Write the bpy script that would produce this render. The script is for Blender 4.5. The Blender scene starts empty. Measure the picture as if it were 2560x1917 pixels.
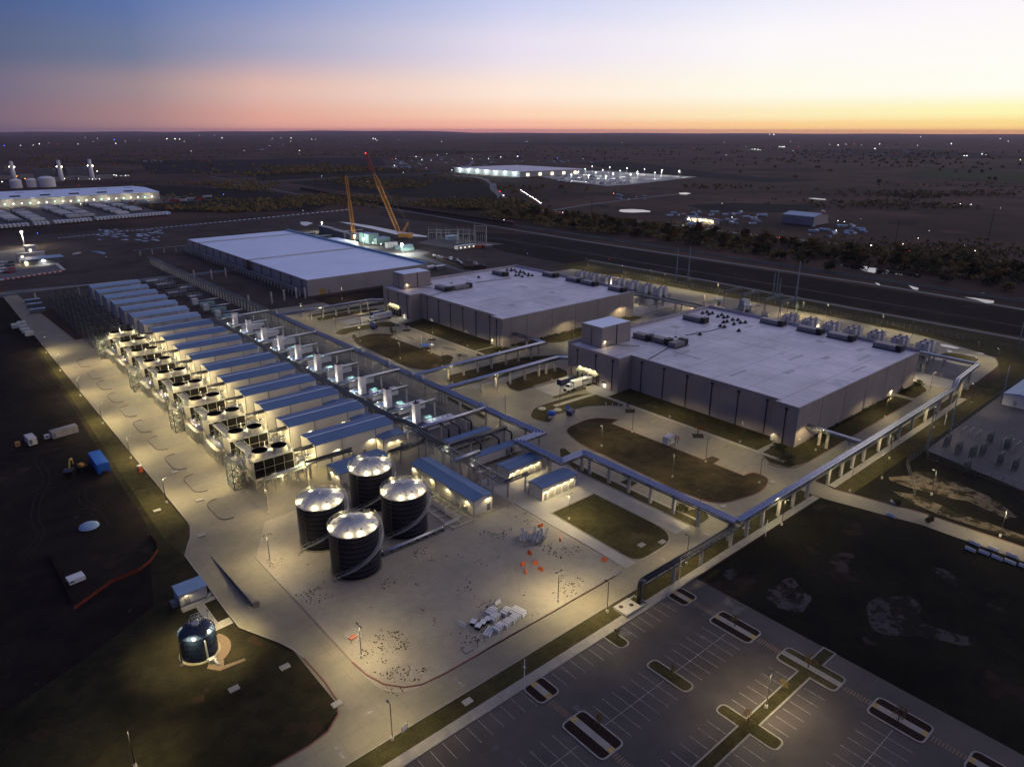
import bpy, math, random
from mathutils import Vector
from mathutils.geometry import tessellate_polygon
random.seed(7)
SC = bpy.context.scene
COL = SC.collection
PI = math.pi
def lin(c):
    return tuple(((v/255.0)/12.92 if v <= 10 else (((v/255.0)+0.055)/1.055)**2.4) for v in c)

# ------------------------------------------------------------------ camera
H = 105.0; FPX = 1774.15
TH = math.radians(19.633); RO = math.radians(0.102); YA = math.radians(49.341)
# world grid: +X runs along the plant's cross streets (to the back right), +Y along its long streets (to the back left)
def _g(v): return Vector((v[0]*math.sin(YA)+v[1]*math.cos(YA), -v[0]*math.cos(YA)+v[1]*math.sin(YA), v[2]))
_fw = Vector((0, math.cos(TH), -math.sin(TH))); _rt = Vector((1, 0, 0)); _up = _rt.cross(_fw)
_r2 = math.cos(RO)*_rt+math.sin(RO)*_up; _u2 = -math.sin(RO)*_rt+math.cos(RO)*_up
CF, CR, CU = _g(_fw), _g(_r2), _g(_u2)
CP = Vector((0, 0, H))
cd = bpy.data.cameras.new("camera"); cam = bpy.data.objects.new("camera", cd); COL.objects.link(cam)
cd.sensor_fit = 'HORIZONTAL'; cd.sensor_width = 36.0; cd.lens = FPX*36.0/2560.0
cd.clip_start = 1.0; cd.clip_end = 90000.0
from mathutils import Matrix
m3 = Matrix((CR, CU, -CF)).transposed()
cam.matrix_world = Matrix.Translation(CP) @ m3.to_4x4()
SC.camera = cam
def G(px, py, z=0.0):            # survey: the ground point seen at a pixel of the 2560 x 1917 photograph
    d = (px-1280)*CR-(py-958.5)*CU+FPX*CF
    t = (z-H)/d.z
    p = CP+d*t
    return (p.x, p.y)
def T(c, r, *pts, z=0.0):        # the same for points read off a 640 x 480 tile enlarged 3.45 times
    oy = (300, 680, 1060, 1437)[r]
    return [G(c*640+x/3.45, oy+y/3.45, z) for x, y in pts]

# ------------------------------------------------------------------ sky
W = bpy.data.worlds.new("World"); SC.world = W; W.use_nodes = True
nt = W.node_tree; N = nt.nodes; L = nt.links; N.clear()
out = N.new('ShaderNodeOutputWorld'); bg = N.new('ShaderNodeBackground'); L.new(bg.outputs[0], out.inputs[0])
tc = N.new('ShaderNodeTexCoord'); nrm = N.new('ShaderNodeVectorMath'); nrm.operation = 'NORMALIZE'
L.new(tc.outputs['Generated'], nrm.inputs[0])
sx = N.new('ShaderNodeSeparateXYZ'); L.new(nrm.outputs[0], sx.inputs[0])
def wm(op, a, b=None, c=None, cl=False):
    n = N.new('ShaderNodeMath'); n.operation = op; n.use_clamp = cl
    for i, v in enumerate((a, b, c)):
        if v is None: continue
        if hasattr(v, 'is_output') or hasattr(v, 'links'): L.new(v, n.inputs[i])
        else: n.inputs[i].default_value = v
    return n.outputs[0]
el = wm('ARCSINE', sx.outputs[2])
elf = wm('POWER', wm('MAXIMUM', wm('DIVIDE', el, PI/2), 0.0), 0.5)
ang = wm('ARCTAN2', sx.outputs[1], sx.outputs[0])
az = wm('SUBTRACT', math.degrees(math.atan2(CF.y, CF.x)), wm('MULTIPLY', ang, 180/PI))
def ramp(stops):
    n = N.new('ShaderNodeValToRGB'); L.new(elf, n.inputs[0]); n.color_ramp.interpolation = 'EASE'
    e = n.color_ramp.elements
    while len(e) > 1: e.remove(e[-1])
    for i, (deg, c) in enumerate(stops):
        x = (max(deg, 0)/90.0)**0.5
        q = e[0] if i == 0 else e.new(x)
        q.position = x; q.color = (*lin(c), 1)
    return n.outputs[0]
Z = (110, 116, 158)
ramps = [
 (-110, ramp([(0, (62, 62, 92)), (5, (66, 74, 116)), (20, (62, 80, 135)), (90, Z)])),
 (-34.5, ramp([(0, (112, 94, 114)), (1, (122, 104, 122)), (2.7, (112, 106, 130)), (5, (88, 98, 130)), (8, (72, 93, 140)), (25, (66, 84, 140)), (90, Z)])),
 (-26, ramp([(0, (158, 120, 128)), (1, (168, 132, 134)), (2.7, (158, 138, 144)), (5, (112, 122, 152)), (8, (92, 114, 164)), (25, (84, 104, 162)), (90, Z)])),
 (-18, ramp([(0, (208, 146, 142)), (0.8, (224, 166, 152)), (2.7, (222, 182, 172)), (5.8, (158, 160, 190)), (9, (126, 144, 194)), (25, (104, 120, 172)), (90, Z)])),
 (0, ramp([(0, (240, 160, 148)), (0.5, (250, 188, 165)), (1.1, (254, 212, 184)), (2.7, (255, 232, 216)), (5.8, (232, 224, 240)), (9, (202, 208, 240)), (30, (140, 156, 212)), (90, Z)])),
 (18, ramp([(0, (255, 188, 132)), (0.4, (255, 210, 150)), (1.1, (255, 236, 190)), (2.7, (255, 252, 234)), (5.8, (253, 249, 250)), (9, (236, 236, 252)), (35, (180, 188, 226)), (90, Z)])),
 (36, ramp([(0, (250, 180, 112)), (0.5, (255, 222, 145)), (1.2, (255, 250, 182)), (2.7, (255, 255, 245)), (9, (255, 248, 252)), (35, (212, 204, 222)), (90, Z)])),
 (75, ramp([(0, (255, 190, 110)), (1.2, (255, 248, 185)), (3, (255, 255, 240)), (12, (255, 246, 246)), (40, (212, 203, 220)), (90, Z)])),
 (160, ramp([(0, (88, 78, 102)), (5, (82, 84, 120)), (20, (72, 88, 140)), (90, Z)])),
 (229, ramp([(0, (62, 62, 92)), (5, (66, 74, 116)), (20, (62, 80, 135)), (90, Z)])),
]
cur = ramps[0][1]
for (a0, _), (a1, c1) in zip(ramps, ramps[1:]):
    mr = N.new('ShaderNodeMapRange'); mr.interpolation_type = 'LINEAR'
    mr.inputs['From Min'].default_value = a0; mr.inputs['From Max'].default_value = a1
    L.new(az, mr.inputs['Value'])
    mx = N.new('ShaderNodeMixRGB'); L.new(mr.outputs[0], mx.inputs[0]); L.new(cur, mx.inputs[1]); L.new(c1, mx.inputs[2])
    cur = mx.outputs[0]
L.new(cur, bg.inputs[0]); bg.inputs[1].default_value = 1.0
try:
    W.cycles.sampling_method = 'MANUAL'; W.cycles.sample_map_resolution = 1024
except Exception: pass
SC.view_settings.view_transform = 'Standard'; SC.view_settings.look = 'None'
SC.view_settings.exposure = 0.0; SC.view_settings.gamma = 1.0
SC.render.engine = 'CYCLES'
try:
    SC.cycles.use_light_tree = True; SC.cycles.max_bounces = 5; SC.cycles.diffuse_bounces = 2; SC.cycles.glossy_bounces = 3
    SC.cycles.transparent_max_bounces = 8; SC.cycles.sample_clamp_indirect = 4.0; SC.cycles.sample_clamp_direct = 0
    SC.cycles.caustics_reflective = False; SC.cycles.caustics_refractive = False; SC.cycles.volume_bounces = 0
except Exception: pass

# ------------------------------------------------------------------ helpers
def tag(o, label=None, cat=None, group=None, kind=None):
    if label: o['label'] = label
    if cat: o['category'] = cat
    if group: o['group'] = group
    if kind: o['kind'] = kind
    return o
def thing(name, label, cat, loc=(0, 0, 0), rz=0.0, group=None):
    o = bpy.data.objects.new(name, None); COL.objects.link(o)
    o.empty_display_size = 1.0; o.location = loc; o.rotation_euler = (0, 0, rz)
    return tag(o, label, cat, group)
class MB:
    def __init__(s): s.v = []; s.f = []; s.m = []; s.s = []
    def face(s, pts, m=0, sm=False):
        b = len(s.v); s.v += [tuple(p) for p in pts]; s.f.append(tuple(range(b, b+len(pts)))); s.m.append(m); s.s.append(sm); return s
    def _add(s, vs, fs, m=0, sm=False):
        b = len(s.v); s.v += [tuple(p) for p in vs]
        for f in fs: s.f.append(tuple(b+i for i in f)); s.m.append(m); s.s.append(sm)
        return s
    def box(s, x0, y0, z0, x1, y1, z1, m=0):
        return s._add([(x0,y0,z0),(x1,y0,z0),(x1,y1,z0),(x0,y1,z0),(x0,y0,z1),(x1,y0,z1),(x1,y1,z1),(x0,y1,z1)],
            [(0,3,2,1),(4,5,6,7),(0,1,5,4),(1,2,6,5),(2,3,7,6),(3,0,4,7)], m)
    def cbox(s, cx, cy, z0, w, d, h, m=0, a=0.0):
        c, q = math.cos(a), math.sin(a); P = []
        for z in (z0, z0+h):
            for dx, dy in ((-w/2,-d/2),(w/2,-d/2),(w/2,d/2),(-w/2,d/2)): P.append((cx+dx*c-dy*q, cy+dx*q+dy*c, z))
        return s._add(P, [(0,3,2,1),(4,5,6,7),(0,1,5,4),(1,2,6,5),(2,3,7,6),(3,0,4,7)], m)
    def prism(s, pts, z0, z1, m=0, mt=None):
        n = len(pts); b = len(s.v)
        s.v += [(x, y, z0) for x, y in pts]+[(x, y, z1) for x, y in pts]
        ar = sum(pts[i][0]*pts[(i+1)%n][1]-pts[(i+1)%n][0]*pts[i][1] for i in range(n))
        o = range(n) if ar > 0 else range(n-1, -1, -1); o = list(o)
        s.f.append(tuple(b+n+i for i in o)); s.m.append(m if mt is None else mt); s.s.append(False)
        for k in range(n):
            i, j = o[k], o[(k+1)%n]
            s.f.append((b+i, b+j, b+n+j, b+n+i)); s.m.append(m); s.s.append(False)
        return s
    def sheet(s, pts, z, m=0):
        n = len(pts); ar = sum(pts[i][0]*pts[(i+1)%n][1]-pts[(i+1)%n][0]*pts[i][1] for i in range(n))
        if ar < 0: pts = pts[::-1]
        q = []
        for x, y in pts:
            if not q or math.hypot(x-q[-1][0], y-q[-1][1]) > 1e-3: q.append((x, y))
        b = len(s.v); s.v += [(x, y, z) for x, y in q]
        V = [Vector((x, y, 0)) for x, y in q]
        for t in tessellate_polygon([V]):
            a, c, d = V[t[0]], V[t[1]], V[t[2]]
            if (c-a).cross(d-a).z < 0: t = (t[0], t[2], t[1])
            s.f.append((b+t[0], b+t[1], b+t[2])); s.m.append(m); s.s.append(False)
        return s
    def tube(s, pts, r, n=6, m=0, sm=True, cap=True):
        P = [Vector(p) for p in pts]; b = len(s.v); k = len(P); prev = None
        for i, p in enumerate(P):
            d = (P[min(i+1, k-1)]-P[max(i-1, 0)])
            if d.length < 1e-6: d = Vector((0, 0, 1))
            d.normalize()
            if prev is None:
                u = d.orthogonal().normalized()
                if abs(d.z) < 0.9: u = d.cross(Vector((0, 0, 1))).normalized()
            else:
                u = prev-d*prev.dot(d)
                u = u.normalized() if u.length > 1e-5 else d.orthogonal().normalized()
            prev = u; w = d.cross(u)
            ri = r
            if 0 < i < k-1:
                c = (P[i]-P[i-1]).normalized().dot((P[i+1]-P[i]).normalized()); ri = r
            off = PI/n if n == 4 else 0
            for j in range(n):
                a = 2*PI*j/n+off; s.v.append(tuple(p+u*(ri*math.cos(a))+w*(ri*math.sin(a))))
        for i in range(k-1):
            for j in range(n):
                a = b+i*n+j; c = b+i*n+(j+1)%n
                s.f.append((a, c, c+n, a+n)); s.m.append(m); s.s.append(sm and n > 4)
        if cap:
            s.f.append(tuple(b+j for j in range(n-1, -1, -1))); s.m.append(m); s.s.append(False)
            s.f.append(tuple(b+(k-1)*n+j for j in range(n))); s.m.append(m); s.s.append(False)
        return s
    def bar(s, p, q, r=0.08, m=0): return s.tube([p, q], r*1.3, 4, m, False)
    def cyl(s, x, y, z0, z1, r, r2=None, n=16, m=0, mt=None, top=True, sm=True):
        r2 = r if r2 is None else r2; b = len(s.v)
        for z, q in ((z0, r), (z1, r2)):
            for j in range(n):
                a = 2*PI*j/n; s.v.append((x+q*math.cos(a), y+q*math.sin(a), z))
        for j in range(n):
            s.f.append((b+j, b+(j+1)%n, b+n+(j+1)%n, b+n+j)); s.m.append(m); s.s.append(sm)
        if top: s.f.append(tuple(b+n+j for j in range(n))); s.m.append(m if mt is None else mt); s.s.append(False)
        return s
    def lathe(s, x, y, prof, n=24, m=0, sm=True):
        b = len(s.v)
        for r, z in prof:
            for j in range(n):
                a = 2*PI*j/n; s.v.append((x+r*math.cos(a), y+r*math.sin(a), z))
        for i in range(len(prof)-1):
            for j in range(n):
                a = b+i*n+j; c = b+i*n+(j+1)%n; s.f.append((a, c, c+n, a+n)); s.m.append(m); s.s.append(sm)
        return s
    def ball(s, x, y, z, r, m=0, n=8):
        prof = [(max(r*math.sin(PI*i/5), 0.001), -r*math.cos(PI*i/5)) for i in range(6)]
        return s.lathe(x, y, [(a, z+c) for a, c in prof], n, m)
    def done(s, name, mats, parent=None, loc=None, **k):
        me = bpy.data.meshes.new(name); me.from_pydata(s.v, [], s.f)
        mats = mats if isinstance(mats, (list, tuple)) else [mats]
        for q in mats: me.materials.append(q)
        me.polygons.foreach_set('material_index', s.m); me.polygons.foreach_set('use_smooth', s.s); me.update()
        o = bpy.data.objects.new(name, me); COL.objects.link(o)
        if parent is not None: o.parent = parent
        if loc is not None: o.location = loc
        if k: tag(o, **k)
        return o
def kids(o): return [c for c in list(COL.objects) if c.parent == o]
KID = {}
def index_kids(root):
    KID[root.name] = [c for c in root.children]
    for c in root.children: index_kids(c)
def copy_of(o, loc=None, rz=None, parent=None, label=None, group=None):
    c = o.copy(); COL.objects.link(c)
    c.parent = parent
    if loc is not None: c.location = loc
    if rz is not None: c.rotation_euler = (0, 0, rz)
    if label: c['label'] = label
    if group: c['group'] = group
    if o.name not in KID: index_kids(o)
    for ch in KID[o.name]: copy_of(ch, parent=c)
    return c
def offset(path, d):
    P = [Vector((p[0], p[1])) for p in path]; R = []
    for i, p in enumerate(P):
        n = Vector((0, 0)); c = 0
        ds = []
        if i > 0: ds.append((p-P[i-1]).normalized())
        if i < len(P)-1: ds.append((P[i+1]-p).normalized())
        ns = [Vector((-q.y, q.x)) for q in ds]
        if len(ns) == 1: R.append(tuple(p+ns[0]*d))
        else:
            b = (ns[0]+ns[1]); b = b/max(b.dot(ns[0]), 0.3)
            R.append(tuple(p+b*d))
    return R
def rnd(pts, seg=6):
    """polygon with rounded corners: pts = (x, y, r)"""
    n = len(pts); out = []
    for i in range(n):
        x, y, r = (pts[i]+(0,))[:3] if len(pts[i]) == 2 else pts[i]
        if r <= 0: out.append((x, y)); continue
        p = Vector((x, y)); a = Vector(pts[i-1][:2])-p; b = Vector(pts[(i+1)%n][:2])-p
        la, lb = a.length, b.length; a.normalize(); b.normalize()
        t = min(r, la*0.5, lb*0.5)
        s0 = p+a*t; s1 = p+b*t
        for k in range(seg+1):
            u = k/seg; q = s0*(1-u)**2+p*2*u*(1-u)*1.0+s1*u*u
            out.append((q.x, q.y))
    return out
def rline(pts, r, seg=4, z=0.0):
    """open 3-D polyline with rounded bends"""
    P = [Vector(p) for p in pts]; out = [tuple(P[0])]
    for i in range(1, len(P)-1):
        p = P[i]; a = P[i-1]-p; b = P[i+1]-p; t = min(r, a.length*0.5, b.length*0.5)
        a.normalize(); b.normalize(); s0 = p+a*t; s1 = p+b*t
        for k in range(seg+1):
            u = k/seg; out.append(tuple(s0*(1-u)**2+p*2*u*(1-u)+s1*u*u))
    out.append(tuple(P[-1])); return out
ORD = "first second third fourth fifth sixth seventh eighth ninth tenth eleventh twelfth thirteenth fourteenth fifteenth sixteenth seventeenth eighteenth nineteenth twentieth".split()

# ------------------------------------------------------------------ materials
def mat(name, c, c2=None, sc=0.5, rough=0.85, metal=0.0, amt=0.5, lo=0.35, hi=0.65, big=0.25, bigsc=0.03, bump=0.0, spec=0.4,
        stripes=None, joints=None, spots=None, emit=None, estr=0.0, coat=0.0, fine=0.0):
    m = bpy.data.materials.new(name); m.use_nodes = True; t = m.node_tree; N = t.nodes; L = t.links
    b = N['Principled BSDF']; b.inputs['Roughness'].default_value = rough; b.inputs['Metallic'].default_value = metal
    b.inputs['Specular IOR Level'].default_value = spec
    if coat: b.inputs['Coat Weight'].default_value = coat
    g = N.new('ShaderNodeNewGeometry'); pos = g.outputs['Position']
    def mul(a, k):
        n = N.new('ShaderNodeMixRGB'); n.blend_type = 'MULTIPLY'; n.inputs[0].default_value = 1.0
        L.new(a, n.inputs[1])
        if isinstance(k, tuple): n.inputs[2].default_value = k
        else: L.new(k, n.inputs[2])
        return n.outputs[0]
    def noise(s, d=5.0, ro=0.6):
        n = N.new('ShaderNodeTexNoise'); n.inputs['Scale'].default_value = s; n.inputs['Detail'].default_value = d
        n.inputs['Roughness'].default_value = ro; L.new(pos, n.inputs['Vector']); return n.outputs['Fac']
    def rng(a, f0, f1, t0, t1):
        n = N.new('ShaderNodeMapRange'); n.inputs[1].default_value = f0; n.inputs[2].default_value = f1
        n.inputs[3].default_value = t0; n.inputs[4].default_value = t1; L.new(a, n.inputs[0]); return n.outputs[0]
    def mix(f, a, b2):
        n = N.new('ShaderNodeMixRGB'); L.new(f, n.inputs[0])
        for i, q in ((1, a), (2, b2)):
            if isinstance(q, tuple): n.inputs[i].default_value = (*q[:3], 1)
            else: L.new(q, n.inputs[i])
        return n.outputs[0]
    c2 = c2 or tuple(v*0.7 for v in c)
    f1 = noise(sc)
    col = mix(rng(f1, lo, hi, 0.0, amt*2), c, c2)
    if big:
        col = mul(col, rng(noise(bigsc, 3.0), 0.3, 0.7, 1-big, 1+big*0.5))
    if fine:
        col = mul(col, rng(noise(3.0, 2.0, 0.7), 0.3, 0.7, 1-fine, 1+fine))
    def math_(op, a, b3):
        n = N.new('ShaderNodeMath'); n.operation = op
        for i, q in ((0, a), (1, b3)):
            if isinstance(q, (int, float)): n.inputs[i].default_value = q
            else: L.new(q, n.inputs[i])
        return n.outputs[0]
    sp = N.new('ShaderNodeSeparateXYZ'); L.new(pos, sp.inputs[0])
    def lines(axis, period, width, dark, col):
        src = sp.outputs[axis] if isinstance(axis, int) else math_('ADD', sp.outputs[0], sp.outputs[1])
        fr = math_('FRACT', math_('DIVIDE', src, period), 0)
        ls = math_('LESS_THAN', fr, width/period)
        return mul(col, rng(ls, 0, 1, 1.0, dark))
    for q in (stripes or []): col = lines(*q, col)
    for q in (joints or []): col = lines(*q, col)
    if spots:   # (scale, threshold, colour)
        for s, th, sc_ in spots:
            col = mix(rng(noise(s, 3.0, 0.7), th, th+0.04, 0.0, 1.0), col, sc_)
    L.new(col, b.inputs['Base Color'])
    if bump:
        bn = N.new('ShaderNodeBump'); bn.inputs['Strength'].default_value = bump; bn.inputs['Distance'].default_value = 0.3
        L.new(noise(1.2, 4.0), bn.inputs['Height']); L.new(bn.outputs[0], b.inputs['Normal'])
    if emit:
        b.inputs['Emission Color'].default_value = (*emit, 1); b.inputs['Emission Strength'].default_value = estr
    return m
M = {}
M['concrete'] = mat('road_concrete', (.235,.208,.148), (.172,.152,.11), 0.12, .8, amt=.5, big=.2, joints=[(0, 4.6, .07, .72), (1, 4.6, .07, .72)], fine=.07, spots=[(.045, .70, (.13,.118,.1))])
M['walk'] = mat('path_concrete', (.29,.265,.225), (.23,.21,.18), 0.5, .85, big=.12, joints=[(0, 1.8, .06, .8)], fine=.05)
M['apron'] = mat('pale_concrete', (.33,.31,.28), (.27,.25,.22), 0.15, .75, big=.2, joints=[(0, 4.5, .05, .8), (1, 4.5, .05, .8)], fine=.06)
M['asphalt'] = mat('parking_asphalt', (.074,.061,.054), (.052,.043,.039), 0.12, .8, big=.3, bigsc=.05, fine=.12, spots=[(.09, .66, (.085,.08,.078))])
M['gravel'] = mat('yard_gravel', (.295,.262,.205), (.26,.23,.18), 0.5, .95, big=.22, bigsc=.05, fine=.12, bump=.25,
                  spots=[(.9, .69, (.12,.10,.06)), (.14, .71, (.17,.145,.10))])
M['gravel3'] = mat('grey_gravel_island', (.20,.18,.145), (.165,.15,.12), 0.6, .95, big=.2, fine=.12)
M['darkkerb'] = mat('stained_kerb', (.12,.105,.085), None, 1, .9)
M['gravel2'] = mat('stone_yard', (.13,.122,.118), (.095,.09,.09), 0.7, .95, big=.25, bigsc=.04, fine=.15)
M['browngrass'] = mat('patchy_brown_lawn', (.058,.043,.020), (.034,.028,.014), .25, 1, big=.5, bigsc=.08, fine=.3, bump=.3, spec=.1, spots=[(.09, .60, (.028,.021,.012))])
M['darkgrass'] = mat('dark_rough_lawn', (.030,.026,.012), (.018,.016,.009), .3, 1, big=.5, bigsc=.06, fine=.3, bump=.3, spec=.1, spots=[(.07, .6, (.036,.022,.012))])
M['grass'] = mat('mown_grass', (.060,.052,.020), (.040,.035,.015), 0.45, 1, big=.4, bigsc=.07, fine=.3, bump=.3, spec=.1, spots=[(.1, .62, (.075,.06,.028))])
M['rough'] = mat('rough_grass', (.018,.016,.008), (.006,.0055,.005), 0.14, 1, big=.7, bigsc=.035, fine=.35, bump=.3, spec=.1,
                 spots=[(.035, .60, (.028,.018,.013)), (.05, .68, (.045,.036,.03))])
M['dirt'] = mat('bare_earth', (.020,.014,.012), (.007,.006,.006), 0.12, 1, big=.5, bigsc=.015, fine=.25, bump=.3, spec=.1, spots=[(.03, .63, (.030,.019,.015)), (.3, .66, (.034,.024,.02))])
M['dirt2'] = mat('graded_earth', (.070,.056,.052), (.048,.038,.036), 0.06, 1, big=.35, bigsc=.02, fine=.15, spec=.1)
M['field'] = mat('far_fields', (.088,.052,.036), (.038,.026,.020), 0.006, 1, amt=.5, lo=.4, hi=.6, big=.5, bigsc=.0022, fine=.2, spec=.1,
                 spots=[(.004, .60, (.085,.047,.034)), (.009, .64, (.016,.015,.011)), (.0013, .63, (.075,.046,.034))])
M['darkfield'] = mat('ploughed_field', (.012,.012,.014), (.008,.009,.011), 0.02, 1, big=.3, spec=.1)
M['track'] = mat('wheel_track', (.026,.019,.016), None, .3, 1, spec=.1)
M['tanfield'] = mat('stubble_field', (.085,.05,.036), (.06,.036,.027), 0.01, 1, big=.3, bigsc=.004, spec=.1)
M['greenfield'] = mat('green_field', (.035,.05,.016), (.028,.04,.014), 0.01, 1, big=.2, bigsc=.005, spec=.1)
M['sand'] = mat('pale_sand', (.15,.122,.085), (.09,.073,.05), 0.25, 1, big=.3, bigsc=.1, fine=.25, spec=.1, spots=[(.12, .50, (.022,.019,.010)), (.5, .56, (.04,.034,.018))])
M['drypatch'] = mat('dry_silt', (.075,.064,.062), (.05,.043,.042), 0.25, 1, big=.3, fine=.15, spec=.1, spots=[(.11, .48, (.014,.012,.009)), (.4, .53, (.02,.017,.012))])
M['mulch'] = mat('bark_mulch', (.028,.017,.013), (.018,.011,.009), 2, 1, fine=.3, spec=.1)
M['orangegravel'] = mat('tan_gravel', (.15,.105,.07), (.11,.08,.055), 1.5, 1, fine=.15)
M['kerb'] = mat('kerb_stone', (.30,.28,.245), (.22,.2,.175), 1, .9)
M['redkerb'] = mat('red_kerb_paint', (.19,.06,.045), (.14,.075,.06), 1, .8)
M['white_line'] = mat('white_paint', (.36,.34,.31), (.17,.155,.15), 1.2, .8, amt=.6)
M['crosswalk'] = mat('brown_paving', (.20,.13,.085), (.15,.1,.07), 1, .9)
M['yellow'] = mat('yellow_paint', (.42,.28,.08), None, 1, .8)
M['farroad'] = mat('far_road', (.10,.095,.10), (.08,.075,.08), 0.05, .7, big=.15)
M['ballast'] = mat('rail_ballast', (.03,.027,.03), (.02,.018,.02), 0.3, 1, fine=.2)
M['water'] = mat('still_water', (.02,.02,.025), None, 0.1, .04, spec=1.0, big=0)
M['fancore'] = mat('fan_shade_black', (.006,.006,.006), None, 1, .9, spec=.1)  # cowl inside and blades painted black to stand for the shade there
M['water'].node_tree.nodes['Principled BSDF'].inputs['IOR'].default_value = 2.4
M['wetwhite'] = mat('thin_ice_puddle', (.30,.30,.34), (.2,.2,.24), 0.3, .25, spec=1.0)
M['precast'] = mat('precast_panel', (.34,.29,.265), (.30,.255,.235), 0.15, .9, big=.12, bigsc=.04, stripes=[('s', 3.6, .12, .93), ('s', 1.2, .06, .96), ('s', 21.6, .2, .7)], fine=.04)
M['metalwall'] = mat('far_hall_siding', (.34,.30,.30), (.30,.265,.265), 0.1, .7, big=.1, stripes=[('s', 0.9, .1, .88)])
M['membrane'] = mat('roof_membrane', (.74,.68,.70), (.60,.55,.57), 0.09, .55, big=.2, bigsc=.03, joints=[(0, 12.2, .34, .6), (1, 14.6, .34, .6), (1, 2.43, .08, .88)], fine=.08, spots=[(.055, .63, (.50,.47,.51)), (.4, .69, (.40,.37,.40)), (.021, .60, (.56,.53,.58))])
M['membrane2'] = mat('new_roof_membrane', (.74,.82,.95), (.68,.75,.88), 0.04, .45, big=.07, joints=[(1, 6.1, .18, .88), (0, 30.5, .2, .85)])  # white membrane with the blue light of the sky put into its colour
M['coping'] = mat('pale_coping', (.52,.46,.47), None, .5, .6)
M['bluecoping'] = mat('blue_parapet_lining', (.17,.33,.48), None, .5, .6)
M["patch"] = mat("roof_patch_pale", (.80,.75,.76), None, .3, .6)
M["patch2"] = mat("roof_patch_grey", (.50,.46,.49), None, .3, .6)
M["roofx"] = mat("blue_ribbed_roof", (.098,.165,.295), (.085,.145,.265), 0.3, .5, metal=.0, big=.1, stripes=[(0, .92, .24, .68)])  # rib shading is painted as dark stripes in the colour
M["roofy"] = mat("blue_ribbed_roof_long", (.098,.165,.295), (.085,.145,.265), 0.3, .5, metal=.0, big=.1, stripes=[(1, .92, .24, .68)])  # same painted rib shading, striped along the other axis
M['palemetal'] = mat('pale_new_roof', (.24,.34,.47), (.20,.30,.43), 0.3, .5, big=.1, stripes=[(0, .61, .12, .85)])
M['trimblue'] = mat('dark_blue_trim', (.035,.06,.12), None, 1, .5)
M['panelwall'] = mat('cream_metal_wall', (.60,.56,.47), (.55,.51,.43), 0.2, .6, big=.06, stripes=[('s', .9, .07, .9)])
M['panelgrey'] = mat('grey_metal_wall', (.46,.45,.45), None, 0.2, .6, big=.06, stripes=[('s', .9, .07, .9)])
M['downpipe'] = mat('dark_downpipe', (.035,.033,.038), None, 1, .5)
M['door'] = mat('grey_door', (.19,.19,.2), None, 1, .5, stripes=[(2, .5, .04, .7)])
M['rolldoor'] = mat('pale_roll_door', (.42,.40,.36), None, 1, .5, stripes=[(2, .35, .05, .75)])
M['black'] = mat('black_rubber', (.012,.012,.013), None, 1, .6)
M['tank'] = mat('black_glass_steel', (.006,.007,.016), (.004,.004,.010), .3, .38, big=.1, spec=.35)
M['tank2'] = mat('dark_blue_steel', (.010,.018,.038), (.008,.013,.028), .3, .2, big=.1, spec=.5)
M['dome'] = mat('aluminium_dome', (.50,.49,.47), (.40,.40,.41), .5, .4, metal=.35, big=.08)
M['galv'] = mat('galvanised_steel', (.42,.42,.40), (.33,.33,.32), 1, .5, metal=.4)
M['galvdark'] = mat('painted_steel_frame', (.12,.135,.13), (.09,.1,.1), 1, .5, metal=.3)
M['silver'] = mat('silver_pipe_cladding', (.60,.60,.62), (.52,.52,.55), 1, .27, metal=.9, big=.08)
M['bluepipe'] = mat('blue_grey_pipe', (.30,.33,.46), (.26,.29,.42), 1, .3, metal=.8, big=.08)
M['darkpipe'] = mat('black_pipe', (.02,.02,.022), None, 1, .35, spec=.6)
M['pillar'] = mat('concrete_pillar', (.42,.38,.31), (.34,.31,.26), .5, .85)
M['towerskin'] = mat('cooling_tower_skin', (.48,.45,.37), (.40,.375,.31), .6, .6, stripes=[(0, .5, .06, .8)])
M['towerdeck'] = mat('cooling_tower_deck', (.40,.38,.32), None, .6, .6)
M['louvre'] = mat('dark_louvre', (.006,.005,.004), None, 1, .8, spec=.15)
M['fancowl'] = mat('fan_cowl', (.50,.46,.36), (.42,.38,.3), .8, .5)
M['stack'] = mat('white_stack', (.70,.65,.65), (.64,.59,.6), .5, .7, big=.05, stripes=[('s', .8, .05, .85)])
M['genstack'] = mat('white_exhaust_cladding', (.72,.67,.64), (.66,.62,.59), .5, .7, stripes=[('s', .9, .05, .82)])
M['greenbox'] = mat('mint_equipment', (.25,.40,.38), None, .5, .6)
M['slate'] = mat('slate_equipment', (.12,.13,.15), (.09,.10,.12), .5, .6)
M['rtu'] = mat('rooftop_unit', (.28,.25,.25), (.2,.185,.19), .5, .6, stripes=[('s', 1.2, .08, .8)])
M['grille'] = mat('black_grille', (.02,.02,.022), None, 1, .6)
M['white'] = mat('white_paint_body', (.66,.66,.66), (.6,.6,.6), 1, .45)
M['offwhite'] = mat('off_white_sheet', (.55,.54,.52), None, 1, .6)
M['bluebox'] = mat('blue_tarpaulin', (.012,.10,.42), (.01,.08,.34), 1, .5)
M['navy'] = mat('navy_steel', (.025,.035,.10), None, 1, .45)
M['red'] = mat('red_paint', (.45,.04,.03), None, 1, .5)
M['orange'] = mat('orange_plastic', (.75,.14,.03), None, 1, .5)
M['craneyellow'] = mat('crane_yellow', (.62,.28,.035), (.5,.22,.03), 1, .5)
M['cranered'] = mat('crane_red', (.40,.03,.03), None, 1, .5)
M['glass'] = mat('dark_glass', (.01,.012,.016), None, 1, .08, spec=1)
M['blacksteel'] = mat('black_lamp_post', (.012,.012,.012), None, 1, .4)
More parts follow.
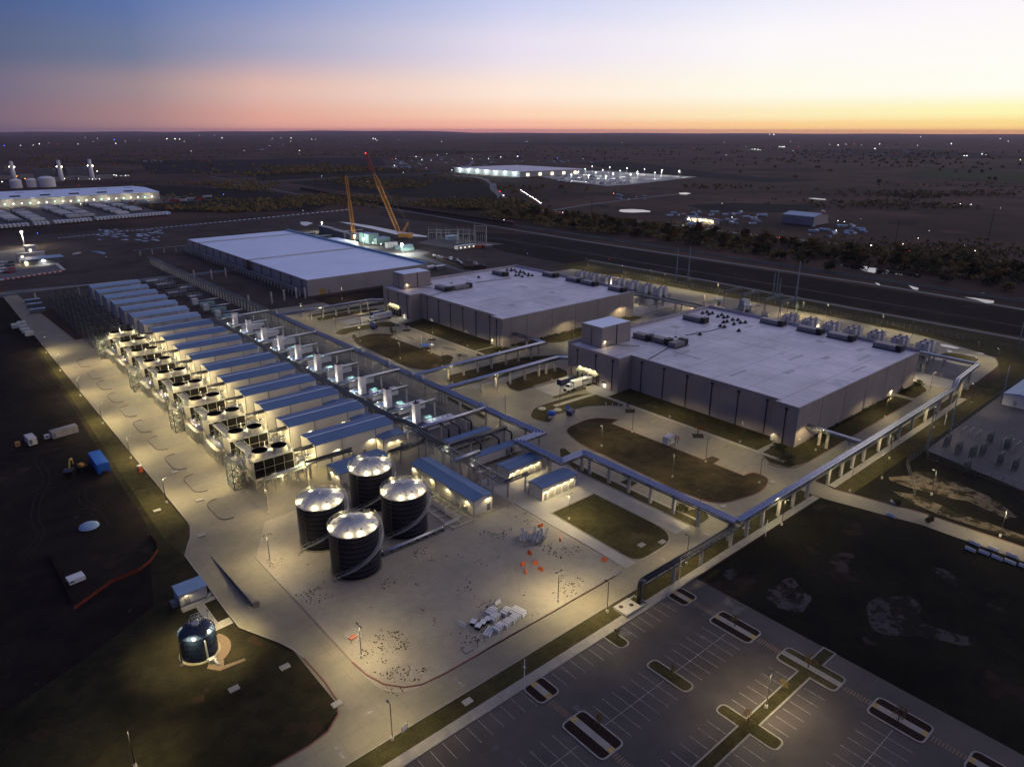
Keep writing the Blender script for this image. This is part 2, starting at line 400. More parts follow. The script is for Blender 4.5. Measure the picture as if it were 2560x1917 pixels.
M['pole'] = mat('grey_steel_pole', (.19,.23,.25), None, 1, .5, metal=.3)
M['wood'] = mat('dark_timber', (.04,.03,.025), None, 1, .9)
M['rust'] = mat('rusty_wagon', (.05,.022,.016), (.025,.016,.014), .2, .9)
M['weed'] = mat('dry_weeds', (.15,.12,.07), (.10,.08,.045), 2, 1, spec=.1)
M['leafdark'] = mat('dark_leaves', (.075,.072,.028), (.045,.046,.02), .6, 1, spec=.1, fine=.2)
M['leafolive'] = mat('olive_leaves', (.20,.15,.055), (.13,.10,.04), .4, 1, spec=.1, fine=.2)
M['leaforange'] = mat('autumn_leaves', (.24,.135,.045), (.16,.09,.03), .4, 1, spec=.1, fine=.2)
M['leafred'] = mat('rust_red_leaves', (.28,.07,.02), (.2,.05,.02), .6, 1, spec=.1)
M['bark'] = mat('bark', (.06,.045,.035), None, 1, 1)
def emis(name, c, s):
    m = bpy.data.materials.new(name); m.use_nodes = True; b = m.node_tree.nodes['Principled BSDF']
    b.inputs['Base Color'].default_value = (.8, .8, .8, 1); b.inputs['Emission Color'].default_value = (*c, 1); b.inputs['Emission Strength'].default_value = s
    return m
WARM = (1.0, .82, .43)
M['lit'] = emis('lit_warm_lamp', (1, .88, .62), 12); M['litwhite'] = emis('lit_white_lamp', (.95, 1, .95), 12)
M['litorange'] = emis('lit_orange_lamp', (1, .35, .06), 14); M['litred'] = emis('lit_red_lamp', (1, .03, .02), 10); M['litblue'] = emis('lit_blue_lamp', (.05, .12, 1), 12)
M['litwindow'] = emis('lit_window', (1, .85, .55), 2.5); M['litgreen'] = emis('lit_green_lamp', (.3, 1, .7), 7)
def lamp(name, kind, power, loc, parent=None, col=WARM, size=.15, cone=150, blend=.5, rot=None, wing=False):
    l = bpy.data.lights.new(name, kind); l.energy = power; l.color = col
    if kind in ('POINT', 'SPOT'): l.shadow_soft_size = size
    if kind == 'SPOT': l.spot_size = math.radians(cone); l.spot_blend = blend
    o = bpy.data.objects.new(name, l); COL.objects.link(o); o.location = loc
    if rot: o.rotation_euler = rot
    o.parent = parent
    if wing:   # batwing optics: the lens throws more light sideways than straight down
        l.use_nodes = True; t = l.node_tree; e = t.nodes['Emission']; tc_ = t.nodes.new('ShaderNodeTexCoord'); s_ = t.nodes.new('ShaderNodeSeparateXYZ')
        t.links.new(tc_.outputs['Normal'], s_.inputs[0]); a_ = t.nodes.new('ShaderNodeMath'); a_.operation = 'ABSOLUTE'; t.links.new(s_.outputs[2], a_.inputs[0])
        b_ = t.nodes.new('ShaderNodeMath'); b_.operation = 'POWER'; t.links.new(a_.outputs[0], b_.inputs[0]); b_.inputs[1].default_value = -2.0
        c_ = t.nodes.new('ShaderNodeMath'); c_.operation = 'MINIMUM'; t.links.new(b_.outputs[0], c_.inputs[0]); c_.inputs[1].default_value = 5.5
        t.links.new(c_.outputs[0], e.inputs['Strength'])
    return o
# ------------------------------------------------------------------ ground, roads, lawns
def S(name, pts, z, m, **k):
    return MB().sheet(list(pts), z).done(name, M[m], kind='structure', **k)
b = MB(); n = 96
b.face([(26000*math.cos(2*PI*i/n), 26000*math.sin(2*PI*i/n), -0.12) for i in range(n)])
b.done('ground', M['field'], kind='structure')
def kerb(pts, closed=True, w=.28, h=.15, m='kerb', name='kerb', z0=0.0):
    p = list(pts)
    if closed: p = p+[p[0], p[1]]
    o = offset(p, w/2); i = offset(p, -w/2); b = MB(); n = len(p)
    rng = range(1, n-1) if closed else range(n-1)
    for k in rng:
        j = k+1
        if closed and j == n-1: o2, i2 = o[1], i[1]
        else: o2, i2 = o[j], i[j]
        a, c = o[k], i[k]
        b.face([(*a, z0+h), (*c, z0+h), (*i2, z0+h), (*o2, z0+h)])
        b.face([(*a, z0), (*a, z0+h), (*o2, z0+h), (*o2, z0)]); b.face([(*c, z0+h), (*c, z0), (*i2, z0), (*i2, z0+h)])
    b.done(name, M[m], kind='structure')
def lawn(pts, m='grass', k='kerb', name='lawn', z=.12):
    S(name, pts, z, m)
    if k: kerb(pts, m=k)
# wide rough ground round the site
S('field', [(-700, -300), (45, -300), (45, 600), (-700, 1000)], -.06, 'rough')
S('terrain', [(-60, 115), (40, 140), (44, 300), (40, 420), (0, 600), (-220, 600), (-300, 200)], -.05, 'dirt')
S('field', [(132, -200), (520, -200), (520, 84), (132, 84)], -.055, 'rough')
S('terrain', [(150, 400), (200, 400), (420, 400), (500, 700), (470, 900), (60, 900), (48, 560), (90, 430)], -.055, 'dirt2')
S('terrain', [(420, 100), (520, 100), (520, 560), (460, 640), (420, 500)], -.05, 'dirt')
S('verge', [(400, 60), (452, 60), (452, 420), (400, 420)], -.045, 'grass')
S('verge', [(346, 79.5), (420, 79.5), (440, 130), (400, 130), (392, 95)], -.04, 'grass')
S('pavement', rnd([(45.3, 90.8, 0), (345, 90.8), (386, 92.8, 6), (396, 97, 8), (403.5, 110, 10), (412, 135, 10), (415, 178), (412, 300), (408, 400), (154, 425), (60, 425), (52.8, 590), (45.3, 590)]), 0.0, 'concrete')
S('road', [(-160, 91.0), (45.4, 91.0), (45.4, 196), (44.8, 191), (43.3, 186), (39.2, 176.5), (39.2, 146.6), (39.4, 139.5), (41.4, 135), (44.1, 128.9), (45.4, 124.9), (46, 121), (46.2, 111.3), (45.7, 105.6), (44.2, 102.2), (40.8, 99.7), (36.5, 98.9), (-160, 98.9)], 0.004, 'concrete')
kerb([(39.2, 177), (39.2, 146.6), (39.4, 139.5), (41.4, 135), (44.1, 128.9), (45.4, 124.9), (46, 121)], False)
kerb([(46, 121), (46.2, 111.3), (45.7, 105.6), (44.2, 102.2), (40.8, 99.7), (36.5, 98.9), (-160, 98.9)], False, m='redkerb')
kerb([(45.3, 590), (45.3, 191), (43.5, 186), (39.2, 177)], False, w=.22)
# lawn beside the small tank, path in front of the hut
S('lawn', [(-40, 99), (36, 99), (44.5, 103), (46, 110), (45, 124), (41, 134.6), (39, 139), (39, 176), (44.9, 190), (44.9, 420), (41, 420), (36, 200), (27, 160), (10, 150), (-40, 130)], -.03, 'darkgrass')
S('lawn', [(39, 177), (44.9, 190), (44.9, 420), (42.5, 420), (40, 300), (37.5, 190)], -.02, 'grass')
S('path', [(38.9, 144.5), (38.9, 141.9), (31.5, 141.5), (31.5, 143.5), (34.3, 143.6), (34.3, 153), (31.4, 153), (31.4, 155), (39, 155), (39, 153.4), (36.3, 153.2), (36.3, 144.4)], .02, 'walk')
b = MB()
b.sheet([(33.2+0*q, 137.2+0*q) for q in ()]+[(30+4.1*math.cos(a/10), 137+4.1*math.sin(a/10)) for a in range(6, -14, -2)]+[(30+6.2*math.cos(a/10), 137+6.2*math.sin(a/10)) for a in range(-14, 8, 2)], .01); b.sheet(rnd([(30.5, 132.6), (33, 131.4), (32.4, 129.6), (36.5, 129), (36.4, 128.2), (31.2, 128.6), (29.4, 131)]), .012); b.done('path', M['orangegravel'], kind='structure')
# gravel yard
yard = rnd([(53.2, 97.8, 9), (122.8, 97.8, 4.5), (122.8, 142), (109.1, 142.2), (109.1, 178), (87, 181), (62, 180), (53, 164)], 8)
S('gravel_yard', yard, .03, 'gravel')
kerb([(122.8, 142), (122.8, 103), (122.2, 100), (120.4, 98), (118, 97.8), (76, 97.8)], False, m='kerb')
kerb([(118, 97.8), (66, 97.8), (60.7, 98.3), (57.5, 100), (54.9, 103.4), (53.6, 108), (53.2, 113)], False, m='redkerb', w=.34)
kerb([(53.2, 113), (53.0, 164)], False, m='kerb')
kerb([(53.25, 145), (53.2, 98+14)], False, m='redkerb', w=.12, h=.155)
# oval gravel islands between the road and the cooling towers
for y0 in (188, 209.5, 229.5, 249.5, 269.5, 289.5, 309.5, 329.5, 348, 370):
    S('gravel_island', rnd([(52.6, y0, 3.5), (64, y0, 0), (64.5, y0+14), (52.6, y0+14.5, 4)]), .03, 'gravel3')
    kerb(rnd([(64, y0), (52.6, y0, 3.5), (52.6, y0+14.5, 4), (60, y0+14.3)])[1:-1], False, w=.2, m='darkkerb')
# garage side: green lawn, aprons
lawn(rnd([(127.3, 130.5), (145.5, 130.5), (145.5, 98.2, 9), (126.6, 98, 4)], 8))
S('pavement', [(122.8, 98.2), (126.6, 98.2), (127.2, 131), (145.6, 131), (145.6, 160), (122.8, 160)], .008, 'apron')
S('pavement', [(145.9, 100), (152.2, 100), (152.2, 156), (145.9, 150)], .01, 'apron')
lawn(rnd([(152.6, 98.4, 1), (161.5, 99, 3), (161.8, 105, 2), (155.9, 106.5), (156, 150), (159.5, 152.5), (162, 160, 1), (160.2, 161, 1), (154.8, 155), (152.6, 146)]))
S('path', [(155.9, 100), (156.9, 100), (156.9, 150), (155.9, 150)], .14, 'walk')
lawn(rnd([(157, 126), (161, 126), (161, 130.5), (157, 130.5)]), k='kerb')
# front strip, sidewalk
S('verge', [(-160, 86.5), (196, 86.5), (196, 90.8), (-160, 90.8)], .06, 'grass')
S('verge', [(205, 86.5), (322, 87), (350, 91.3), (205, 90.6)], .06, 'grass')
kerb([(-160, 90.8), (196, 90.8)], False, w=.2)
S('sidewalk', [(-160, 84.3), (195.5, 84.3), (195.5, 86.5), (-160, 86.5)], .08, 'walk')
S('sidewalk', [(205.5, 84.3), (323.5, 86), (322.5, 89), (320, 89), (316, 88.2), (205.5, 86.5)], .08, 'walk')
S('verge', [(205.5, 79), (400, 79.5), (346, 90), (323.5, 86.5), (205.5, 84.3)], .05, 'grass')
# lots of the data halls
S('verge', [(217, 99), (304, 99.8), (304, 108), (226, 108), (226, 115.5), (211.8, 115), (206, 107), (207.5, 101)], .11, 'grass')
kerb([(304, 99.8), (217, 99), (209, 99.6), (205.6, 103), (205, 107)], False, m='redkerb')
lawn(rnd([(307, 100.2, 2), (322, 100.6, 3), (330, 107.5, 2), (330, 108.8), (307, 108.2)]))
S('lawn', [(211.6, 115.3), (223.2, 115.3), (223.2, 117), (226, 117), (226, 185), (211.6, 184.6)], .12, 'grass')
S('path', [(209.7, 104), (211.6, 104), (211.6, 188), (209.7, 188)], .15, 'walk')
S('path', [(211.6, 113), (225, 113.5), (225, 115.2), (211.6, 115)], .15, 'walk')
lawn(rnd([(168.9, 160, 4), (166.4, 112, 6), (168.6, 101.5, 6), (186, 97.6, 5), (195.8, 101, 4), (195.8, 107, 2), (191, 107.5), (191, 118.9), (195.6, 119.5), (195.6, 122.5), (191, 123), (191, 164.3), (196, 165.2), (192, 171, 3), (187, 173.2, 5), (173, 172, 5)]), 'browngrass', 'redkerb')
lawn(rnd([(171, 189, 4), (173, 179, 4), (180, 184.6, 2), (197, 182.5, 2), (204, 177.5), (207.6, 173.6), (209.6, 174), (209.6, 192), (203, 195), (180, 195.8, 4)]))
S('path', [(187, 192.6), (209.6, 191.8), (209.6, 189.5), (187, 190.3)], .15, 'walk')
S('path', [(209.6, 185), (226, 184.8), (218, 184.8), (218, 199), (213, 199), (209.6, 195)], .152, 'apron')
lawn(rnd([(193, 199.6, 1), (217.6, 199, 0), (217.6, 196.8), (193, 197.2, 1)]))
for y0 in (168, 135.9): lawn([(203.0, y0), (206.2, y0+2.9), (209.4, y0), (206.2, y0-2.9)])
S('pavement', [(195, 200.2), (218, 199.8), (218, 212.6), (195, 212.6)], .02, 'apron')
# strips under the pipe bridges between the halls
lawn(rnd([(171, 244, 3), (173, 236, 3), (198, 232), (206, 236), (230, 235), (238.9, 236.5, 3), (238, 240, 2), (226, 246.5), (216, 250), (196, 250), (176, 250, 3)]), 'browngrass')
lawn(rnd([(186.5, 219, 2), (186.9, 213.4, 2), (216, 213.4), (222, 219, 2), (223, 226), (210, 229, 2), (190, 226, 2)]), 'browngrass')
S('path', [(175, 228.6), (218, 229), (218, 231.3), (175, 230.8)], .15, 'walk')
lawn(rnd([(253, 254.8, 3), (300.7, 257, 3), (328.5, 261.5, 2), (326, 267.3), (231.5, 267.3), (231.5, 262), (244, 262)]))
S('lawn', [(326, 216), (341, 216), (343, 236), (330, 240)], .1, 'grass')
# DC2 lot
lawn(rnd([(169.8, 322, 4), (168.9, 270, 5), (174, 261.3, 4), (186, 261.5, 4), (195.2, 271, 2), (195.2, 276), (191, 276.6), (191, 288.5), (195.1, 289), (195.2, 294), (191, 294.6), (190.5, 322.2), (194.5, 323.8), (191, 331, 3), (184, 334.6, 4), (173, 332, 4)]), 'browngrass')
S('lawn', [(209.4, 273), (223.2, 273.4), (223.2, 276.6), (226, 276.6), (226, 343), (209.4, 341)], .12, 'grass')
S('path', [(207.6, 264), (209.4, 264), (209.4, 348), (207.6, 348)], .15, 'walk')
lawn(rnd([(203.4, 264, 2), (226, 260.5), (226, 266.8), (224, 271.5), (209.6, 271.5)]), 'grass')
lawn(rnd([(169.9, 348, 3), (173, 341, 3), (180, 344.8), (196, 344, 1), (202.5, 339), (207.4, 337), (207.4, 350), (200, 353.4), (178, 353.8, 3)]))
for y0 in (327.6, 303): lawn([(200.8, y0), (204, y0+2.9), (207.3, y0), (204, y0-2.9)])
S('path', [(207.6, 344), (226, 344), (218, 344.4), (218, 358.4), (211, 358.4), (180, 356), (180, 353.6), (207.6, 352)], .152, 'apron')
lawn(rnd([(185, 359.4, 1), (217.6, 358.8), (217.6, 357), (185, 357.2, 1)]))
lawn(rnd([(176, 378, 2), (217.6, 378.4), (217.6, 384), (200, 388), (178, 386, 3)]))
lawn(rnd([(176, 390, 3), (226, 390), (290, 391), (290, 399), (200, 396), (176, 394, 2)]))
S('verge', [(200, 404), (300, 408), (300, 436), (200, 436)], .02, 'dirt')
S('pavement', [(185, 359.8), (218, 359.4), (218, 372), (185, 372)], .02, 'apron')
b = MB()
for pts in (T(1, 1, (1160, 565), (1230, 560), (1270, 575), (1240, 590), (1180, 580)), T(1, 1, (1590, 650), (1650, 645), (1730, 665), (1720, 680), (1640, 672)), T(1, 1, (1720, 705), (1800, 705), (1838, 725), (1800, 740), (1740, 728)), T(1, 1, (1290, 550), (1340, 560), (1370, 585), (1350, 590), (1310, 570))):
    b.sheet(pts, .012)
b.done('wet_patches', M['gravel2'], kind='structure')
# back yard of the generators
S('pavement', rnd([(330, 96, 5), (372, 97), (378, 120), (378, 226), (330, 226), (330, 116)]), .008, 'apron')
S('pavement', [(330, 268), (374, 268), (378, 352), (330, 352)], .008, 'apron')
S('terrain', [(336, 232), (410, 232), (410, 262), (336, 262)], .01, 'gravel2')
lawn(rnd([(377, 101, 6), (391, 102, 5), (391, 117, 6), (379, 118, 4)]))
b = MB()
for pts in (T(3, 1, (1480, 620), (1560, 630), (1655, 655), (1620, 662), (1500, 640)), T(3, 1, (1540, 668), (1600, 690), (1560, 695)), T(3, 1, (1690, 708), (1800, 722), (1795, 740), (1740, 730)), T(3, 1, (1800, 688), (1870, 705), (1830, 710)), T(3, 1, (1920, 730), (1970, 745), (1935, 748))):
    b.sheet(pts, .016)
b.done('water', M['water'], kind='structure')
# process yard east of the plant buildings
S('terrain', [(126, 190), (150, 190), (150, 420), (126, 420)], .006, 'gravel2')
lawn(rnd([(156.8, 196, 1), (159.5, 200, 1), (161.2, 231, 2), (159.3, 237, 2), (158.2, 222, 1), (156.8, 205, 1)]))
# road leaving to the right
S('road', rnd([(195.8, 91), (196.2, 83.4, 2), (202.7, 57.7), (203.4, 33), (200, 5), (190, -30), (198, -34), (208, 3), (211.4, 35), (210, 60), (204.5, 84.7, 2), (206, 91)]), .012, 'concrete')
kerb([(204.5, 84.7), (210, 60), (211.4, 35), (208, 3)], False, m='redkerb')
for i, pts in enumerate((T(3, 2, (1230, 440), (1260, 400), (1400, 415), (1520, 470), (1720, 540), (1900, 620), (2080, 740), (2150, 800), (2060, 815), (1900, 740), (1720, 660), (1580, 640), (1400, 590), (1200, 540), (1050, 480), (1040, 455)),
    T(3, 2, (1080, 580), (1250, 600), (1500, 700), (1640, 770), (1900, 850), (2208, 960), (2208, 1010), (1950, 930), (1500, 790), (1250, 680)),
    T(3, 2, (890, 395), (960, 390), (980, 420), (940, 435)))):
    S('sand_patch', pts, -.03, 'sand')
for pts in (T(3, 3, (850, 240), (930, 195), (1100, 185), (1200, 165), (1340, 270), (1290, 330), (1350, 420), (1600, 500), (1850, 560), (1700, 620), (1500, 560), (1250, 520), (1080, 530), (900, 480), (860, 360)),
    T(3, 3, (-40, 150), (60, 90), (130, 40), (200, 10), (300, 120), (390, 190), (340, 260), (300, 330), (160, 300), (20, 270)),
    T(3, 2, (1400, 1240), (1500, 1235), (1620, 1310), (1660, 1400), (1560, 1390), (1440, 1290)), T(2, 2, (1810, 1280), (1880, 1240), (1960, 1270), (1900, 1340), (1830, 1330))):
    S('dry_patch', rnd([(x, y, 4) for x, y in pts], 4), -.03, 'drypatch')
# parking lot
S('parking_lot', [(-160, -60), (132.8, -60), (132.8, 84.3), (-160, 84.3)], -.02, 'asphalt')
kerb([(-160, 84.2), (121, 84.2)], False, w=.25, h=.15, z0=-.02)
def island(pts, inner=(), m='mulch'):
    P = rnd(pts)
    MB().prism(P, -.02, .12).done('island_kerb', M['kerb'], kind='structure')
    S('island_bed', offset(P+[P[0], P[1]], (.35 if sum(P[i][0]*P[(i+1)%len(P)][1]-P[(i+1)%len(P)][0]*P[i][1] for i in range(len(P))) > 0 else -.35))[1:-1], .124, m)
    for q in inner: S('path', q, .128, 'walk')
def walkisland(x0, x1, y0, y1, m='mulch'):
    xm = (x0+x1)/2
    island([(x0, y0, 1.4), (x1, y0, 1.4), (x1, y1, 1.4), (x0, y1, 1.4)], [[(xm-.75, y0+.1), (xm+.75, y0+.1), (xm+.75, y1-.1), (xm-.75, y1-.1)]], m)
    b = MB()
    for yy in (y0+.4, y1-1.2): b.sheet([(xm-.75, yy), (xm+.75, yy), (xm+.75, yy+.8), (xm-.75, yy+.8)], .134)
    b.done('yellow_paving', M['yellow'], kind='structure')
walkisland(74.4, 80.7, 62.0, 72.8); walkisland(121.0, 127.0, 62.1, 72.6); walkisland(121.4, 127.5, 26.7, 37.2); walkisland(121.5, 127.6, 8.5, 20.4)
walkisland(75.1, 80.7, 78.7, 84.5); walkisland(121.2, 126.8, 79.0, 84.5)
island([(98.9, 62.2, 1.5), (102.3, 62.2, 1.5), (102.3, 72.7, 1.5), (98.9, 72.7, 1.5)], m='grass')
island([(98.8, 78.9, 1.5), (102.2, 78.9, 1.5), (102.2, 84.4), (98.8, 84.4)], m='grass')
island([(99.5, 56.2, 1.4), (102.6, 56.2, 1.4), (102.6, 51.2), (121.6, 51.2), (121.6, 56.3, 1.4), (127.2, 56.3, 1.4), (127.2, 51.2), (132.8, 51.2), (132.8, 48.3), (127.3, 48.3), (127.3, 43.2, 1.4), (121.6, 43.2, 1.4), (121.6, 48.3), (103.1, 48.3), (103.1, 43.2, 1.4), (99.5, 43.2, 1.4), (99.5, 48.3), (70, 48.3), (70, 51.2), (99.5, 51.2)], [[(123.8, 43.4), (125.3, 43.4), (125.3, 56.1), (123.8, 56.1)]], 'grass')
b = MB(); e = MB()
z = -.012
def ln(x0, y0, x1, y1, w=.12): b.sheet([(x0, y0), (x1, y0), (x1, y1), (x0, y1)], z)
for i in range(60):
    x = 118.35-2.735*i
    for ya, yb, xs in ((79.3, 83.8, (98.5, 102.6, 74.8, 81)), (62.4, 72.2, (98.5, 102.6, 74, 81)), (51.4, 55.6, (99, 103, 0, 0)), (43.5, 47.8, (99, 103, 0, 0)), (27, 36.5, (99, 103, 0, 0)), (7, 16.5, (0, 0, 0, 0))):
        if xs[0] < x < xs[1] or xs[2] < x < xs[3]: continue
        ln(x-.06, ya, x+.06, yb)
for x0, x1 in ((102.6, 120.8), (81, 98.6), (40, 74)): ln(x0, 67.3, x1, 67.43)
ln(103, 31.7, 121, 31.83); ln(60, 31.7, 98, 31.83)
for x0, ya, yb in ((76.6, 72.95, 78.6), (123.6, 72.8, 78.9), (76.6, 57.2, 61.9), (123.6, 56.5, 61.9), (123.8, 37.4, 43.0), (123.8, 20.6, 26.5), (76.6, 51.5, 56)):
    y = ya
    while y < yb-.3: e.sheet([(x0-.1, y), (x0+1.4, y), (x0+1.4, y+.3), (x0-.1, y+.3)], z+.002); y += .6
b.done('parking_lines', M['white_line'], kind='structure'); e.done('crosswalk', M['crosswalk'], kind='structure')
b = MB()
for i in range(19):   # stalls along the lots of the near and middle data hall
    for dy, yy in ((0, 108.5+2.74*i), (159.5, 268+2.74*i)):
        if not (133 < yy-dy < 138.5) and yy-dy < 160: b.sheet([(203.6, yy), (208.3, yy+.3), (208.3, yy+.5), (203.6, yy+.2)], .02)
        if not (117 < yy-dy < 125): b.sheet([(191.3, yy), (195.6, yy), (195.6, yy+.2), (191.3, yy+.2)], .02)
for i in range(17): b.sheet([(157.2, 109.5+2.6*i), (161.6, 109.8+2.6*i), (161.6, 109.92+2.6*i), (157.2, 109.62+2.6*i)], .02)
for (x0, y0) in ((204, 159), (204, 155), (202.5, 319), (202.5, 315)):
    for k in range(5): b.sheet([(x0, y0+k*.5), (x0+4, y0+k*.5+.3), (x0+4, y0+k*.5+.42), (x0, y0+k*.5+.12)], .021)
for k in range(12):
    b.sheet([(186+1.5*k, 176+k*.1), (188+1.5*k, 181.5+k*.1), (188.15+1.5*k, 181.5+k*.1), (186.15+1.5*k, 176+k*.1)], .02)
    b.sheet([(184+1.5*k, 336+k*.1), (186+1.5*k, 341.5+k*.1), (186.15+1.5*k, 341.5+k*.1), (184.15+1.5*k, 336+k*.1)], .02)
for x0, y0, x1, y1 in ((56.6, 87, 0, 0),): pass
for (x, y, w, d) in ((48, 98.6, 3.6, .45), (40, 92.5, .45, 3.2), (66.5, 92.4, .45, 3.4), (133, 92.4, .45, 3.4), (148, 99.2, 3.2, .45), (152, 92.5, .45, 3)): b.sheet([(x, y), (x+w, y), (x+w, y+d), (x, y+d)], .02)
b.done('road_markings', M['white_line'], kind='structure')
# right-hand power yard
S('terrain', [(247, 40), (257, 77), (420, 80), (430, -60), (250, -60), (244, 10)], -.02, 'gravel2')
S('terrain', [(345, 108), (345, 95), (372, 98), (372, 225), (345, 225)], .012, 'gravel2')
# far roads, railway, water, fields
def strip(name, path, w, z, m):
    a, c = offset(path, w/2), offset(path, -w/2); b = MB()
    for i in range(len(path)-1): b.face([(*a[i], z), (*c[i], z), (*c[i+1], z), (*a[i+1], z)])
    b.done(name, M[m], kind='structure')
strip('road', [(714, -100), (711, 100), (707, 283), (695, 398), (697, 503), (686, 600), (688, 704), (699, 815), (705, 900)], 11, .05, 'farroad')
strip('road', [(699, 815), (735, 880), (800, 962), (871, 1068), (960, 1180), (1020, 1270), (1060, 1340), (1075, 1400), (1070, 1470)], 13, .05, 'farroad')
strip('road', [(690, 725), (780, 752), (873, 766), (1073, 785)], 7, .05, 'farroad')
strip('road', [(480, 1440), (601, 1530), (786, 1580), (948, 1594), (1158, 1590), (1500, 1600)], 9, .05, 'farroad')
strip('road', [(520, 60), (531, 200), (527, 390), (524, 485), (526, 613), (534, 740), (540, 892), (537, 1070), (556, 1419), (600, 1800)], 5, .04, 'farroad')
strip('road', [(476, 60), (476, 240), (472, 400), (470, 560), (440, 700), (400, 860)], 4, .04, 'dirt2')
strip('road', [(445, 60), (447, 240), (450, 300), (447, 420)], 4, .045, 'farroad')
strip('road', [(48.5, 588), (120, 575), (190, 571), (262, 560)], 9, .02, 'farroad')
strip('road', [(-60, 640), (20, 600), (48, 575)], 10, .02, 'farroad')
strip('railway_bed', [(552, -100), (553, 600), (556, 900), (586, 1200), (640, 1700)], 14, .03, 'ballast')
b = MB()
for x in (548, 550, 555, 557): b.box(x, -100, .05, x+.25, 900, .35)
b.done('rails', M['galvdark'], kind='structure')
for k in ((1, 0, (715, 880), (800, 885), (1000, 915), (1200, 955), (1480, 1003), (1470, 1010), (1300, 1003), (1190, 985), (1000, 940), (850, 910)),
          (2, 0, (920, 788), (935, 773), (1040, 770), (1130, 775), (1195, 786), (1190, 796), (1110, 797), (1050, 800), (960, 797)),
          (3, 0, (345, 676), (400, 675), (500, 684), (495, 691), (400, 684)),
          (3, 0, (608, 1248), (700, 1248), (850, 1262), (980, 1290), (1100, 1310), (1250, 1325), (1320, 1335), (1320, 1362), (1210, 1345), (1100, 1330), (950, 1328), (860, 1310), (720, 1280)),
          (3, 0, (920, 1402), (960, 1412), (968, 1428), (940, 1420)), (3, 0, (1210, 1425), (1300, 1450), (1290, 1468), (1250, 1460)), (3, 0, (1790, 1495), (1870, 1488), (1920, 1498), (1850, 1503)),
          (3, 0, (1690, 1528), (1780, 1535), (1950, 1560), (1945, 1580), (1880, 1580), (1800, 1552)),
          (2, 0, (1437, 630), (1500, 626), (1545, 635), (1500, 645), (1450, 642)),
          (0, 0, (770, 1130), (880, 1135), (920, 1150), (890, 1160), (820, 1140)),
          (1, 0, (380, 880), (440, 878), (495, 890), (430, 915), (390, 905))):
    b = MB().sheet(T(k[0], k[1], *k[2:]), .06); b.done('water', M['water'], kind='structure')
b = MB()
for (x, y, w) in [(870+random.uniform(-60, 560), 985+random.uniform(-40, 60), random.uniform(20, 90)) for _ in range(46)]:
    q = T(0, 0, (x, y), (x+w*.4, y-4), (x+w, y), (x+w*.7, y+5), (x+w*.3, y+3)); b.sheet(q, .03)
b.done('melt_puddles', M['wetwhite'], kind='structure')
b = MB()
for k in range(60):
    x = 500+k*42; y = 1015-k*4.1
    q = T(0, 0, (x, y), (x+26, y-2), (x+26, y+3), (x, y+5)); b.sheet(q, .03)
b.done('edge_puddles', M['wetwhite'], kind='structure')
for m, k in (('darkfield', (1, 0, (0, 345), (560, 325), (1080, 330), (1120, 395), (700, 420), (0, 410))), ('darkfield', (2, 0, (560, 372), (1000, 360), (1700, 450), (2208, 500), (2750, 520), (2208, 540), (1400, 480), (900, 430))),
             ('tanfield', (0, 0, (0, 300), (600, 290), (1050, 278), (850, 300), (500, 330), (0, 330))), ('greenfield', (3, 0, (1090, 468), (1400, 425), (2300, 455), (2300, 545), (1500, 500))),
             ('darkfield', (1, 0, (-1700, 360), (-300, 345), (0, 345), (0, 460), (-900, 470), (-1000, 380))), ('tanfield', (2, 0, (-200, 245), (900, 235), (2200, 300), (1500, 335), (600, 310), (-300, 330))), ('tanfield', (3, 0, (-500, 330), (0, 345), (600, 365), (1100, 410), (700, 420), (0, 372))), ('tanfield', (3, 0, (-700, 540), (300, 500), (900, 560), (500, 600), (-300, 620))), ('darkfield', (3, 0, (200, 260), (1300, 250), (2400, 330), (1200, 330))), ('tanfield', (3, 0, (700, 700), (1500, 640), (2400, 700), (1500, 760))), ('darkfield', (2, 0, (-300, 200), (900, 190), (1900, 215), (800, 235))), ('tanfield', (1, 0, (-900, 240), (400, 225), (1900, 225), (900, 260), (-300, 262))), ('darkfield', (1, 0, (900, 270), (1500, 262), (2300, 275), (1700, 290))),
             ('rough', (1, 0, (0, 430), (1000, 410), (1700, 455), (560, 500), (0, 530))), ('rough', (1, 0, (250, 540), (1080, 480), (1900, 500), (2190, 740), (1700, 700), (800, 620))), ('rough', (0, 0, (1250, 560), (2208, 600), (2900, 700), (2700, 790), (1500, 800), (1100, 740))),
             ('tanfield', (2, 0, (900, 560), (1700, 480), (2400, 540), (2700, 600), (1700, 620))), ('darkfield', (2, 0, (1500, 735), (1900, 715), (2700, 740), (2500, 800), (1700, 790))), ('tanfield', (3, 0, (500, 800), (900, 780), (1500, 830), (1100, 860)))):
    MB().sheet(T(k[0], k[1], *k[2:]), -.03-.004*random.random()*5).done('field', M[m], kind='structure')
# low hills on the horizon
b = MB(); prev = None
for i in range(61):
    px = -700+i*65; g = G(px, 341); d = Vector((g[0], g[1])).normalized()*24000
    hgt = 30+45*max(0, 1-abs(px-950)/900)+8*math.sin(i*1.7)+5*math.sin(i*.6)
    if px > 1150: hgt = 22+5*math.sin(i*1.3)
    cur = [(d.x*.93, d.y*.93, -1), (d.x*.97, d.y*.97, hgt*.7), (d.x, d.y, hgt), (d.x*1.05, d.y*1.05, -1)]
    if prev:
        for k in range(3): b.face([prev[k], cur[k], cur[k+1], prev[k+1]])
    prev = cur
b.done('hills', M['field'], kind='structure')

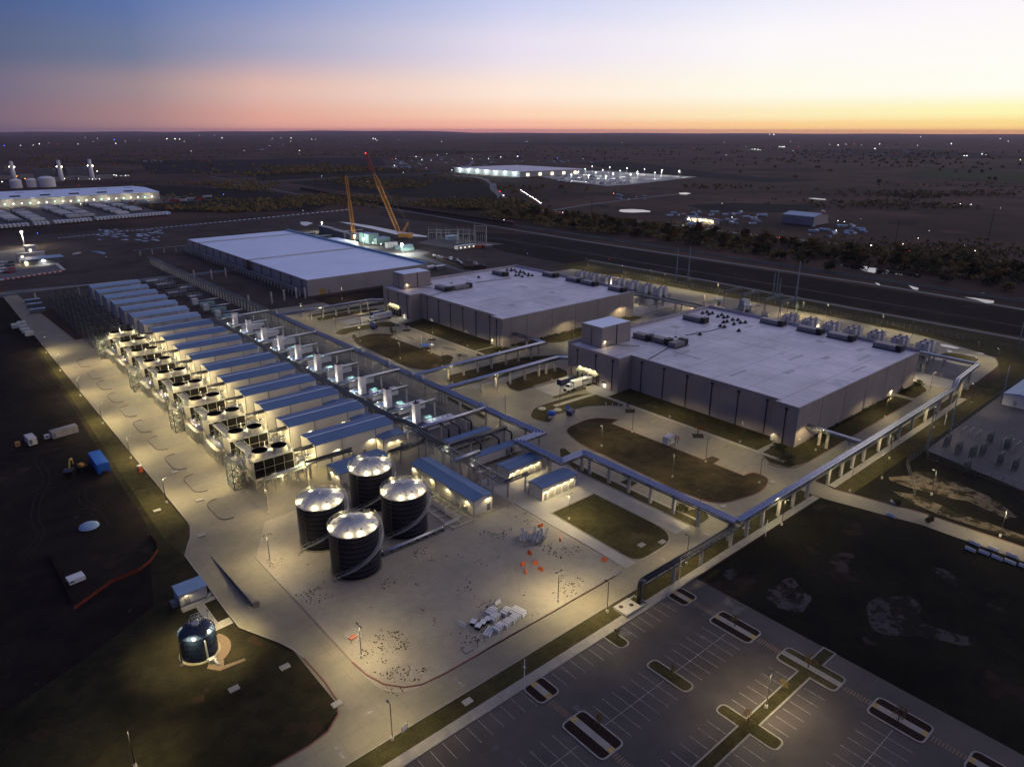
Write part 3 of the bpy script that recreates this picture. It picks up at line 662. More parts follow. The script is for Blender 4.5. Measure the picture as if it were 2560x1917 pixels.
# dry weeds scattered on the gravel yard
b = MB(); rr = random.Random(11)
from mathutils import noise as mn
k = 0
while k < 1500:
    x, y = rr.uniform(54, 122), rr.uniform(99, 178)
    v = mn.noise(Vector((x*.11, y*.11, 4.0)))+.5*mn.noise(Vector((x*.35, y*.35, 9.0)))+(.14 if x < 66 and y < 150 else 0)+(.12 if y < 106 or x > 112 else 0)
    if v < .27+rr.random()*.2: 
        k += .02; continue
    r = rr.uniform(.06, .24); a = rr.uniform(0, 3.1)
    b.face([(x+r*rr.uniform(.6, 1.3)*math.cos(a+q*PI/3), y+r*rr.uniform(.5, 1.2)*math.sin(a+q*PI/3), .045+rr.random()*.02) for q in range(6)])
    for q in range(3):
        c, s_ = math.cos(a+q), math.sin(a+q); b.face([(x-r*c*.6, y-r*s_*.6, .03), (x+r*c*.6, y+r*s_*.6, .03), (x+r*c*.8, y+r*s_*.8, .03+r*.8), (x-r*c*.5, y-r*s_*.5, .03+r*.7)])
    k += 1
b.done('weeds', M['weed'], kind='stuff', label='dry brown weeds scattered over the gravel yard', cat='weeds')

for path in (T(0, 2, (330, 320), (420, 480), (320, 640), (290, 820), (380, 960), (200, 1130)), T(0, 2, (0, 270), (300, 250), (700, 180), (1000, 150)), T(0, 2, (420, 800), (620, 750), (820, 740), (900, 860)), T(0, 2, (700, 560), (720, 700), (980, 720), (1150, 560)), T(0, 1, (0, 760), (300, 880), (560, 1100), (700, 1270))):
    for d in (-.9, .9):
        q = offset(rline([(x, y, 0) for x, y in path], 9, 6), d); strip('dirt_track', q, .5, -.02, 'track')

# ------------------------------------------------------------------ the four tanks
def make_tank(label, loc, rz=0.0):
    t = thing('storage_tank', label, 'tank', loc, rz, 'black storage tanks with silver domes on the gravel yard')
    R, Z = 6.2, 12.0
    MB().cyl(0, 0, 0.0, .25, R+.45, n=40).done('concrete_base', M['concrete'], t)
    b = MB(); b.lathe(0, 0, [(R, .25), (R, Z)], 48)
    for k in range(1, 9): b.lathe(0, 0, [(R+.002, k*1.38-.04), (R+.05, k*1.38), (R+.002, k*1.38+.04)], 48, 1)
    b.done('shell', [M['tank'], M['slate']], t)
    b = MB(); n = 16; prof = [(R+.12, Z-.02), (R+.12, Z+.25), (R*.86, Z+.85), (R*.45, Z+1.75), (.35, Z+2.1)]
    b.lathe(0, 0, prof, n, 0, False); b.cyl(0, 0, Z+2.0, Z+2.35, .45, n=10)
    for k in range(n):
        a = 2*PI*k/n
        b.tube([(r*math.cos(a), r*math.sin(a), z+.05) for r, z in prof[1:]], .05, 4)
    b.done('dome_roof', M['dome'], t)
    b = MB()     # guard rail round the back half of the roof edge and the spiral stair
    for a0, a1 in ((20, 200),):
        for zz in (.6, 1.15): b.tube([((R+.1)*math.cos(math.radians(a)), (R+.1)*math.sin(math.radians(a)), Z+.1+zz) for a in range(a0, a1+1, 12)], .04, 4)
        for a in range(a0, a1+1, 15): b.bar(((R+.1)*math.cos(math.radians(a)), (R+.1)*math.sin(math.radians(a)), Z+.1), ((R+.1)*math.cos(math.radians(a)), (R+.1)*math.sin(math.radians(a)), Z+1.25), .035)
    b.done('guard_rail', M['galv'], t)
    b = MB(); st = []; a0, a1 = 212, 372; N_ = 56
    for i in range(N_+1):
        u = i/N_; a = math.radians(a0+(a1-a0)*u); z = 1.9+(Z-1.75)*u; st.append((a, z))
        b._add([(r*math.cos(a+da), r*math.sin(a+da), z+dz) for r, da in ((R+.15, -.022), (R+1.0, -.022), (R+1.0, .022), (R+.15, .022)) for dz in (0,)], [(0, 1, 2, 3)])
        if i % 4 == 0:
            b.bar(((R+1.02)*math.cos(a), (R+1.02)*math.sin(a), z), ((R+1.02)*math.cos(a), (R+1.02)*math.sin(a), z+1.1), .03)
            b.bar(((R)*math.cos(a), (R)*math.sin(a), z-.5), ((R+1.0)*math.cos(a), (R+1.0)*math.sin(a), z-.05), .04)
    for rr, dz, w in ((R+1.02, 1.1, .045), (R+1.02, .6, .035), (R+1.04, -.05, .10), (R+.14, -.05, .08)):
        b.tube([(rr*math.cos(a), rr*math.sin(a), z+dz) for a, z in st], w, 4)
    a, z = st[0]; e = (R+.6)
    p0 = Vector((e*math.cos(a), e*math.sin(a), z)); d = Vector((math.sin(a), -math.cos(a), 0)); p1 = p0+d*2.6-Vector((0, 0, 1.8)); s = Vector((math.cos(a), math.sin(a), 0))*.45
    for q in (-1, 1):
        b.bar(p0+s*q, p1+s*q, .07); b.bar(p0+s*q+Vector((0, 0, 1.1)), p1+s*q+Vector((0, 0, 1.1)), .035)
        b.bar(p1+s*q, p1+s*q+Vector((0, 0, 1.1)), .03)
    for i in range(8):
        c = p0.lerp(p1, i/7); b.face([c-s-d*.12, c+s-d*.12, c+s+d*.12, c-s+d*.12])
    a, z = st[-1]; b.cbox((R+.5)*math.cos(a+.12), (R+.5)*math.sin(a+.12), z, 1.3, 1.6, .08, a=a)
    b.done('spiral_stair', M['galv'], t)
    b = MB(); a = math.radians(206); x, y = (R+.5)*math.cos(a), (R+.5)*math.sin(a)
    b.tube(rline([((R-.1)*math.cos(a), (R-.1)*math.sin(a), Z-.6), (x, y, Z-.5), (x, y, .3)], .5), .16, 8); b.done('overflow_pipe', M['darkpipe'], t)
    for k, a in enumerate((15, 90, 165, 230, 262, 300)):
        a = math.radians(a); x, y = 5.75*math.cos(a), 5.75*math.sin(a)
        b = MB(); b.tube([(x, y, Z+.3), (x, y, Z+2.0)], .05, 6); b.cbox(x, y, Z+2.0, .42, .3, .14)
        f = b.done('roof_lamp', M['galvdark'], t)
        lamp('roof_light', 'POINT', 480, (x*1.02, y*1.02, Z+1.35), t, size=.25)
    return t
t1 = make_tank('black tank with silver dome, nearest the camera of the four', (70.9, 143.3, 0))
for lab, loc in (('black tank with silver dome left of the nearest one, beside the concrete road', (70.6, 160.8, 0)), ('black tank with silver dome beside the cream long shed and the steel pipe grid', (90.5, 151.0, 0)), ('black tank with silver dome at the back, in front of the blue-roofed buildings', (90.8, 169.6, 0))):
    copy_of(t1, loc, label=lab)
# small tank
t = thing('water_tank', 'small dark tank with railed hatch and ribbed dome standing on the dark lawn', 'tank', (30.0, 137.0, 0))
MB().cyl(0, 0, -.05, .2, 4.15, n=32).done('concrete_base', M['concrete'], t)
b = MB(); b.lathe(0, 0, [(3.65, .2), (3.65, 5.7)], 36)
for k in range(1, 5): b.lathe(0, 0, [(3.652, k*1.15), (3.70, k*1.15+.04), (3.652, k*1.15+.08)], 36)
b.done('shell', M['tank2'], t)
b = MB(); b.lathe(0, 0, [(3.7, 5.7), (3.3, 6.2), (2.2, 6.8), (1.0, 7.15), (.1, 7.25)], 36)
for k in range(24):
    a = 2*PI*k/24; b.tube([(r*math.cos(a), r*math.sin(a), z+.02) for r, z in ((3.6, 5.85), (3.3, 6.22), (2.2, 6.82), (1.0, 7.18))], .025, 3)
b.done('dome_roof', M['tank2'], t)
b = MB(); b.cyl(0, 0, 7.1, 7.6, .8, n=16); b.done('hatch', M['galv'], t)
b = MB()
for k in range(5):
    x = -.2+k*.75
    for s in (-.6, .6): b.bar((x, 1.2+s, 7.0-k*.1), (x, 1.2+s, 8.4-k*.05), .04)
for s in (-.6, .6):
    for zz in (7.8, 8.4): b.bar((-.3, 1.2+s, zz), (3.4, 1.2+s, zz-.1), .035)
for k in range(8):
    a = 2*PI*k/8; b.bar((1.2*math.cos(a), 1.2*math.sin(a), 7.1), (1.2*math.cos(a), 1.2*math.sin(a), 8.3), .035)
b.tube([(1.2*math.cos(2*PI*k/12), 1.2*math.sin(2*PI*k/12), 8.3) for k in range(13)], .035, 4)
b.done('guard_rail', M['galv'], t)
b = MB(); b.tube(rline([(.4, -3.7, 5.0), (.4, -4.0, 5.0), (.4, -4.0, .8), (.4, -4.6, .7)], .3), .18, 8, 0); b.tube([(0, -4.3, .7), (1.8, -5.2, .7)], .22, 8); b.tube([(1.2, -4.6, .7), (1.6, -7.0, .35)], .3, 10); b.cbox(.9, -4.8, .1, 1.2, 1.0, .9)
b.done('outlet_pipes', M['galv'], t)
b = MB(); b.tube(rline([(-3.4, -1.2, 5.2), (-4.1, -1.5, 5.2), (-4.1, -1.5, .2)], .3), .1, 6); b.cbox(-4.1, -1.7, 0, .9, .8, .12); b.done('overflow_pipe', M['darkpipe'], t)
b = MB(); b.bar((3.1, 2.2, 6), (3.4, 2.4, 7.7), .05); b.cbox(3.4, 2.4, 7.7, .5, .4, .15); b.done('roof_lamp', M['galvdark'], t)
lamp('roof_light', 'POINT', 25, (1.2, 1.2, 8.9), t, col=(1, .95, .85))
for a in (.6, 2.5, 4.2, 5.5): lamp('edge_light', 'SPOT', 5200, (4.5*math.cos(a), 4.5*math.sin(a), 7.4), t, cone=125, size=.2, blend=.3)

# ------------------------------------------------------------------ metal buildings
def gable(b, x0, x1, y0, y1, z, rise, ov=.3, axis='x', m=0, mt=None, th=.18):
    mt = m if mt is None else mt
    if axis == 'x':
        ym = (y0+y1)/2; P = [(y0-ov, z), (ym, z+rise), (y1+ov, z)]
        q = lambda u, y, zz: (u, y, zz); a, c = x0-ov, x1+ov
    else:
        xm = (x0+x1)/2; P = [(x0-ov, z), (xm, z+rise), (x1+ov, z)]
        q = lambda u, x, zz: (x, u, zz); a, c = y0-ov, y1+ov
    for k in (0, 1):
        (p, zp), (r, zr) = P[k], P[k+1]
        f = [q(a, p, zp+th), q(c, p, zp+th), q(c, r, zr+th), q(a, r, zr+th)]
        if axis != 'x': f = f[::-1]
        b.face(f, m)
        g2 = [q(a, p, zp), q(c, p, zp), q(c, r, zr), q(a, r, zr)]
        b.face(g2 if axis != 'x' else g2[::-1], mt)
        for u in (a, c): b.face([q(u, p, zp), q(u, r, zr), q(u, r, zr+th), q(u, p, zp+th)], mt)
        e = (p, zp) if k == 0 else (r, zr)
        b.face([q(a, e[0], e[1]), q(c, e[0], e[1]), q(c, e[0], e[1]+th), q(a, e[0], e[1]+th)], mt)
    b.bar(q(a, P[1][0], P[1][1]+th), q(c, P[1][0], P[1][1]+th), .06, m)
def gwall(b, x0, x1, y0, y1, z, rise, axis='x'):
    if axis == 'x':
        ym = (y0+y1)/2
        for x in (x0, x1): b.face([(x, y0, 0), (x, y1, 0), (x, y1, z), (x, ym, z+rise), (x, y0, z)])
        for y in (y0, y1): b.face([(x0, y, 0), (x1, y, 0), (x1, y, z), (x0, y, z)])
    else:
        xm = (x0+x1)/2
        for y in (y0, y1): b.face([(x0, y, 0), (x1, y, 0), (x1, y, z), (xm, y, z+rise), (x0, y, z)])
        for x in (x0, x1): b.face([(x, y0, 0), (x, y1, 0), (x, y1, z), (x, y0, z)])
def walllamp(parent, x, y, z, nx, ny, power=260, lit='lit', col=WARM, emitter=True, aim=.9):
    b = MB(); b.cbox(x+nx*.16, y+ny*.16, z, .35, .35, .18); o = b.done('wall_lamp', M['galvdark'], parent)
    b = MB(); b.cbox(x+nx*.2, y+ny*.2, z-.05, .26, .26, .05); b.done('bulb', M[lit], o)
    if power: lamp('lamp_light', 'SPOT', power*1.9, (x+nx*.55, y+ny*.55, z-.02), o, col=col, cone=165, size=.12, blend=.35, rot=(math.radians(22)*(-ny if False else 0)+0, 0, 0))
def make_hall(label, k, lit=True, pale=False):
    """one plant building; local origin at its near left corner (x 88.8, y 201.7)"""
    t = thing('plant_building', label, 'building', (88.8, 201.7+20*k, 0), 0, 'blue-roofed plant buildings in a row')
    W_, D_, Hh = 29.4, 11.2, 8.0
    wm_ = M['panelgrey'] if pale else M['panelwall']
    b = MB(); gwall(b, 0, W_, 0, D_, Hh, .9); b.done('wall', wm_, t)
    b = MB(); gable(b, 0, W_, 0, D_, Hh, .9, .25); b.done('roof', [M['palemetal'] if pale else M['roofx'], M['trimblue']], t)
    MB().tube([(-.25, D_/2, Hh+1.1), (W_+.25, D_/2, Hh+1.1)], .16, 4).done('ridge_cap', M['membrane2'], t)
    b = MB(); gwall(b, 22.4, 31.3, -4.8, 4.5, 5.2, .55, 'y'); b.done('annex_wall', wm_, t)
    b = MB(); gable(b, 22.4, 31.3, -4.8, 4.3, 5.2, .55, .2, 'y'); b.done('annex_roof', [M['palemetal'] if pale else M['roofy'], M['trimblue']], t)
    for x, y, q in ((-.06, -.06, Hh), (9.3, -.08, Hh), (22.3, -.08, Hh), (-.08, D_+.02, Hh), (22.3, -4.9, 5.2), (31.4, -4.9, 5.2)): MB().tube([(x, y, .1), (x, y, q)], .09, 6).done('downpipe', M['downpipe'], t)
    b = MB(); b.box(-.05, 7.4, .05, 0.01, 8.6, 2.3); b.done('door', M['door'], t)
    b = MB(); b.box(29, -4.86, .05, 30.1, -4.78, 2.3); b.done('door', M['door'], t)
    MB().box(12, -1.0, 0, 13.2, -.1, 1.9).done('wall_cabinet', M['galv'], t); MB().box(17, -.7, 0, 17.8, -.1, 1.6).done('wall_cabinet', M['galv'], t)
    if lit:
        walllamp(t, 0, 3.0, 4.1, -1, 0, 160); walllamp(t, 0, 8.6, 4.1, -1, 0, 160)
        walllamp(t, 7.4, 0, 4.7, 0, -1, 420); walllamp(t, 20.6, 0, 4.6, 0, -1, 420)
        walllamp(t, 25.0, -4.8, 3.8, 0, -1, 160); walllamp(t, 28.0, -4.8, 3.8, 0, -1, 160)
    return t
h0 = make_hall('nearest blue-roofed plant building, behind the black tanks, with a lit front annex', 0)
for k in range(1, 10): copy_of(h0, (88.8, 201.7+20*k, 0), label=ORD[k]+' blue-roofed plant building from the tanks, beside a pair of cooling fans')
h1 = make_hall('eleventh building of the row, first of the unlit pale-roofed ones', 10, False, True)
for k in range(11, 17): copy_of(h1, (88.8, 201.7+20*k, 0), label=ORD[k]+' building of the row from the tanks, unlit with a pale blue roof')
def shed(name, label, x0, x1, y0, y1, z, rise, axis, wallm='panelwall', group=None, roof=None):
    t = thing(name, label, 'building', (x0, y0, 0), 0, group); w, d = x1-x0, y1-y0
    b = MB(); gwall(b, 0, w, 0, d, z, rise, axis); b.done('wall', M[wallm], t)
    b = MB(); gable(b, 0, w, 0, d, z, rise, .25, axis); b.done('roof', [M[roof or ('roofx' if axis == 'x' else 'roofy')], M['trimblue']], t)
    for x, y in ((-.06, -.06), (w+.06, -.06), (-.06, d+.06)): MB().tube([(x, y, .1), (x, y, z)], .08, 6).done('downpipe', M['downpipe'], t)
    return t
t = shed('long_shed', 'long narrow cream shed with blue roof beside the steel pipe grid', 109.2, 116.1, 143.9, 176.5, 4.6, .75, 'y')
for y in (8.5, 19, 27): MB().tube([(-.06, y, .1), (-.06, y, 4.5)], .07, 6).done('downpipe', M['downpipe'], t)
for y in (3.2, 12.8, 21, 31): walllamp(t, 0, y, 3.7, -1, 0, 200)
walllamp(t, 5.2, 0, 4.2, 0, -1, 200)
MB().box(4.8, -.06, .05, 6.0, 0, 2.3).done('door', M['door'], t)
for q in ((-.9, 3, .3, -.1, 4.2, 1.9), (-.7, 6, .4, -.1, 6.7, 1.7), (-.4, 7.6, .4, -.1, 8.2, 2.3)): MB().box(*q).done('wall_cabinet', M['galv'], t)
t = shed('pump_house', 'cream shed with blue roof half hidden behind the black tanks', 88.0, 106.0, 183.8, 192.3, 4.9, .7, 'x')
walllamp(t, 0, 5.5, 3.7, -1, 0, 220); walllamp(t, 0, 2.2, 3.7, -1, 0, 120)
MB().box(-.05, 6.6, .05, 0, 8.0, 2.6).done('door', M['door'], t)
b = MB(); b.box(.8, -1, 0, 1.8, -.1, 1.8); b.done('wall_cabinet', M['galv'], t)
for lab, y0 in (('blue-roofed garage with four pale roller doors beside the green lawn', 137.4), ('blue-roofed garage with four pale roller doors under the pipe bridge, behind the other garage', 152.9)):
    t = shed('garage', lab, 129.9, 144.2, y0, y0+5.8, 4.3, .5, 'x', group='blue-roofed garages')
    for i in range(4):
        x = 3.0+2.85*i; MB().box(x, -.05, .05, x+2.1, .0, 2.9).done('roller_door', M['rolldoor'], t)
        walllamp(t, x+1.05, 0, 3.4, 0, -1, 200)
    MB().box(1.0, -.06, .05, 1.9, 0, 2.2).done('door', M['door'], t); walllamp(t, 1.4, 0, 3.0, 0, -1, 200)
t = thing('control_hut', 'small hut with a ribbed blue-grey roof on the dark grass beside the small tank', 'hut', (31.6, 155.2, 0))
b = MB(); b.box(0, 0, .3, 6.2, 4.4, 3.2); b.done('wall', M['panelgrey'], t)
b = MB(); b._add([(-.2, -.2, 3.25), (6.4, -.2, 3.25), (6.4, 4.6, 3.5), (-.2, 4.6, 3.5), (-.2, -.2, 3.37), (6.4, -.2, 3.37), (6.4, 4.6, 3.62), (-.2, 4.6, 3.62)], [(0,3,2,1),(4,5,6,7),(0,1,5,4),(1,2,6,5),(2,3,7,6),(3,0,4,7)]); b.done('roof', M['palemetal'], t)
b = MB(); b.box(1.0, -.06, .35, 2.2, 0, 2.5); b.done('door', M['door'], t); walllamp(t, 1.6, 0, 2.8, 0, -1, 90)
b = MB(); b.box(-1.6, .8, 0, -.1, 2.6, 1.3); b.done('outdoor_unit', M['slate'], t)
b = MB()
for i in range(5): b.box(5.6+i*.25, -1.2, .1+i*.25, 5.9+i*.25, -.1, .16+i*.25)
b.bar((5.5, -1.2, .1), (6.9, -1.2, 1.4), .04); b.bar((5.5, -1.2, 1.1), (6.9, -1.2, 2.4), .03); b.box(0, -1.3, -.02, 5.5, 0, .12); b.done('steps', M['galv'], t)
t = thing('retaining_wall', 'low tapered concrete wall with a bluish side between the two lanes of the left road', 'wall', (0, 0, 0))
b = MB(); b._add([(44.3, 143.8, 0), (45.7, 143.8, 0), (45.7, 172, 0), (44.3, 172, 0), (44.3, 143.8, 1.5), (45.7, 143.8, 1.5), (45.7, 172, .15), (44.3, 172, .15)], [(0,3,2,1),(4,5,6,7),(0,1,5,4),(1,2,6,5),(2,3,7,6),(3,0,4,7)]); b.done('wall', M['concrete'], t)
b = MB(); b._add([(44.22, 144.5, 0), (44.28, 144.5, 0), (44.28, 171, 0), (44.22, 171, 0), (44.22, 144.5, 1.35), (44.28, 144.5, 1.35), (44.28, 171, .1), (44.22, 171, .1)], [(4,5,6,7),(0,1,5,4),(2,3,7,6),(3,0,4,7)]); b.done('side_shade', M['slate'], t)  # thin dark sheet standing in for the bluish shade on this side
# equipment houses between the pipe racks
for lab, x0, x1, y0, y1 in (('long flat blue-roofed equipment house, farther of the two beside the process pipes', 128.4, 147.4, 182.9, 186.0), ('long flat blue-roofed equipment house with two wall units, nearer the garages', 128.8, 146.8, 167.3, 170.9)):
    t = thing('equipment_house', lab, 'building', (x0, y0, 0), 0, 'equipment houses on stilts'); w, d = x1-x0, y1-y0
    MB().box(0, 0, .9, w, d, 3.9).done('wall', M['panelwall'], t)
    MB().box(-.12, -.12, 3.9, w+.12, d+.12, 4.05).done('roof', M['roofx'], t)
    b = MB()
    for i in range(7):
        for yy in (.2, d-.4): b.box(.2+i*(w-.6)/6, yy, 0, .5+i*(w-.6)/6, yy+.25, .9)
    b.done('stilts', M['galv'], t)
    b = MB()
    for x in (12.4, 14.4): b.box(x, -.8, 1.4, x+1.1, 0, 3.4)
    b.done('wall_unit', M['rtu'], t)
    b = MB(); b.box(w, 0, .85, w+1.3, d, .95); b.box(-1.3, 0, .85, 0, d, .95)
    for x in (w+1.3, -1.3):
        for yy in (0, d): b.bar((x, yy, 0), (x, yy, 2.0), .04)
        b.bar((x, 0, 2.0), (x, d, 2.0), .035)
    b.done('landing', M['galv'], t)
    walllamp(t, 0, 1.2, 2.9, -1, 0, 200, lit='litwhite', col=(1, .97, .85))
# ------------------------------------------------------------------ cooling towers
def frame_box(b, x0, y0, x1, y1, z0, z1, r=.08, diag=True):
    for x, y in ((x0, y0), (x1, y0), (x1, y1), (x0, y1)): b.bar((x, y, z0), (x, y, z1), r)
    for z in (z0, z1):
        b.bar((x0, y0, z), (x1, y0, z), r); b.bar((x0, y1, z), (x1, y1, z), r); b.bar((x0, y0, z), (x0, y1, z), r); b.bar((x1, y0, z), (x1, y1, z), r)
    if diag:
        for y in (y0, y1): b.bar((x0, y, z0), (x1, y, z1), r*.7); b.bar((x1, y, z0), (x0, y, z1), r*.7)
        for x in (x0, x1): b.bar((x, y0, z0), (x, y1, z1), r*.7); b.bar((x, y1, z0), (x, y0, z1), r*.7)
def rail(b, pts, h=1.05, step=1.6, r=.03):
    P = [Vector(p) for p in pts]
    for a, c in zip(P, P[1:]):
        n = max(1, int((c-a).length/step))
        for i in range(n+1):
            q = a.lerp(c, i/n); b.bar(q, q+Vector((0, 0, h)), r)
        for zz in (h, h*.55): b.bar(a+Vector((0, 0, zz)), c+Vector((0, 0, zz)), r)
def make_ct():
    t = thing('cooling_tower', 'cooling tower with two round fans nearest the black tanks', 'cooling tower', (68, 200.6, 0), 0, 'cooling towers with paired fans')
    w, d = 12.8, 6.6
    b = MB(); b.box(0, 0, 2.4, w, d, 3.2, 0)
    b.box(0, .2, 3.2, .12, d-.2, 9.0); b.box(w-.12, .2, 3.2, w, d-.2, 9.0)
    for i in range(5): b.box(w*i/4-.05 if i else 0, -.04, 3.2, w*i/4+.05 if i < 4 else w, .08, 9.0)
    for zz in (6.1,): b.box(0, -.03, zz, w, .06, zz+.07)
    for i in range(5): b.box(w*i/4-.09 if i else 0, d-.08, 3.2, w*i/4+.09 if i < 4 else w, d+.06, 9.0)
    b.done('body', M['towerskin'], t)
    MB().box(.12, .08, 3.2, w-.12, .2, 8.95).done('louvre', M['louvre'], t)
    MB().box(.12, d-.2, 3.2, w-.12, d-.08, 8.95).done('louvre', M['louvre'], t)
    b = MB(); b.box(-.2, -.35, 9.0, w+.2, d+.35, 9.2); b.done('deck', M['towerdeck'], t)
    for cx in (3.45, 9.65):
        b = MB(); b.lathe(cx, d/2, [(2.75, 9.2), (2.6, 9.7), (2.45, 10.3), (2.55, 11.0), (2.47, 11.0)], 32); b.lathe(cx, d/2, [(2.47, 11.0), (2.36, 10.3), (2.5, 9.3)], 32, 1); c = b.done('fan_cowl', [M['fancowl'], M['fancore']], t)
        b = MB(); b.cyl(cx, d/2, 9.24, 9.3, 2.48, n=28); b.cyl(cx, d/2, 9.3, 10.2, .3, n=10)
        for k in range(6):
            a = 2*PI*k/6+.3; b._add([(cx+r*math.cos(a+da), d/2+r*math.sin(a+da), 10.0+dz) for r, da, dz in ((.3, -.3, -.05), (2.3, -.11, -.05), (2.3, .11, .12), (.3, .3, .12))], [(0, 1, 2, 3)])
        b.done('fan_blades', M['fancore'], c)
    b = MB(); rail(b, [(-.1, -.3, 9.2), (w+.1, -.3, 9.2), (w+.1, d+.3, 9.2), (-.1, d+.3, 9.2), (-.1, -.3, 9.2)], step=2.2); b.done('guard_rail', M['galv'], t)
    b = MB()
    for i in range(5):
        for y in (.1, d-.1): b.bar((w*i/4, y, 0), (w*i/4, y, 2.4), .1)
    for y in (.1, d-.1):
        for i in range(4): b.bar((w*i/4, y, .1), (w*(i+1)/4, y, 2.4), .05)
    b.done('support_frame', M['galv'], t)
    b = MB(); b.cyl(6.55, d/2, 9.2, 10.2, .35, n=10); b.box(5.9, d/2-.2, 9.2, 7.2, d/2+.2, 9.8); b.tube([(6.0, 1, 9.6), (7.1, 5.5, 9.6)], .18, 8); b.done('fan_motor', M['offwhite'], t)
    for x, y in ((.5, .1), (6.5, d), (w-.3, d), (w-.4, .2)):
        b = MB(); b.bar((x, y, 9.2), (x, y, 11.6), .05); b.cbox(x, y, 11.6, .3, .3, .35); b.done('deck_lamp', M['white'], t)
    lamp('deck_light', 'POINT', 1500, (6.55, d/2+1.2, 10.6), t, size=.15); lamp('deck_light', 'POINT', 480, (w-.3, .4, 10.9), t, size=.15)
    lamp('deck_light', 'POINT', 480, (.3, .4, 10.9), t, size=.15)
    b = MB(); b.box(w, 2.0, 7.2, 20.7, 4.0, 7.5); b.tube([(w, 3.0, 7.9), (20.7, 3.0, 7.9)], .33, 8); b.done('black_pipe_tray', M['darkpipe'], t)
    b = MB()
    for y in (4.6, 5.3, 5.9): b.tube([(w, y, 3.6), (20.5, y, 3.6)], .16, 8)
    b.tube(rline([(w+1.5, 4.6, .2), (w+1.5, 4.6, 3.2), (w+5, 4.6, 3.2), (w+5, 1.5, 3.2)], .4), .22, 8)
    for x in (w+2, w+5.5): b.bar((x, 4.3, 0), (x, 4.3, 7.2), .08); b.bar((x, 1.9, 0), (x, 1.9, 7.2), .08)
    b.cyl(w+3.2, 1.2, .3, 2.3, .6, n=12); b.done('pipework', M['silver'], t)
    b = MB(); b.cyl(w+4.6, 5.4, 0, 2.1, .75, n=14); b.cyl(w+6.4, 5.9, 0, 2.1, .6, n=14); b.done('chemical_vessels', M['white'], t)
    lamp('yard_light', 'POINT', 3900, (w+3.4, -1.5, 6.6), t, size=.2)
    lamp('under_light', 'POINT', 900, (6.0, -4.5, 3.6), t, size=.2)
    return t
ct = make_ct()
for k in range(1, 10): copy_of(ct, (68, 200.6+20*k, 0), label=ORD[k]+' cooling tower with two round fans, counted from the black tanks')
def walkway():
    t = thing('steel_walkway', 'steel walkway deck linking the first and second cooling towers', 'walkway', (69.2, 207.2, 0), 0, 'walkways between the cooling towers')
    L_ = 13.4
    MB().box(0, 0, 8.2, 2.4, L_, 8.4).done('deck', M['towerdeck'], t)
    b = MB(); rail(b, [(0, 0, 8.4), (0, L_, 8.4)]); rail(b, [(2.4, 0, 8.4), (2.4, L_, 8.4)]); b.done('guard_rail', M['galv'], t)
    b = MB()
    for y in (1.5, 7.0, 12.0):
        for x in (.1, 2.3): b.bar((x, y, 0), (x, y, 8.2), .12)
        b.bar((.1, y, 5.0), (2.3, y, 8.0), .06); b.bar((2.3, y, 5.0), (.1, y, 8.0), .06)
    for x in (.1, 2.3):
        for ya, yb in ((1.5, 7.0), (7.0, 12.0)): b.bar((x, ya, 2), (x, yb, 7.8), .07); b.bar((x, yb, 2), (x, ya, 7.8), .07); b.bar((x, ya, 4.9), (x, yb, 4.9), .08)
    b.done('trestle', M['galvdark'], t)
    b = MB(); b.box(-4.2, -1, 4.3, -2.9, L_-2, 4.45); b.done('low_deck', M['towerdeck'], t)
    b = MB()
    for y in range(-1, 12, 2):
        for x in (-4.1, -3.0): b.bar((x, y+.3, 0), (x, y+.3, 4.3), .08)
        b.bar((-4.1, y+.3, 1), (-3, y+.3, 4), .05)
    rail(b, [(-4.2, -1, 4.45), (-4.2, L_-2, 4.45)], step=2.5)
    b.done('low_trestle', M['galv'], t)
    b = MB(); b.tube([(-2.4, -1, 5.2), (-2.4, L_, 5.2)], .2, 8); b.tube([(-1.6, -1, 5.2), (-1.6, L_, 5.2)], .2, 8); b.cyl(-1.2, 3, 3.8, 6.4, .42, n=10); b.cyl(-1.2, 9.5, 3.8, 6.2, .36, n=10); b.box(-2.7, -1, 4.7, -1.2, L_, 4.9); b.done('pipework', M['silver'], t)
    lamp('walkway_light', 'POINT', 5200, (-5.2, 6.0, 7.6), t, size=.15)
    return t
wk = walkway()
for k in range(1, 9): copy_of(wk, (69.2, 207.2+20*k, 0), label='steel walkway deck linking the %s and %s cooling towers' % (ORD[k], ORD[k+1]))
def stair_tower(label, y):
    t = thing('stair_tower', label, 'stair tower', (62.4, y, 0), 0, 'steel stair towers beside the cooling towers')
    b = MB()
    for z in (0.05, 2.3, 4.6, 6.9): frame_box(b, 0, 0, 3.2, 5.6, z, z+2.3, .1)
    rail(b, [(0, 0, 9.2), (3.2, 0, 9.2), (3.2, 5.6, 9.2), (0, 5.6, 9.2), (0, 0, 9.2)])
    b.done('frame', M['galvdark'], t)
    b = MB()
    for i, z in enumerate((.05, 2.3, 4.6, 6.9)):
        s = i % 2
        for j in range(9):
            y_ = .8+j*.45 if not s else 4.8-j*.45; b.box(.3+s*1.4, y_-.16, z+.25*j, 1.5+s*1.4, y_+.16, z+.25*j+.05)
        b.box(.1, 4.7 if not s else .1, z+2.2, 3.1, 5.5 if not s else .9, z+2.28)
    b.done('stairs', M['galv'], t)
    b = MB(); b.box(3.2, .6, 9.1, 6.2, 1.8, 9.2); rail(b, [(3.2, .6, 9.2), (6.2, .6, 9.2)]); rail(b, [(3.2, 1.8, 9.2), (6.2, 1.8, 9.2)]); b.done('gangway', M['galv'], t)
    lamp('tower_light', 'POINT', 1500, (-1.2, 2.6, 5.6), t, size=.1)
    return t
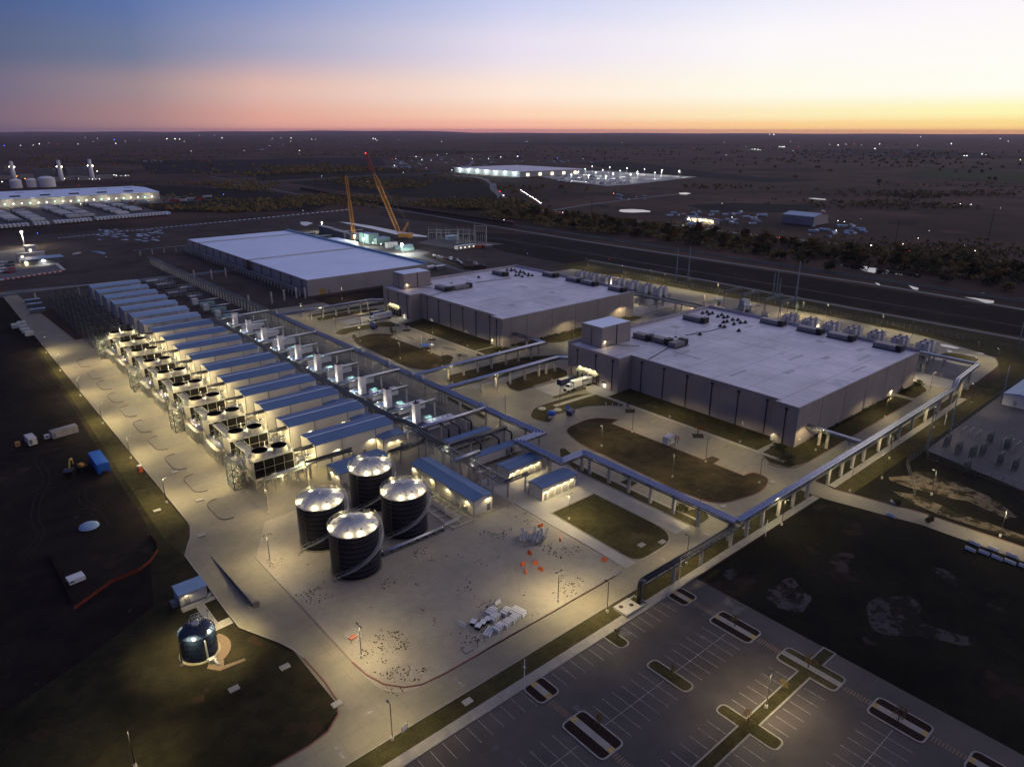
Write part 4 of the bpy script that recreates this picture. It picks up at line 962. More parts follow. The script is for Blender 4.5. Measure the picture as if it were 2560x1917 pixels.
s0 = stair_tower('steel stair tower at the near end of the cooling towers', 203.8)
for lab, y in (('steel stair tower beside the fourth cooling tower from the black tanks', 262.0), ('steel stair tower beside the seventh cooling tower from the black tanks', 318.5), ('steel stair tower at the far end of the cooling towers', 378.0)):
    copy_of(s0, (62.4, y, 0), label=lab)
t = thing('pipe_gallery', 'green-grey steel gallery with white pipe in front of the nearest cooling tower', 'pipe support', (69.5, 195.0, 0))
b = MB(); b.box(0, 1.6, 3.9, 13.6, 3.6, 4.1); b.done('deck', M['towerdeck'], t)
b = MB()
for i in range(6): frame_box(b, .2+2.6*i, 1.7, .2+2.6*i+.1, 3.5, 0.05, 3.9, .08, False)
rail(b, [(0, 1.6, 4.1), (13.6, 1.6, 4.1)]); b.done('trestle', M['galv'], t)
b = MB(); b.tube([(2.4, 3.0, 4.6), (12.6, 3.0, 4.6)], .28, 8); b.tube([(13.5, 2.2, 5.4), (29, 2.4, 5.4)], .22, 8); b.done('pipe', M['silver'], t)
b = MB(); b.tube([(13.5, 1.4, 6.1), (29.5, 1.6, 6.1)], .42, 8); b.box(13.5, .7, 5.2, 29.5, 2.3, 5.4); b.done('black_pipe', M['darkpipe'], t)
b = MB()
for x in (14.5, 22, 28.5): b.cyl(x, 1.5, 0, 5.2, .4, n=12)
b.done('pillar', M['pillar'], t)

# ------------------------------------------------------------------ pipe bridges
def bridge(label, path, z, w, pillars, pipes=((-.9, .35), (0, .35), (.9, .35)), pm='silver', deckm='galvdark', pr=.55, name='pipe_bridge', group='elevated pipe bridges', zs=None, lattice=True):
    t = thing(name, label, 'pipe bridge', (path[0][0], path[0][1], 0), 0, group)
    ox, oy = path[0][0], path[0][1]
    P = [(x-ox, y-oy) for x, y in path]; zz = zs or [z]*len(P)
    b = MB()
    for s in (-w/2, w/2):
        o = offset(P, s)
        b.tube([(x, y, h-.25) for (x, y), h in zip(o, zz)], .2, 4, 0, False); 
    for (a, c, za, zc) in zip(P, P[1:], zz, zz[1:]):
        d = Vector((c[0]-a[0], c[1]-a[1])); L_ = d.length; d /= L_; nrm_ = Vector((-d.y, d.x))*(w/2); k = max(1, int(L_/2.2))
        for i in range(k+1):
            q = Vector(a)+d*(L_*i/k); h = za+(zc-za)*i/k-.2
            b.bar((q.x+nrm_.x, q.y+nrm_.y, h), (q.x-nrm_.x, q.y-nrm_.y, h), .09)
            if lattice and i < k:
                q2 = Vector(a)+d*(L_*(i+1)/k); s = 1 if i % 2 else -1
                b.bar((q.x+nrm_.x*s, q.y+nrm_.y*s, h), (q2.x-nrm_.x*s, q2.y-nrm_.y*s, h), .05)
    b.done('deck_frame', M[deckm], t)
    for off, r in pipes:
        b = MB(); o = offset(P, off); b.tube(rline([(x, y, h+r+.05) for (x, y), h in zip(o, zz)], 1.2, 4), r, 8); b.done('pipe', M[pm], t)
    for (x, y) in pillars[:98]:
        b = MB(); b.cyl(x-ox, y-oy, 0, z-.75, pr, n=14); b.box(x-ox-.7, y-oy-.7, z-.75, x-ox+.7, y-oy+.7, z-.45); b.done('pillar', M['pillar'], t)
    return t
mainp = [(154, y) for y in (88.9, 98.8, 107.3, 115.8, 124.2, 132.3, 140.6, 144.1)]+[(144.4, 150), (144.4, 158), (154, 164.5), (154.3, 172), (154.3, 186.1), (154.3, 194.5), (154.3, 211), (154.3, 220.6), (154.3, 223.1), (154.3, 225.3), (154.3, 235.1), (154.3, 246.9), (154.3, 254), (154.3, 257), (154.3, 259.5), (154.3, 270), (154.3, 279.7), (154.3, 286.2), (154.3, 294.3), (154.3, 297), (154.3, 299.5), (154.3, 312), (154.3, 327), (154.3, 335.4), (154.3, 338.4), (154.3, 341.2), (154.3, 352), (154.3, 360.6), (154.3, 365), (154.3, 374.5), (154.3, 383)]
mp = [(154.2, 388), (154.2, 164.3), (144.2, 164.3), (144.2, 143.8), (154.1, 143.8), (154.1, 87.0)]
t = bridge('long main pipe bridge with blue-grey pipes zigzagging past the garages to the corner', mp, 6.4, 3.2, mainp, ((-1.2, .27), (-.4, .27), (.4, .27), (1.2, .27)), 'bluepipe')
for y, r in ((195.3, 1.1), (243.5, .9), (236, 1.0), (262, 1.1), (286, 1.0), (294.5, 1.1), (333.8, 1.2), (382, 1.2)):
    b = MB(); q = y-388
    for dx in ((0, .8) if r < 1.05 else (0,)): b.tube([(-1.3+dx, q-r*1.4*math.cos(PI*i/8)*1.0, 6.9+2.2*r*math.sin(PI*i/8)) for i in range(9)], .24, 8)
    b.done('expansion_loop', M['silver'], t)
far = []
y = 392
while y < 640: far.append((154.3, y)); y += 5.2
bridge('far unpiped steel stretch of the main bridge on close-set pillars beside the dark earth', [(154.3, 388), (154.3, 640)], 6.4, 3.2, far, ((-1.0, .12), (.9, .12)), 'galv')
ep = [(159.7, 87), (167.6, 87), (176.2, 87), (184.3, 87), (192.8, 87), (205.8, 87), (214.5, 87), (223.1, 87.4), (231.1, 87.4), (243.1, 87.6), (251.5, 87.7), (260.4, 87.9), (272, 88), (284.6, 88), (298, 88.2), (311, 88.4)]
bridge('straight pipe bridge with bright pipes along the right-hand sidewalk', [(154.1, 87.0), (231, 87.5), (313, 88.6)], 6.4, 2.4, ep, ((-.75, .36), (.1, .36), (.85, .24)), 'silver')
bridge('short raised end of the sidewalk pipe bridge crossing the loop road by the stacks', [(313, 88.6), (318, 89.3), (346, 91), (346, 118)], 8.6, 2.0, [(324.1, 89.4), (336, 90.3), (345.4, 93), (346, 104), (346, 112)], ((-.5, .3), (.4, .3)), 'silver', zs=[6.4, 9.0, 9.2, 9.2])
bridge('short pale pipe bridge from the sidewalk bridge to the corner of the nearest data hall', [(231, 88.9), (231, 103.5), (231, 108)], 6.4, 2.2, [(231.6, 93), (231.6, 100.4), (232.4, 103.6)], ((-.6, .3), (.3, .3)), 'silver')
bridge('low dark pipe bridge sloping down to the concrete vault beside the parking lot', [(153, 86.9), (115.2, 86.9)], 5.6, 2.0, [(151.6, 86.7), (138.4, 86.7), (127, 86.7)], ((-.55, .3), (.1, .22), (.6, .22)), 'darkpipe', pr=.45)
t = thing('pipe_riser', 'bundle of black and silver pipes turning down into the concrete vault', 'pipes', (115.0, 86.9, 0))
b = MB()
for dy in (-.55, .1): b.tube(rline([(.4, dy, 5.95), (-1.2, dy, 5.95), (-1.2, dy, 0)], .8), .3, 8)
b.done('black_pipe', M['darkpipe'], t); b = MB()
for dy in (-.3, .35, .7): b.tube(rline([(.4, dy, 5.7), (-.5, dy, 5.7), (-.5, dy, 0)], .5), .2, 8)
b.done('silver_pipe', M['silver'], t)
t = thing('concrete_vault', 'pale concrete vault slab with two round brown lids beside the parking lot', 'vault', (110.4, 87.2, 0))
MB().box(-2.6, -2.1, -.1, 2.6, 2.1, .75).done('slab', M['apron'], t)
for x, y in ((-1.2, .9), (1.2, -.2)): MB().cyl(x, y, .75, .8, .55, n=16).done('lid', M['rust'], t)
b = MB(); b.box(2.6, -2.1, -.1, 5.0, -1.8, .5); b.box(2.6, 1.8, -.1, 5.0, 2.1, .5); b.box(4.8, -1.8, -.1, 5.0, 1.8, .5); b.done('pit_wall', M['apron'], t)
bridge('pipe bridge crossing the lawn from the main bridge to the nearest data hall, nearer one', [(155.8, 222.6), (219.5, 222.8), (224.5, 215.4)], 6.4, 2.6, [(174.2, 223), (182.5, 223.2), (190.7, 223.2), (199.2, 223.2), (207.7, 223.2), (212.3, 223.2), (217.8, 223.2)], ((-.8, .36), (0, .36), (.8, .36)), 'silver')
bridge('pipe bridge crossing the lawn from the main bridge to the middle data hall, farther one', [(155.8, 244.6), (230.6, 244.9), (230.8, 267)], 6.4, 2.6, [(173.7, 246), (182.2, 245.8), (190, 245.4), (197.8, 245), (206.5, 245), (214.2, 244.8), (222.6, 244.8), (230.3, 247.9), (230.6, 257)], ((-.8, .36), (0, .36), (.8, .3)), 'silver')
bridge('pipe bridge at the left side of the middle data hall, beside its loading docks', [(155.8, 382.2), (214, 382.4), (219, 376.5)], 6.4, 2.2, [(174.2, 383.6), (181.9, 383.6), (190.4, 383.6), (198.5, 383.4), (206.7, 383.4), (211.7, 383.4)], ((-.5, .4), (.5, .3)), 'silver')
# steel process rack with black pipes
pp = []
for y in range(156, 400, 10):
    pp += [(121.3, y), (124.4, y)]
t = bridge('black process pipe rack on pairs of pillars behind the blue-roofed buildings', [(122.8, 400), (122.8, 207), (124.2, 204), (124.2, 195), (122.8, 192), (122.8, 178)], 6.3, 3.4, pp[:60], ((-1.1, .34), (-.3, .34), (.6, .34)), 'darkpipe', pr=.4, name='process_rack')
bridge('bare steel end of the process rack between the long shed and the garages', [(122.8, 178), (122.8, 145.6)], 5.9, 3.2, [(121.4, 171), (124.2, 171), (121.4, 161), (124.2, 161), (121.4, 150), (124.2, 146.3)], ((.9, .2),), 'galv', pr=.4, name='process_rack')
bridge('dark truss bridge from the process rack to the garage forecourt', [(122, 145.6), (131.6, 145.6)], 6.0, 1.4, [(130.6, 145.6)], ((0, .2),), 'darkpipe', pr=.3)
bridge('dark pipe gallery from the back black tank to the process rack', [(107.0, 186.2), (121, 187.0)], 5.6, 2.2, [(112, 187), (119, 187)], ((-.6, .36), (.3, .36)), 'darkpipe', pr=.4)
bridge('silver pipe gallery crossing the near end of the process rack', [(118.2, 165.6), (128.6, 166.0)], 6.8, 1.8, [(119.4, 165.6), (127, 166)], ((-.5, .26), (.3, .26)), 'silver', pr=.35)
for k in range(11):
    y = 194.6+20*k; full = k in (0, 3, 5, 7, 10); x1 = 154 if full else 145
    bridge('%s cross pipe gallery from the garages, %s' % (ORD[k], 'reaching the main bridge' if full else 'ending on a single pillar'), [(124.6, y), (x1, y)], 6.6, 1.7, [(133.5, y), (144.6, y)] if k != 7 else [(144.6, y)], ((-.35, .3), (.4, .3)) if full else ((-.4, .22), (.25, .22)), 'silver', pr=.38, group='cross pipe galleries over the engine yard')
for k, y in enumerate((176.8, 180.2)):
    pass
bridge('black pipe gallery with downturned legs between the two equipment houses', [(124.8, 176.4), (149, 176.8)], 6.0, 1.8, [(133, 176.6), (148.4, 176.8)], ((-.5, .34), (.3, .34)), 'darkpipe', pr=.4)
t = thing('downturned_pipes', 'row of thick black downturned pipes beside the equipment houses', 'pipes', (0, 0, 0));
for x, y, d in ((134, 176, 4), (141, 176, 5), (147.6, 176, 4), (133, 194, -5), (137, 194, -6), (143, 194, -5)): MB().tube(rline([(x, y, 6.2), (x, y-abs(d), 6.2), (x, y-abs(d), .5)], 1.0), .34, 8).done('black_pipe', M['darkpipe'], t)
# ------------------------------------------------------------------ engine skids with white stacks
def skid():
    t = thing('engine_skid', 'engine skid with tall white square stack nearest the garages', 'engine skid', (130, 205, 0), 0, 'engine skids with white square stacks')
    MB().box(.5, 1.4, 3.0, 2.9, 3.7, 10.6).done('stack', M['stack'], t)
    b = MB(); b.box(.6, 1.5, 10.6, 2.8, 3.6, 10.66); b.cyl(1.7, 2.7, 10.6, 11.4, .3, n=10); b.done('stack_cap', M['black'], t)
    b = MB(); b.box(.2, .8, 0, 3.4, 4.2, 3.0); b.done('stack_base', M['slate'], t)
    b = MB(); b.box(-.8, 5.0, .2, 3.6, 8.0, 2.8); b.done('engine_house', M['offwhite'], t)
    b = MB(); gable(b, -.8, 3.6, 5.0, 8.0, 2.8, .35, .12); b.done('engine_house_roof', [M['roofx'], M['trimblue']], t)
    b = MB(); b.box(4.0, -1.4, .2, 16.2, 1.6, 3.0); b.done('filter_house', M['stack'], t)
    b = MB()
    for x in (7, 9.3, 11.6, 13.9): b.cyl(x, 0, 3.0, 3.15, .3, n=8)
    for x in (5, 6.4, 7.8, 9.2): b.box(x, 1.6, .8, x+1.1, 1.64, 2.6)
    b.done('vent', M['grille'], t)
    b = MB(); b.lathe(5.4, 2.6, [(1.2, 1.6), (1.2, 2.9), (.7, 3.5), (.1, 3.7)], 12, 0, False); b.done('silencer', M['offwhite'], t)
    b = MB(); b.box(6.6, 4.2, .2, 9.6, 6.4, 2.6); b.cyl(7.6, 5.3, 2.6, 2.9, .7, n=12); b.cyl(9.0, 5.3, 2.6, 2.9, .7, n=12); b.done('radiator', M['greenbox'], t)
    b = MB()
    for x in (4.2, 5.6, 7.2, 9): b.tube(rline([(x, 3.4, .4), (x, 3.4, 2.0), (x+1.6, 3.4, 2.0), (x+1.6, 6.8, 2.0), (x+1.6, 6.8, .4)], .3), .13, 6)
    b.tube(rline([(-2, 6.4, .5), (-2, 6.4, 4.2), (1, 6.4, 4.2), (1, 8.8, 3.6), (1, 8.8, .4)], .6), .3, 8)
    b.done('pipework', M['silver'], t)
    lamp('yard_light', 'POINT', 1100, (-1.9, 4.4, 4.2), t, col=(1, .95, .8), size=.15); lamp('yard_light', 'POINT', 520, (8.2, 3.2, 3.8), t, col=(.75, 1, .9), size=.15)
    return t
sk = skid()
for k in range(1, 10): copy_of(sk, (130, 205+20*k, 0), label='engine skid with tall white square stack, %s from the garages' % ORD[k])
def plain_skid(y, label):
    t = thing('cooler_unit', label, 'cooler', (131.4, y, 0), 0, 'unlit blue cooler units at the far end of the yard')
    b = MB(); b.box(0, 0, 2.0, 3.2, 3.2, 5.6); b.done('cooler_box', M['offwhite'], t)
    b = MB()
    for x in (.1, 3.0):
        for q in (.1, 3.0): b.bar((x, q, 0), (x, q, 2.0), .08)
    b.done('legs', M['galvdark'], t)
    b = MB(); b.box(4, -.5, .2, 13, 2, 2.6); b.done('housing', M['greenbox'], t); b = MB(); b.tube([(3.6, 3.6, 3.4), (17, 3.6, 3.4)], .3, 8); b.done('pipe', M['silver'], t); return t
u = plain_skid(418, 'pale boxy cooler on legs, nearest of the unlit ones beyond the white stacks')
for i, y in enumerate((438, 458)): copy_of(u, (131.4, y, 0), label=('middle', 'farthest')[i]+' pale boxy cooler on legs of the unlit ones beyond the white stacks')
for i, (x, y, w_, d_, h_) in enumerate(((136, 480, 8, 5, 2.5), (128, 498, 12, 4, 3), (140, 512, 9, 5, 2.5), (130, 530, 12, 5, 3.2), (128, 548, 14, 6, 3), (96, 546, 14, 5, 3))):
    t = thing('unfinished_skid', ORD[i]+' low unfinished equipment skid past the pale coolers, under the far bridge', 'equipment', (x, y, 0), 0, 'unfinished skids in the far yard')
    MB().box(0, 0, .2, w_, d_, h_).done('housing', M['slate'], t); b = MB()
    for k in range(4): b.bar((w_*k/3, -.3, 0), (w_*k/3, -.3, h_+1.4), .09); b.bar((w_*k/3, d_+.3, 0), (w_*k/3, d_+.3, h_+1.4), .09)
    b.bar((0, -.3, h_+1.4), (w_, -.3, h_+1.4), .1); b.bar((0, d_+.3, h_+1.4), (w_, d_+.3, h_+1.4), .1); b.done('frame', M['galv'], t)
    MB().box(.5, .5, h_+.02, w_*.6, d_-.5, h_+.12).done('cover', M['offwhite'], t)
# dark unbuilt steel behind the last cooling tower
for i in range(8):
    t = thing('bare_steel_frame', ORD[i]+' bare steel cooling-tower frame beyond the last lit fan, in the dark', 'steel frame', (64, 403+15.5*i, 0), 0, 'bare steel frames beyond the cooling towers')
    b = MB()
    for j in range(4): frame_box(b, 4.2*j, 0, 4.2*j+4.2, 8, 0.05, 5, .1); frame_box(b, 4.2*j, 0, 4.2*j+4.2, 8, 5, 9, .1, False)
    b.done('frame', M['galvdark'], t); b = MB()
    for j in range(9): b.bar((2.1*j, 4, 0), (2.1*j, 4, 9), .08); b.bar((2.1*j, 0, 9), (2.1*j, 8, 9), .07); b.bar((2.1*j, 0, 5), (2.1*j, 8, 5), .07)
    b.done('inner_columns', M['pole'], t)
# ground pipe grid beside the tanks
t = thing('pipe_grid', 'low grid of silver pipes and steel frames between the black tanks and long shed', 'pipework', (97.5, 141.5, 0))
b = MB()
for x in (2.5, 5.8, 9.6): b.box(x, 0, .5, x+.25, 22.5, .75)
for y in (0, 3.7, 7.4, 11.1, 14.8, 18.5, 22.2): b.box(2.5, y, .5, 9.8, y+.22, .75)
for x in (2.5, 9.6):
    for y in range(0, 23, 4): b.box(x, y, 0, x+.25, y+.25, .5)
b.done('frame', M['galv'], t)
for x in (6.3, 6.8, 7.3):
    b = MB(); b.tube(rline([(x, 22, .95), (x, 2.3+(x-6.3), .95), (3.6, 2.3+(x-6.3), .95), (0, 2.4+(x-6.3)*.6, .95)], .4), .14, 8); b.done('pipe', M['galv'], t)
t = thing('ground_pipe_run', 'knee-high silver pipes on low steel supports running to the nearest black tank', 'pipework', (77.6, 143.2, 0))
for dy in (0, .55):
    b = MB(); b.tube([(0, dy, .95), (20.5, dy, .95)], .2, 8); b.done('pipe', M['silver'], t)
b = MB()
for i in range(8): b.box(1+i*2.7, -.5, 0, 1.25+i*2.7, 1.1, .75)
b.box(0, -.6, .1, 20.5, -.45, .4); b.done('supports', M['galvdark'], t)
# ------------------------------------------------------------------ street lamps
def lamp_post(double=False, col=WARM, power=4300, h=8.3):
    t = thing('lamp_post', '-', 'lamp post', (0, 0, 0))
    MB().cyl(0, 0, 0, .75, .3, n=12).done('concrete_foot', M['pillar'], t)
    b = MB(); b.tube([(0, 0, .7), (0, 0, h)], .085, 8)
    sides = (1, -1) if double else (1,)
    for s in sides: b.bar((0, 0, h-.05), (.75*s, 0, h-.02), .04)
    b.done('pole', M['blacksteel'], t)
    for s in sides:
        b = MB(); b.box(.45*s if s > 0 else -1.15, -.17, h-.02, 1.15 if s > 0 else -.45, .17, h+.1); o = b.done('lamp_head', M['blacksteel'], t)
        b = MB(); b.box(.55*s if s > 0 else -1.05, -.13, h-.05, 1.05 if s > 0 else -.55, .13, h-.022); b.done('lens', M['lit'], o)
        lamp('lamp_light', 'SPOT', power*(.62 if double else 1), (.8*s, 0, h-.12), o, col=col, cone=160, blend=.9, size=.2, wing=True)
    return t
P1 = lamp_post(power=3700); P2 = lamp_post(True, power=4400); PD = lamp_post(power=2500)
used = {}
def put(proto, x, y, rz, label, group='black lamp posts'):
    if proto.name not in used:
        used[proto.name] = 1; o = proto; o.location = (x, y, 0); o.rotation_euler = (0, 0, rz); o['label'] = label; o['group'] = group
        index_kids(o); return o
    return copy_of(proto, (x, y, 0), rz, label=label, group=group)
PROTO1, PROTO2 = P1, P2
PL = lamp_post(power=7000)
for i, y in enumerate((209.5, 249.4, 289.1, 328, 371, 407.4)): put(PL, 44.0, y, 0, 'black lamp post, %s from the near end along the left road' % ORD[i])
for x, y, rz, s in ((48.9, 90.3, PI/2, 'beside the road junction, on the grass strip by a board sign'), (105.9, 89.4, PI/2, 'on the grass strip next to the concrete vault'), (135.9, 89.3, PI/2, 'beside the low dark pipe bridge'),
    (64.6, 183.9, -PI/2, 'between the gravel yard and the nearest cooling tower'), (11.6, 114.4, 0, 'alone on the dark lawn at the bottom left'), (158.2, 101.4, PI/2, 'by the shrub at the end of the small parking strip'),
    (172.3, 83.5, -PI/2, 'outside the sidewalk bridge, past the corner'), (206.7, 80.3, PI/2, 'where the road leaves to the right'), (223.6, 63, PI/2, 'standing among the pale sand patches'), (212.5, 41.3, PI, 'beside the far stretch of the right-hand road'), (223.1, 77.6, PI/2, 'next to the bent fence corner'),
    (239.9, 82.4, PI/2, 'outside the right-hand sidewalk, first from the junction'), (280, 83, PI/2, 'outside the right-hand sidewalk, second from the junction'), (319.6, 83.3, PI/2, 'outside the right-hand sidewalk, third from the junction'),
    (227, 101.9, PI/2, 'on the lawn below the right corner of the nearest hall'), (276.5, 99.4, -PI/2, 'on the kerb of the long lawn beside the nearest hall'), (323.4, 100.4, -PI/2, 'by the dark shrubs at the far end of the nearest hall'), (334, 113, PI, 'right at the back corner of the nearest hall'), (389, 103.6, PI, 'on the oval lawn inside the loop road'), (384, 93.5, PI/2, 'on the outer kerb of the loop road'),
    (189.3, 190.7, -PI/2, 'at the tip of the lawn before the nearest loading docks'), (208.3, 196.3, PI/2, 'beside the white truck at the nearest docks'), (212.8, 153.7, PI, 'on the front lawn of the nearest hall, left one'), (213, 122.8, PI, 'on the front lawn of the nearest hall, right one'),
    (190.4, 153.6, 0, 'between the island and car park of the nearest hall, left one'), (190.0, 121.3, 0, 'between the island and car park of the nearest hall, middle one'), (190.2, 101.4, 0, 'at the right tip of the island before the nearest hall'),
    (172.7, 152.6, PI, 'on the left part of the large island before the nearest hall'), (172.6, 121.7, PI, 'on the middle of the large island before the nearest hall'),
    (206.3, 376, -PI/2, 'behind the docks of the middle hall'), (189, 351.7, 0, 'beside the drive of the middle hall docks'), (172.6, 349.6, PI, 'on the small front island of the middle hall'), (173.6, 324.8, PI, 'at the left end of the big island of the middle hall'), (190.4, 316.4, 0, 'on the car park edge of the middle hall, left one'),
    (211.6, 313.4, PI, 'on the front lawn of the middle hall, left one'), (211.5, 281.5, PI, 'on the front lawn of the middle hall, right one'), (217.6, 263, PI/2, 'at the right corner of the middle hall'), (173.4, 285.4, PI, 'on the middle of the big island of the middle hall'), (189.6, 282.9, 0, 'on the car park edge of the middle hall, right one'),
    (182.3, 262.6, -PI/2, 'at the right end of the big island of the middle hall'), (171.8, 240.4, -PI/2, 'on the lawn strip between the two crossing pipe bridges, left end'), (179.8, 218.6, -PI/2, 'below the nearer crossing pipe bridge'), (207.9, 214.8, PI, 'under the nearer crossing bridge by the docks'), (165.3, 196.4, PI, 'alone on the drive between the main bridge and the blue skip'),
    (256.9, 251.3, -PI/2, 'in the gap between the two data halls, left one'), (267.8, 259.7, PI/2, 'in the gap between the two data halls, middle one'), (313.1, 263, PI/2, 'in the gap between the two data halls, right one'),
    (178.8, 379, PI/2, 'beside the farther pipe bridge of the middle hall'), (172.7, 393.3, -PI/2, 'at the left end of the road before the far hall'), (213.9, 420.9, -PI/2, 'on the dark verge in front of the far hall')):
    put(PD if x > 160 and y > 70 else P1, x, y, rz, 'black lamp post '+s)
for x, y, rz, s in ((55.3, 113, PI/2, 'on the gravel yard beside a pale wire cage'), (54.8, 159.1, 0, 'on the gravel beside the left black tank'), (100.1, 99.7, 0, 'on the gravel near the row of wrapped bundles'), (128.6, 124.6, 0, 'at the left edge of the mown green lawn'), (107.8, 50, 0, 'on the grass divider in the parking lot')):
    put(P2, x, y, rz, 'black double-headed lamp post '+s, 'black double lamp posts')
rear = [(398.9, 209.2), (405.9, 203.3), (411.8, 190.9), (409.8, 158.1), (405.4, 140), (417.3, 394.4), (413.9, 353.1), (419.1, 330), (411.4, 310.3), (412, 290), (413.8, 268.5), (410.3, 240)]
for i, (x, y) in enumerate(sorted(rear, key=lambda q: q[1])): put(P1, x, y, PI, 'lamp post on the back road, %s from the loop at the right' % ORD[i])
P3 = lamp_post(False, WARM, 16000, 9.0); 
for i, (x, y) in enumerate(((342, 150), (342, 190), (342, 300), (342, 335), (372, 250), (372, 170), (372, 320))):
    put(P3, x, y, (0, 0, 0, 0, PI, PI, PI)[i], 'yard lamp among the back generators, %s of that row' % ORD[i], 'generator yard lamps')

# ------------------------------------------------------------------ data halls
def data_hall(oy, label, pent_lamp=True):
    t = thing('data_hall', label, 'building', (226, 108+oy, 0), 0, 'grey windowless data halls')
    W_, D_, Z = 99.3, 107.3, 15.0
    foot = [(0, 9), (-2.7, 9), (-2.7, 0), (W_, 0), (W_, D_), (-7.8, D_), (-7.8, 77.3), (0, 77.3)]
    b = MB(); n = len(foot)
    for i in range(n):
        a, c = foot[i], foot[(i+1) % n]; b.face([(*c, 0), (*a, 0), (*a, Z), (*c, Z)])
    b.done('wall', M['precast'], t)
    MB().sheet(foot, Z-.8 if False else Z-.25).done('roof', M['membrane'], t)
    for m_, n_ in (('patch', 16), ('patch2', 16)):
        b = MB(); q_ = random.Random(n_+oy+len(m_))
        for _ in range(n_):
            x_, y_ = q_.uniform(4, 84), q_.uniform(4, 98); w_, d_ = q_.choice(((6, 2.4), (2.4, 8), (12, 1.2), (1.2, 1.2), (4, 4), (1.2, 14)))
            b.face([(x_, y_, Z-.24+_*.0007), (x_+w_, y_, Z-.24+_*.0007), (x_+w_, y_+d_, Z-.24+_*.0007), (x_, y_+d_, Z-.24+_*.0007)])
        b.done('roof_membrane_patchwork', M[m_], t)['kind'] = 'stuff'
    par = MB(); P = foot+[foot[0], foot[1]]; o2 = offset(P, .0); ar = -1
    i2 = offset(P, .45)
    inside = sum(foot[i][0]*foot[(i+1)%n][1]-foot[(i+1)%n][0]*foot[i][1] for i in range(n))
    i2 = offset(P, .45 if inside > 0 else -.45)
    for k in range(1, n+1):
        hgt = .3
        if k-1 in (): pass
        a, c, d, e = P[k], P[k+1] if k < n else P[1], i2[k+1] if k < n else i2[1], i2[k]
        hh = 1.3 if (abs(a[1]-D_) < .1 and abs(c[1]-D_) < .1) or (abs(a[0]-W_) < .1 and abs(c[0]-W_) < .1) else .12
        b_ = [(*a, Z+hh), (*c, Z+hh), (*d, Z+hh), (*e, Z+hh)]
        par.face(b_); par.face([(*e, Z-.25), (*d, Z-.25), (*d, Z+hh), (*e, Z+hh)]); par.face([(*a, Z), (*c, Z), (*c, Z+hh), (*a, Z+hh)])
    par.done('parapet', M['coping'], t)
    # stair house on the loading wing
    b = MB(); b.box(-1.6, 93.0, Z-.25, 17.5, 105.4, Z+9.0); s_ = b.done('stair_house', M['precast'], t)
    b = MB(); b.box(-1.2, 93.4, Z+8.7, 17.1, 105.0, Z+9.02); b.done('stair_house_roof', M['membrane2'], t)
    b = MB(); b.box(-.2, 92.9, Z, 1.0, 93.0, Z+2.4); d = b.done('door', M['white'], t)
    b = MB(); b.tube([(8, 92.9, Z), (8, 92.9, Z+9)], .22, 6); b.tube([(-1.75, 99, Z), (-1.75, 99, Z+8)], .14, 6); b.done('downpipe', M['downpipe'], t)
    if pent_lamp: walllamp(t, .4, 93.0, Z+3.0, 0, -1, 180)
    # downpipes on the left fronts
    for (x, y) in ((-7.8, 101.3), (-7.8, 90.3), (-7.8, 80.6), (0, 71.3), (0, 59.8), (0, 48.4), (0, 36.8), (0, 25.2), (0, 13.4), (-2.7, 4.5)):
        b = MB()
        b.box(x-.38, y-.55, Z-2.0, x-.02, y+.55, Z-1.1)
        if x < -5 and y > 85:
            s = 1 if y > 95 else -1
            b.tube([(x-.2, y, Z-2), (x-.2, y, 7.2), (x-.2, y+s*(3.4 if s > 0 else 2.2), 5.0), (x-.2, y+s*(3.4 if s > 0 else 2.2), .1)], .2, 6)
        else: b.tube([(x-.2, y, Z-1.8), (x-.2, y, .1)], .2, 6)
        b.done('downpipe', M['downpipe'], t)
    for i in range(5):
        x = 14+i*18; MB().box(x, -.05, .1, x+.14, -.01, Z-.2).done('joint', M['downpipe'], t)
    # loading docks
    b = MB(); b.box(-9.4, 88.6, 4.3, -7.8, 100.8, 4.5)
    for i in range(5): b.box(-9.2, 88.6+3.0*i, 4.3, -7.8, 88.8+3.0*i, 4.9)
    b.done('canopy', M['galvdark'], t)
    for i in range(4):
        y = 89.2+3.0*i
        MB().box(-7.9, y, 1.0, -7.82, y+2.2, 3.9).done('dock_door', M['rolldoor'], t)
        b = MB(); b.box(-8.3, y-.35, .6, -7.82, y, 4.2); b.box(-8.3, y+2.2, .6, -7.82, y+2.55, 4.2); b.box(-8.2, y-.3, .4, -7.82, y+2.5, 1.0); b.done('dock_bumper', M['black'], t)
        walllamp(t, -7.8, y+1.1, 6.5, -1, 0, 420)
    b = MB(); b.box(-7.92, 84.0, .1, -7.82, 85.4, 2.5); b.done('door', M['white'], t); MB().box(-8.8, 83.7, 2.7, -7.8, 85.7, 2.85).done('door_canopy', M['downpipe'], t)
    lamp('door_light', 'SPOT', 500, (-8.7, 84.7, 2.6), t, cone=150, col=(1, .93, .75))
    b = MB(); b.box(-2.95, 8.0, .1, -2.72, 9.0, 2.2); b.done('door', M['white'], t); walllamp(t, -2.7, 8.0, 2.8, -1, 0, 110)
    return t
d1 = data_hall(0, 'nearest grey windowless data hall with a large pale flat roof and stair house')
b = MB(); b.box(75, -.1, .1, 76.2, -.02, 2.3); b.done('door', M['white'], d1); walllamp(d1, 75.6, 0, 3.0, 0, -1, 420)
for x in (.5, 98): walllamp(d1, x, 0, 2.6, 0, -1, 0)
d2 = data_hall(159.5, 'middle grey windowless data hall, between the nearest and the white-roofed one')
for d, x in ((d1, 7), (d1, 3), (d2, 7), (d2, 31), (d2, 62), (d2, 50), (d2, 76)): pass
